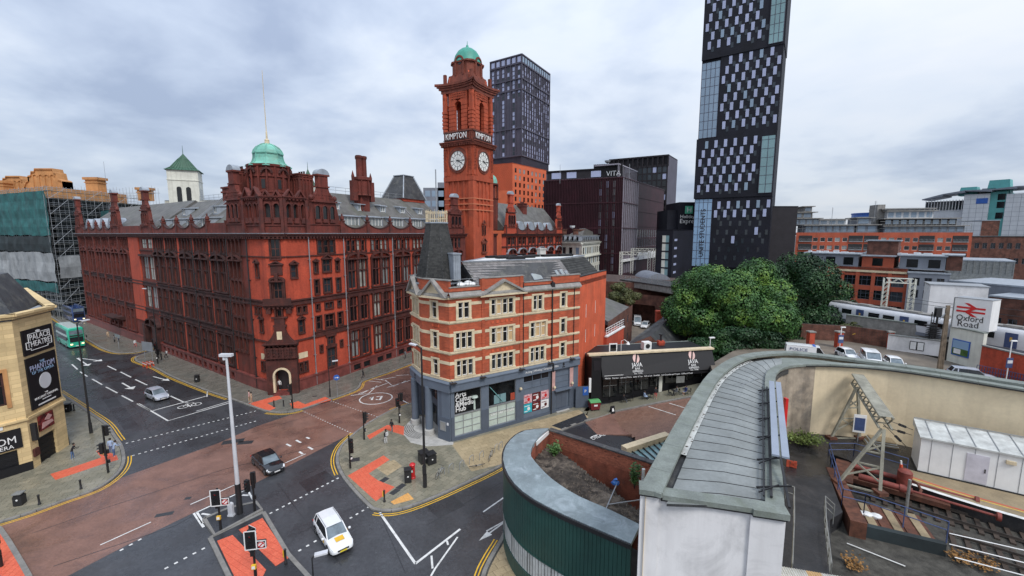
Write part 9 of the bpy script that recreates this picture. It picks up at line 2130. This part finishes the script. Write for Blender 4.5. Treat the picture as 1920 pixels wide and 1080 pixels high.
for s_ in(-1,):text('POLICE',.62,'bus_blue',pv,(-1.2,-.96,1.75),(PI/2-.04,0,0),ext=.01,fit=2.2)
mb=MB();mb.box(-2.7,2.5,-1.01,-1.0,.7,1.0);part('stripe',mb,'bus_blue',pv);mb=MB();mb.box(-1.4,1.0,-.985,-.955,1.25,1.62)if False else mb.box(-1.9,.6,-1.0,-.96,1.15,1.55);part('tinted_window',mb,'car_glass',pv)
mb=MB();mb.box(.6,.9,-.6,.6,2.5,2.62);part('light_bar',mb,'sign_blue',pv)
car('white_delivery_van','white van parked under the viaduct arch in the back yard','van',G(1195,609),R(-105),'car_white','van',5.2,2.0,2.3);car('white_yard_car','white car parked in the back yard beside the slate roofed shed','car',G(1210,614),R(-120),'car_white','hatch',4.2,1.8,1.5)
mb=MB();mb.poly([(*p,.02)for p in gp((1178,660),(1230,640),(1250,600),(1180,600))]);struct('back_yard',mb,'tarmac_sandy')
def bus(name,label,loc,rz,c1,c2,L=10.6,Hh=4.3):
 t=thing(name,label,'bus',(*loc,0),rz);w=1.27;mb=MB();sec=[(-w,.35),(-w,3.9),(-w*.93,4.18),(-w*.75,Hh),(w*.75,Hh),(w*.93,4.18),(w,3.9),(w,.35)]
 n=len(sec);st_=[(-L/2,.97),(-L/2+.12,1),(L/2-.5,1),(L/2-.12,.95),(L/2,.86)];V=[(x+(-.22*(z-.35)/4 if x>L/2-.3 else 0),y*k,.35+(z-.35)*(k*.3+.7 if z>3 else 1))for x,k in st_ for y,z in sec]
 Fq=[(i*n+j,(i+1)*n+j,(i+1)*n+(j+1)%n,i*n+(j+1)%n)for i in range(4)for j in range(n)]+[tuple(range(n)),tuple(range(5*n-1,4*n-1,-1))];mb.add(V,Fq);part('body',mb,c1,t,smooth=True)
 mb=MB();mb.box(-L/2+.3,L/2-.8,-w*.74,w*.74,Hh,Hh+.03);part('roof',mb,c2,t)
 for s_ in(-1,1):
  for z0_,z1_ in((1.45,2.35),(2.85,3.75)):
   for i in range(7):x0=-L/2+.4+i*(L-1.4)/7;mb=MB();mb.box(x0,x0+(L-1.4)/7-.06,s_*w-.012,s_*w+.012,z0_,z1_);part('window',mb,'car_glass',t)
  mb=MB();mb.box(-L/2+.3,L/2-.9,s_*(w+.004),s_*(w+.008),1.38,3.82)if False else mb.box(-L/2+.3,L/2-.9,s_*w-.004,s_*w+.006,2.4,2.8);part('side_band',mb,c2,t)
  for x in(L/2-2.4,-L/2+2.6):ty,ri,hu=WHB;o=link('wheel',ty,t,(x,s_*(w-.12),.48));link('rim',ri,o)
  mb=MB();mb.bar((L/2-.1,s_*w,2.6),(L/2+.25,s_*(w+.2),2.5),.05);mb.box(L/2+.1,L/2+.25,s_*(w+.2)-.1,s_*(w+.2)+.1,2.0,2.45);part('mirror',mb,'plastic_black',t)
  mb=MB();mb.box(L/2-.1,L/2+.02,s_*.85-.18,s_*.85+.18,.75,.98);part('headlight',mb,mat('lamp_lit',(.8,.7,.4),.3,emit=(1,.75,.35,1.6)),t)
 M['lamp_lit']=MATS['lamp_lit']
 for z0_,z1_,nm,m_ in((1.3,2.35,'windscreen','car_glass'),(2.9,3.75,'upper_windscreen','windscreen'),(2.45,2.78,'destination_display','plastic_black')):
  dx=lambda z:L/2+.02-.22*(z-.35)/4;mb=MB();mb.add([(dx(z0_),-w*.82,z0_),(dx(z0_),w*.82,z0_),(dx(z1_),w*.80,z1_),(dx(z1_),-w*.80,z1_)],[(0,1,2,3)]);part(nm,mb,m_,t)
 mb=MB();mb.box(L/2-.1,L/2+.02,-w*.85,w*.85,.3,.62);part('bumper',mb,c1,t);mb=MB();mb.box(L/2,L/2+.03,-.3,.3,.42,.55);part('number_plate',mb,'paint_white',t);return t
WHB=wheel_meshes(.48,.3)
fb,rbk=Vector(G(148,650)),Vector(G(112,632));dbus=Vector((.83,-.555)).normalized();cb=Vector(G(146,652))-dbus*5.2
bus('green_double_decker_bus','green and white double decker bus coming down the left street',tuple(cb),math.atan2(dbus.y,dbus.x),'bus_green','bus_white');cb2=Vector(G(150,604))-dbus*5.0;bus('dark_blue_bus','dark blue bus far down the left street behind the green bus',tuple(cb2),math.atan2(dbus.y,dbus.x),'bus_blue','bus_blue',10,3.6)
# ------------------------------------------------------------------ street furniture
dm('pole_white',(.60,.61,.64),.45,.08,1,streak=.2);dm('signal_black',(.012,.012,.013),.45,.05,3);dm('post_red',(.55,.012,.015),.3,.08,2,coat=.3);dm('lens_red',(.5,.02,.02),.25,.1);dm('lens_dark',(.03,.03,.03),.15,.1);dm('bin_maroon',(.17,.015,.02),.5,.15,2);dm('bin_green',(.10,.33,.12),.5,.1,2)
def gz(x,y,z=KZ):return(*G(x,y,z),z)
def signal(label,px_,y_,h,z=KZ,rz=0.0,border=False,side=False,heads=((0,0),),arm=0,group='traffic signals at the junction',lower=True):
 t=thing('traffic_signal',label,'traffic signal',gz(px_,y_,z),rz,group=group);mb=MB();mb.tube((0,0,0),(0,0,h),.075,n=9);mb.tube((0,0,0),(0,0,.9),.1,n=9);part('pole',mb,'signal_black',t)
 for k,(dx,dz)in enumerate(heads):
  ht=h-.1-dz;a=(k%2)*PI*.8 if k else 0
  hd_=link('signal_head',(MB().box(-.19,.19,-.36,-.1,ht-1.05,ht).box(-.03,.03,-.12,0,ht-.9,ht-.8).box(-.03,.03,-.12,0,ht-.2,ht-.1)).mesh('signal_head','signal_black'),t,(dx,0,0),a)
  for i,m_ in enumerate(('lens_red','lens_dark','lens_dark')):
   zc_=ht-.2-i*.33;mb=MB();mb.tube((0,-.375,zc_),(0,-.36,zc_),.105,n=12);link('lens',mb.mesh('lens',m_),hd_);mb=MB()
   for q in range(6):a0,a1=PI*q/6,PI*(q+1)/6;mb.add([(.12*math.cos(a0),-.36,zc_+.12*math.sin(a0)),(.12*math.cos(a1),-.36,zc_+.12*math.sin(a1)),(.12*math.cos(a1),-.56,zc_+.12*math.sin(a1)),(.12*math.cos(a0),-.56,zc_+.12*math.sin(a0))],[(0,1,2,3)])
   link('hood',mb.mesh('hood','signal_black'),hd_)
  if border:
   mb=MB();mb.box(-.36,.36,-.34,-.31,ht-1.2,ht+.14);bb=link('backing_board',mb.mesh('backing_board','signal_black'),hd_);mb=MB()
   for x in(-.36,.36):mb.box(x-.035,x+.035,-.36,-.345,ht-1.2,ht+.14)
   for z_ in(ht-1.2,ht+.14):mb.box(-.36,.36,-.36,-.345,z_-.035,z_+.035)
   link('white_border',mb.mesh('white_border','paint_white'),hd_)
  if side and k==0:
   mb=MB();mb.box(.37,.95,-.34,-.2,ht-1.2,ht-.62);o=link('side_sign',mb.mesh('side_sign','signal_black'),hd_);mb=MB();mb.box(.37,.95,-.355,-.345,ht-1.22,ht-1.16);mb.box(.37,.95,-.355,-.345,ht-.66,ht-.6);mb.box(.91,.97,-.355,-.345,ht-1.2,ht-.62);link('white_border',mb.mesh('white_border','paint_white'),hd_)
   mb=MB();mb.tube((.66,-.37,ht-.91),(.66,-.345,ht-.91),.23,n=16);link('lens',mb.mesh('lens','paint_white'),hd_);mb=MB();mb.bar((.5,-.38,ht-1.07),(.82,-.38,ht-.75),.02,.07)
   for q in range(16):a0,a1=2*PI*q/16,2*PI*(q+1)/16;mb.bar((.66+.2*math.cos(a0),-.38,ht-.91+.2*math.sin(a0)),(.66+.2*math.cos(a1),-.38,ht-.91+.2*math.sin(a1)),.02,.05)
   link('no_turn_symbol',mb.mesh('no_turn_symbol','post_red'),hd_)
 if lower:
  mb=MB();mb.box(-.14,.14,-.24,-.06,1.0,1.3);b_=part('push_button_box',mb,'line_yellow'if border else 'signal_black',t);mb=MB();mb.box(-.1,.1,-.26,-.24,1.05,1.25);link('button_panel',mb.mesh('button_panel','paint_white'),b_);mb=MB();mb.box(-.13,.13,-.25,-.06,2.0,2.4);part('crossing_indicator',mb,'signal_black',t)
 return t
signal('black traffic signal with white edged board at the left tip of the island',414,993,3.6,.17,R(10),True,True)
signal('black traffic signal on the island just right of the tall white pole',478,957,3.5,.17,R(200),False,False,((0,0),(.25,.4)))
signal('nearest traffic signal with white edged board on the red tactile refuge',480,1088,3.9,KZ,R(10),True,True,((0,0),(-.3,.1)))
signal('black traffic signal at the left tip of the post box pavement',657,878,3.6,KZ,R(60),False,False,((0,.3),(.25,1.0)))
signal('black traffic signal beside the waiting pedestrian in the white coat',683,824,3.4,KZ,R(100));signal('twin headed black traffic signal on the kerb left of the grey corner building',749,793,3.9,KZ,R(40),False,False,((-.3,.4),(.3,0)))
signal('black traffic signal in front of the hotel corner entrance',549,766,3.6,KZ,R(-40));signal('tall black traffic signal on the theatre corner beside two pedestrians',203,886,5.0,KZ,R(150),False,False,((0,0),(.2,1.8)))
signal('black traffic signal standing at the bottom left edge of the picture',3,1062,3.0,KZ,R(30));signal('black traffic signal beside the two grey road signs at the side street',296,682,4.2,KZ,R(20),False,False,((0,.2),(0,1.4)))
def lamp_col(label,px_,y_,ytop,arm=(1.2,0),m='iron_black',z=KZ,r=.10,group='black lamp columns'):
 g=gz(px_,y_,z);h=P(px_,ytop,g[1])[2]-z;t=thing('lamp_column',label,'lamp post',g,group=group);mb=MB();mb.tube((0,0,0),(0,0,1.3),r*1.5,n=10);mb.tube((0,0,1.3),(0,0,h),r,r*.6,n=10);mb.box(-.17,.17,-.22,.02,1.4,2.2)if r>.11 else None;part('column',mb,m,t)
 mb=MB();mb.bar((0,0,h-.05),(arm[0],arm[1],h+.15),.07);part('arm',mb,m,t);mb=MB();d=Vector((arm[0],arm[1],0)).normalized();a,b=Vector((arm[0],arm[1],h+.15)),Vector((arm[0],arm[1],h+.2))+d*.8;mb.bar(a,b,.32,.12);part('lamp_head',mb,'pole_white',t);return t
lamp_col('tallest black lamp column on the post box pavement in front of the corner building',797,913,652,(-.5,.3),r=.13);lamp_col('black lamp column on the theatre pavement in front of the banner',171,812,606,(.1,.4),r=.11);lamp_col('black lamp column far along the left pavement beside the hotel arch',297,672,543,(-.9,.1));lamp_col('black lamp column on the hotel pavement right of the corner entrance',619,744,610+70,(.5,.2),r=.07);lamp_col('small lamp with white head at the bottom edge beside the white taxi',590,1125,1046,(.15,.05),r=.06)
# tall white camera pole
g=gz(450,962,.17);h=P(450,672,g[1])[2];t=thing('camera_pole','tall white tapering camera pole with black base rising from the traffic island','pole',g);mb=MB();mb.tube((0,0,0),(0,0,2.7),.24,.22,14);part('base',mb,'iron_black',t,smooth=True);mb=MB();mb.tube((0,0,2.7),(0,0,h),.17,.09,14);part('pole',mb,'pole_white',t,smooth=True);mb=MB();mb.box(-.5,.5,-.18,.18,h,h+.22);mb.tube((-.2,0,h-.3),(-.2,0,h),.12,n=8);part('camera',mb,'pole_white',t)
t=thing('keep_left_bollard','white illuminated traffic bollard on the island left of the camera pole','bollard',gz(434,967,.17));mb=MB();mb.prism([(-.25,-.16),(.25,-.16),(.25,.16),(-.25,.16)],0,.15);part('base',mb,'pole_white',t);mb=MB();mb.xz([(-.2,.15),(.2,.15),(.2,1.0)]+arc(0,1.0,.2,0,180,8)+[(-.2,1.0)],-.12,.12);part('body',mb,'pole_white',t)
bol0=None
def bollard(label,px_,y_,yellow=False,z=KZ,h=.95):
 t=thing('bollard',label,'bollard',gz(px_,y_,z),group='black bollards');mb=MB();mb.lathe([(.11,0),(.11,.12),(.08,.16),(.075,h-.15),(.095,h-.12),(.095,h-.04),(.05,h)],10);part('shaft',mb,'iron_black',t,smooth=True)
 if yellow:mb=MB();mb.box(-.13,-.07,-.09,.09,h*.45,h*.9);part('yellow_panel',mb,'line_yellow',t)
bollard('black bollard with yellow panel on the red tactile refuge near the white taxi',536,1056,True,h=1.15);bollard('black bollard with yellow panel at the tip of the red paving by the post box',721,941,True,h=1.15);bollard('black bollard on the theatre corner pavement near the kerb',152,917);bollard('black bollard beside the black litter bin on the theatre pavement',74,946);bollard('left bollard of the pair in front of the hotel entrance',514,763);bollard('right bollard of the pair in front of the hotel entrance',532,762);bollard('black bollard behind the theatre lamp column',139,770)
def bin_(label,px_,y_,w=.6,h=1.15,m='iron_black',top=None,rz=.3,name='litter_bin'):
 t=thing(name,label,'bin',gz(px_,y_),rz);mb=MB();mb.box(-w/2,w/2,-w/2,w/2,.05,h-.25);mb.box(-w/2+.06,w/2-.06,-w/2+.06,w/2-.06,h-.25,h-.08);part('body',mb,m,t);mb=MB();mb.box(-w/2-.03,w/2+.03,-w/2-.03,w/2+.03,h-.08,h);part('lid',mb,top or m,t);mb=MB();mb.tube((0,-w/2-.012,h*.5),(0,-w/2+.01,h*.5),.08,n=10);part('badge',mb,'paint_white',t);return t
bin_('black litter bin with grey lid on the theatre pavement at the left edge',38,946,top='galv');bin_('black litter bin on the hotel pavement beside the left street',370,716);bin_('black bin standing just left of the red post box',765,903,.65,1.35);bin_('first black bin behind the tall lamp column',795,866,.95,1.2,rz=.6);bin_('second black bin behind the tall lamp column',808,868,.9,1.15,rz=.6);bin_('black litter bin behind the theatre lamp column',128,772)
t=thing('post_box','red cylindrical post box on the pavement in front of the corner building','post box',gz(774,896));mb=MB();mb.lathe([(.28,0),(.28,.12),(.24,.16),(.24,1.32)],18);part('body',mb,'post_red',t,smooth=True);mb=MB();mb.lathe([(.25,1.30),(.30,1.34),(.30,1.42),(.22,1.52),(.08,1.58)],18);part('cap',mb,'post_red',t,smooth=True);mb=MB();mb.box(-.13,.13,-.27,-.22,1.1,1.15);mb.box(-.1,.1,-.26,-.22,.7,.95);part('posting_slot',mb,'paint_black',t);mb=MB();mb.box(-.085,.085,-.265,-.26,.72,.93);part('notice',mb,'paint_white',t)
t=thing('wheelie_bin','large maroon wheeled bin with green lid at the left end of the cafe','bin',gz(1114,768),R(12));mb=MB();mb.prism([(-.6,-.5),(.6,-.5),(.6,.5),(-.6,.5)],.18,1.2,top=[(-.72,-.55),(.72,-.55),(.72,.55),(-.72,.55)]);part('body',mb,'bin_maroon',t);mb=MB();mb.add([(-.75,-.6,1.22),(.75,-.6,1.22),(.75,.6,1.32),(-.75,.6,1.32),(-.75,0,1.42),(.75,0,1.42)],[(0,1,5,4),(4,5,2,3)]);mb.box(-.75,.75,-.6,.6,1.18,1.23);part('lid',mb,'bin_green',t)
for x in(-.5,.5):
 for y in(-.4,.4):mb=MB();mb.tube((x,y-.04,.09),(x,y+.04,.09),.09,n=10);part('wheel',mb,'tyre',t)
part('sticker',MB().box(-.25,.25,-.565,-.535,.68,.9),'paint_white',t)
t=thing('a_board','black folding pavement sign at the end of the dark tarmac path','sign',gz(1148,775),R(20));mb=MB();mb.add([(-.3,-.3,0),(.3,-.3,0),(.3,0,1.05),(-.3,0,1.05),(-.3,.3,0),(.3,.3,0)],[(0,1,2,3),(5,4,3,2)]);part('board',mb,'paint_black',t);mb=MB();mb.add([(-.15,-.22,.35),(.15,-.22,.35),(.1,-.12,.75),(-.1,-.12,.75)],[(0,1,2,3)]);part('print',mb,'paint_white',t)
sign_on_post('road_sign','grey backed road sign on the far pavement of the side street',gz(223,655),2.6,.7,3.2,'metal_grey',R(-30));sign_on_post('road_sign','larger grey backed road sign on two posts beside the red works barrier',gz(280,684),3.0,1.7,4.3,'metal_grey',R(-20),2)
t=sign_on_post('blue_round_sign','round blue sign on a grey post beside the hotel wall',gz(633,746),.5,.02,3.0,'metal_grey',R(20));mb=MB();mb.tube((0,-.06,3.1),(0,-.02,3.1),.42,n=18);part('disc',mb,'sign_blue',t);mb=MB();mb.box(-.25,.1,-.08,-.06,3.05,3.12);mb.xz([(.1,2.95),(.3,3.09),(.1,3.22)],-.08,-.06);part('arrow',mb,'paint_white',t)
t=thing('works_barrier','red and white plastic works barriers at the side street corner','barrier',gz(278,688,0),R(-30))
for i in range(3):
 mb=MB();mb.box(-.9+i*.15,.9-i*.1,-.5+i*.5,-.42+i*.5,.45,.95);mb.box(-.8,-.6,-.55+i*.5,-.35+i*.5,0,.5);mb.box(.6,.8,-.55+i*.5,-.35+i*.5,0,.5);o=part('barrier_panel',mb,'line_red',t);mb=MB();mb.box(-.85,.85,-.52+i*.5,-.4+i*.5,.62,.76);link('white_band',mb.mesh('white_band','paint_white'),o)
# cycle stands and bicycles
st0=None
for i,(px_,y_)in enumerate(((829,893),(846,884),(866,878),(884,868),(903,860),(931,846),(939,842))):
 if st0 is None:
  st0=thing('cycle_stand','x','cycle stand',gz(px_,y_),R(62),group='steel cycle stands');mb=MB();mb.path([(-.38,0,0),(-.38,0,.62),(-.32,0,.74),(-.2,0,.8),(.2,0,.8),(.32,0,.74),(.38,0,.62),(.38,0,0)],.03,7);part('hoop',mb,'metal_grey',st0);o=st0
 else:o=copy_tree(st0);o.location=gz(px_,y_)
 o['label']=('steel cycle stand beside the nearest bicycle by the tall lamp column','steel cycle stand second from the tall lamp column','steel cycle stand third from the tall lamp column','steel cycle stand just left of the toppled bicycle','steel cycle stand between the two farther bicycles','steel cycle stand just right of the farthest bicycle','last steel cycle stand before the green drum')[i]
def bicycle(label,loc,rz,lean=0.06,fall=None):
 t=thing('bicycle',label,'bicycle',loc,rz)
 if fall is None:t.rotation_euler=(lean,0,rz)
 else:t.rotation_euler=(fall,0,rz)
 for x in(-.52,.52):
  mb=MB();P_=[(x+.33*math.cos(a),0,.34+.33*math.sin(a))for a in np.linspace(0,2*PI,21)];mb.path(P_,.018,5)
  wh=part('wheel',mb,'tyre',t);mb=MB()
  for a in np.linspace(0,2*PI,13)[:-1]:mb.bar((x,0,.34),(x+.32*math.cos(a),0,.34+.32*math.sin(a)),.005)
  link('spokes',mb.mesh('spokes','metal_grey'),wh)
 mb=MB();bb,st_,hd_=(-.05,0,.3),(-.2,0,.85),(.38,0,.82);mb.path([(-.52,0,.34),bb,st_,(-.52,0,.34)],.018,6);mb.path([bb,(.36,0,.72),(.52,0,.34)],.018,6);mb.path([(-.17,0,.78),(.36,0,.8)],.018,6);mb.path([(.36,0,.72),hd_,(.36,0,.98)],.016,6);part('frame',mb,'metal_grey',t)
 mb=MB();mb.path([(.42,-.28,.98),(.36,0,.99),(.42,.28,.98)],.015,6);part('handlebar',mb,'plastic_black',t);mb=MB();mb.lathe([(.03,.86),(.09,.9),(.05,.93)],8,(-.22,0));part('saddle',mb,'plastic_black',t);mb=MB();mb.tube((-.05,-.03,.3),(-.05,.03,.3),.09,n=10);mb.bar((-.05,-.08,.3),(.08,-.08,.18),.02);mb.bar((-.05,.08,.3),(-.18,.08,.42),.02);part('crank',mb,'plastic_black',t)
bicycle('dark bicycle leaning on the cycle stand nearest the tall lamp column',gz(824,893),R(70));bicycle('bicycle toppled over against the middle cycle stands',gz(893,872,.2),R(20),fall=1.1);bicycle('pale bicycle standing farthest along the row of cycle stands',gz(920,860),R(75))
# cafe tables and chairs
tb0=ch0=None
def on_ramp(px_,y_):p=Gr(px_,y_,KZ);return(p[0],p[1],ramp(p[0])+KZ)
for i,(px_,y_)in enumerate(((1175,752),(1214,747),(1263,741),(1284,739))):
 lb='small round black cafe table '+('at the left end of the awning','near the person in red shorts','in front of the menu board','at the right end of the awning')[i]
 if tb0 is None:tb0=thing('cafe_table',lb,'table',on_ramp(px_,y_),group='cafe tables');mb=MB();mb.lathe([(.35,.72),(.35,.75)],14);part('table_top',mb,'paint_black',tb0);mb=MB();mb.lathe([(.22,0),(.22,.03),(.03,.05),(.03,.72)],8);part('leg',mb,'paint_black',tb0);o=tb0
 else:o=copy_tree(tb0);o.location=on_ramp(px_,y_);o['label']=lb
for i,(px_,y_,a)in enumerate(((1145,757,10),(1167,754,0),(1184,752,180),(1206,748,0),(1222,745,170),(1256,742,0),(1271,740,180),(1292,739,170))):
 lb='black metal cafe chair '+('standing alone by the left end of the cafe','left of the first cafe table','right of the first cafe table','left of the second cafe table','right of the second cafe table','left of the third cafe table','right of the third cafe table','right of the last cafe table')[i]
 if ch0 is None:
  ch0=thing('cafe_chair',lb,'chair',on_ramp(px_,y_),R(a),group='cafe chairs');mb=MB();mb.box(-.2,.2,-.2,.2,.43,.46);part('seat',mb,'paint_black',ch0);mb=MB();mb.box(-.22,-.19,-.2,.2,.6,.85);part('backrest',mb,'paint_black',ch0)
  for x in(-.19,.19):
   for y in(-.18,.18):mb=MB();mb.tube((x,y,0),(x,y,.85 if x<0 else .44),.015,n=5);part('leg',mb,'paint_black',ch0)
  o=ch0
 else:o=copy_tree(ch0);o.location=on_ramp(px_,y_);o.rotation_euler=(0,0,R(a));o['label']=lb
# ------------------------------------------------------------------ people
dm('skin',(.45,.26,.18),.6,.08);dm('hair_dark',(.02,.015,.012),.6,.2,9);dm('cloth_black',(.02,.02,.024),.85,.2,5);dm('cloth_navy',(.03,.05,.16),.85,.2,5);dm('cloth_white',(.62,.62,.62),.85,.1,5);dm('cloth_beige',(.50,.36,.24),.85,.15,5);dm('cloth_jeans',(.10,.17,.32),.85,.2,5);dm('cloth_lightblue',(.35,.45,.62),.85,.15,5);dm('cloth_red',(.50,.10,.09),.85,.15,5);dm('cloth_grey',(.16,.17,.18),.85,.2,5);dm('shoe_white',(.6,.6,.6),.6)
def body_mesh(pose):
 """one skinned figure, 1.74 m; pose: stand, walk, sit, lean"""
 st_={'stand':.10,'walk':.34,'sit':.1,'lean':.15}[pose];hz_=.93 if pose!='sit'else .52;ln=.0 if pose!='lean'else .22
 V=[(0,0,hz_),(ln*.3,0,hz_+.2),(ln*.8,0,hz_+.44),(ln,0,hz_+.54),(ln+.02,0,hz_+.60),(ln+.03,0,hz_+.70),(ln+.02,0,hz_+.78)];Rd=[(.15,.12),(.145,.11),(.17,.11),(.07,.065),(.06,.06),(.098,.085),(.07,.06)];E=[(0,1),(1,2),(2,3),(3,4),(4,5),(5,6)]
 def add(p,r,par):V.append(p);Rd.append((r,r));E.append((par,len(V)-1));return len(V)-1
 for s_ in(-1,1):
  k=s_*st_/2
  if pose=='sit':h=add((.02,s_*.09,hz_-.02),.10,0);kn=add((.45,s_*.11,.50),.065,h);an_=add((.45,s_*.11,.10),.045,kn);add((.58,s_*.11,.05),.035,an_)
  else:
   h=add((k*.15,s_*.09,hz_-.08),.10,0);kn=add((k*(1.0 if s_>0 else .5)+.03,s_*.10,.50),.065,h);an_=add((k*1.1-(.06 if s_<0 and pose=='walk'else 0),s_*.10,.09+(.05 if s_<0 and pose=='walk'else 0)),.042,kn);add((k*1.1+.12,s_*.11,.045),.035,an_)
  sh_=add((ln*.8,s_*.19,hz_+.45),.06,2);sw_=-s_*st_*.35
  if pose in('walk','stand'):el=add((sw_*.5,s_*.25,hz_+.17),.042,sh_);wr_=add((sw_+.08,s_*.24,hz_-.07),.03,el);add((sw_+.1,s_*.235,hz_-.16),.034,wr_)
  else:el=add((ln+.08,s_*.24,hz_+.2),.042,sh_);wr_=add((ln+.3,s_*.16,hz_+.22),.03,el);add((ln+.39,s_*.14,hz_+.23),.034,wr_)
 me=bpy.data.meshes.new('body');me.from_pydata(V,E,[]);o=bpy.data.objects.new('body',me);COL.objects.link(o);md=o.modifiers.new('s','SKIN');
 for i,v in enumerate(me.skin_vertices[0].data):v.radius=Rd[i];v.use_root=(i==0)
 sb=o.modifiers.new('d','SUBSURF');sb.levels=1;sb.render_levels=1;dg=bpy.context.evaluated_depsgraph_get();r_=bpy.data.meshes.new_from_object(o.evaluated_get(dg));bpy.data.objects.remove(o);r_.name='body';return r_
BODY={p:body_mesh(p)for p in('stand','walk','sit','lean')}
def person(label,loc,rz,pose='stand',top='cloth_black',legs='cloth_jeans',bag=None,shorts=False,coat=False,scale=1.0,hair='hair_dark'):
 t=thing('person',label,'person',loc,R(rz));t.scale=(scale,)*3;me=BODY[pose].copy();me.materials.clear()
 for k in(top,legs,'skin',hair,'shoe_white'):me.materials.append(M[k])
 hz_=.93 if pose!='sit'else .52;hx=.22 if pose=='lean'else 0
 for p in me.polygons:
  x,y,z=p.center;m_=0
  if z>hz_+.56:m_=3 if(z>hz_+.72 or x<hx-.0)and z>hz_+.6 else 2
  elif z<hz_-.02 and abs(y)<.2 or(z<hz_-.1 and abs(y)<.21):m_=1 if not(shorts and z<.45)else 2
  if z<.09:m_=4
  if abs(y)>.19 and z<hz_-.08 and pose in('stand','walk'):m_=2
  if coat and m_==1 and z>.55 and pose!='sit':m_=0
  p.material_index=m_;p.use_smooth=True
 link('body',me,t)
 mb=MB();mb.lathe([(.03,hz_+.64),(.105,hz_+.68),(.112,hz_+.76),(.08,hz_+.83),(.02,hz_+.85)],10,(hx-.015,0));part('hair',mb,hair,t,smooth=True)
 mb=MB();mb.add([(hx+.125,-.02,hz_+.68),(hx+.125,.02,hz_+.68),(hx+.15,0,hz_+.69),(hx+.115,0,hz_+.73)],[(0,1,2),(0,2,3),(1,3,2)]);part('nose',mb,'skin',t)
 if bag:mb=MB();mb.box(-.26,-.11,-.15,.15,hz_+.1,hz_+.5);part('backpack',mb,bag,t)
 return t
person('person in black top and white trousers waiting on the pavement by the red tactile paving',gz(724,832),150,'stand','cloth_black','cloth_white','cloth_white');person('person in dark clothes walking near the twin headed traffic signal',gz(735,812),60,'walk','cloth_black','cloth_grey')
person('person in black striding along the hotel pavement',gz(681,710),30,'walk','cloth_black','cloth_black');person('person in dark clothes by the basement grilles of the hotel',gz(760,673),60,'walk','cloth_grey','cloth_black')
person('person in long beige coat beside the red paving at the hotel corner',gz(472,757),200,'stand','cloth_beige','cloth_beige',coat=True);person('person in pinkish top close beside the person in the beige coat',gz(468,754),210,'stand','panel_pink','cloth_beige')
person('person in black with orange bag standing at the theatre corner signal',gz(199,868),60,'stand','cloth_black','cloth_grey','orange_stone',shorts=True);person('person in light blue top and jeans crouching near the theatre corner kerb',gz(214,856),60,'lean','cloth_lightblue','cloth_jeans');person('person with dark hair and pale top beside the crouching person at the kerb',gz(209,850),120,'stand','cloth_lightblue','cloth_jeans')
person('person in dark jacket and jeans leaning forward beside the theatre doors',gz(136,861),40,'lean','cloth_black','cloth_jeans')
person('person in beige top on the far pavement near the hotel canopy',gz(203,634),-30,'walk','cloth_beige','cloth_beige');person('person in grey standing behind the grey backed road sign',gz(215,643),30,'stand','cloth_grey','cloth_black');person('person in dark blue beside the grey backed road sign',gz(223,643),200,'stand','cloth_navy','cloth_black');person('person in white top walking alone on the far pavement',gz(254,651),-20,'walk','cloth_white','cloth_red');person('person in black beside the tall signal at the side street',gz(303,676),40,'stand','cloth_black','cloth_black');person('person in dark top with white scarf near the hotel wall by the side street',gz(312,672),200,'walk','cloth_grey','cloth_black','cloth_white')
person('person in white shirt standing inside the hotel corner doorway',(*G(525,731,.55),.52),-80,'stand','cloth_white','cloth_black')
person('person in black top and red shorts standing outside the cafe',on_ramp(1229,748),-100,'stand','cloth_black','cloth_red',shorts=True);person('person in blue top and white shorts sitting outside the cafe',on_ramp(1286,740),200,'sit','cloth_navy','cloth_white',shorts=True);person('person in white top sitting at the third cafe table',on_ramp(1269,741),180,'sit','cloth_grey','cloth_black');person('person in grey sitting at the second cafe table',on_ramp(1208,750),10,'sit','cloth_lightblue','cloth_black');person('person in black sitting at the first cafe table',on_ramp(1169,756),10,'sit','cloth_black','cloth_grey')
rc=random.Random(21)
for k,(px_,y_,D,h,lb)in enumerate(((1560,395,160,4,'thin aerial mast on the stepped roof terraces left of the stair tower'),(1640,388,158,5,'thin aerial mast on the apartment roof near the stair tower'),(1745,380,155,4,'thin aerial mast on the right end of the apartment roof'),(1050,318,178,5,'thin aerial on the left end of the maroon block roof'),(1180,312,176,4,'thin aerial beside the roof frame of the maroon block'),(765,350,100,4,'thin aerial on the hotel roof left of the slate cap'))):
 x,D,z=P(px_,y_+12,D);t=thing('roof_aerial',lb,'aerial',(x,D,z-3),rc.uniform(0,3));mb=MB();mb.tube((0,0,0),(0,0,h+2.5),.07,n=5);part('mast',mb,'metal_grey',t);mb=MB()
 for q in range(4):mb.bar((-.6+q*.05,0,h+1+q*.4),(.6-q*.05,0,h+1+q*.4),.04)
 part('antenna',mb,'metal_grey',t)
for k,dz in enumerate((5.4,6.3)):
 a,b=A0-dT*12,A0+dT*44;t=thing('overhead_wire',('lower overhead railway wire running above the white train','upper overhead railway wire running above the white train')[k],'wire',(a.x,a.y,6.9));mb=MB();v=[(dT.x*56*i/24,dT.y*56*i/24,dz-(.35 if k else 0)*(1-abs((i%8)/4-1)))for i in range(25)];mb.path(v,.03,4);part('wire',mb,'iron_black',t)
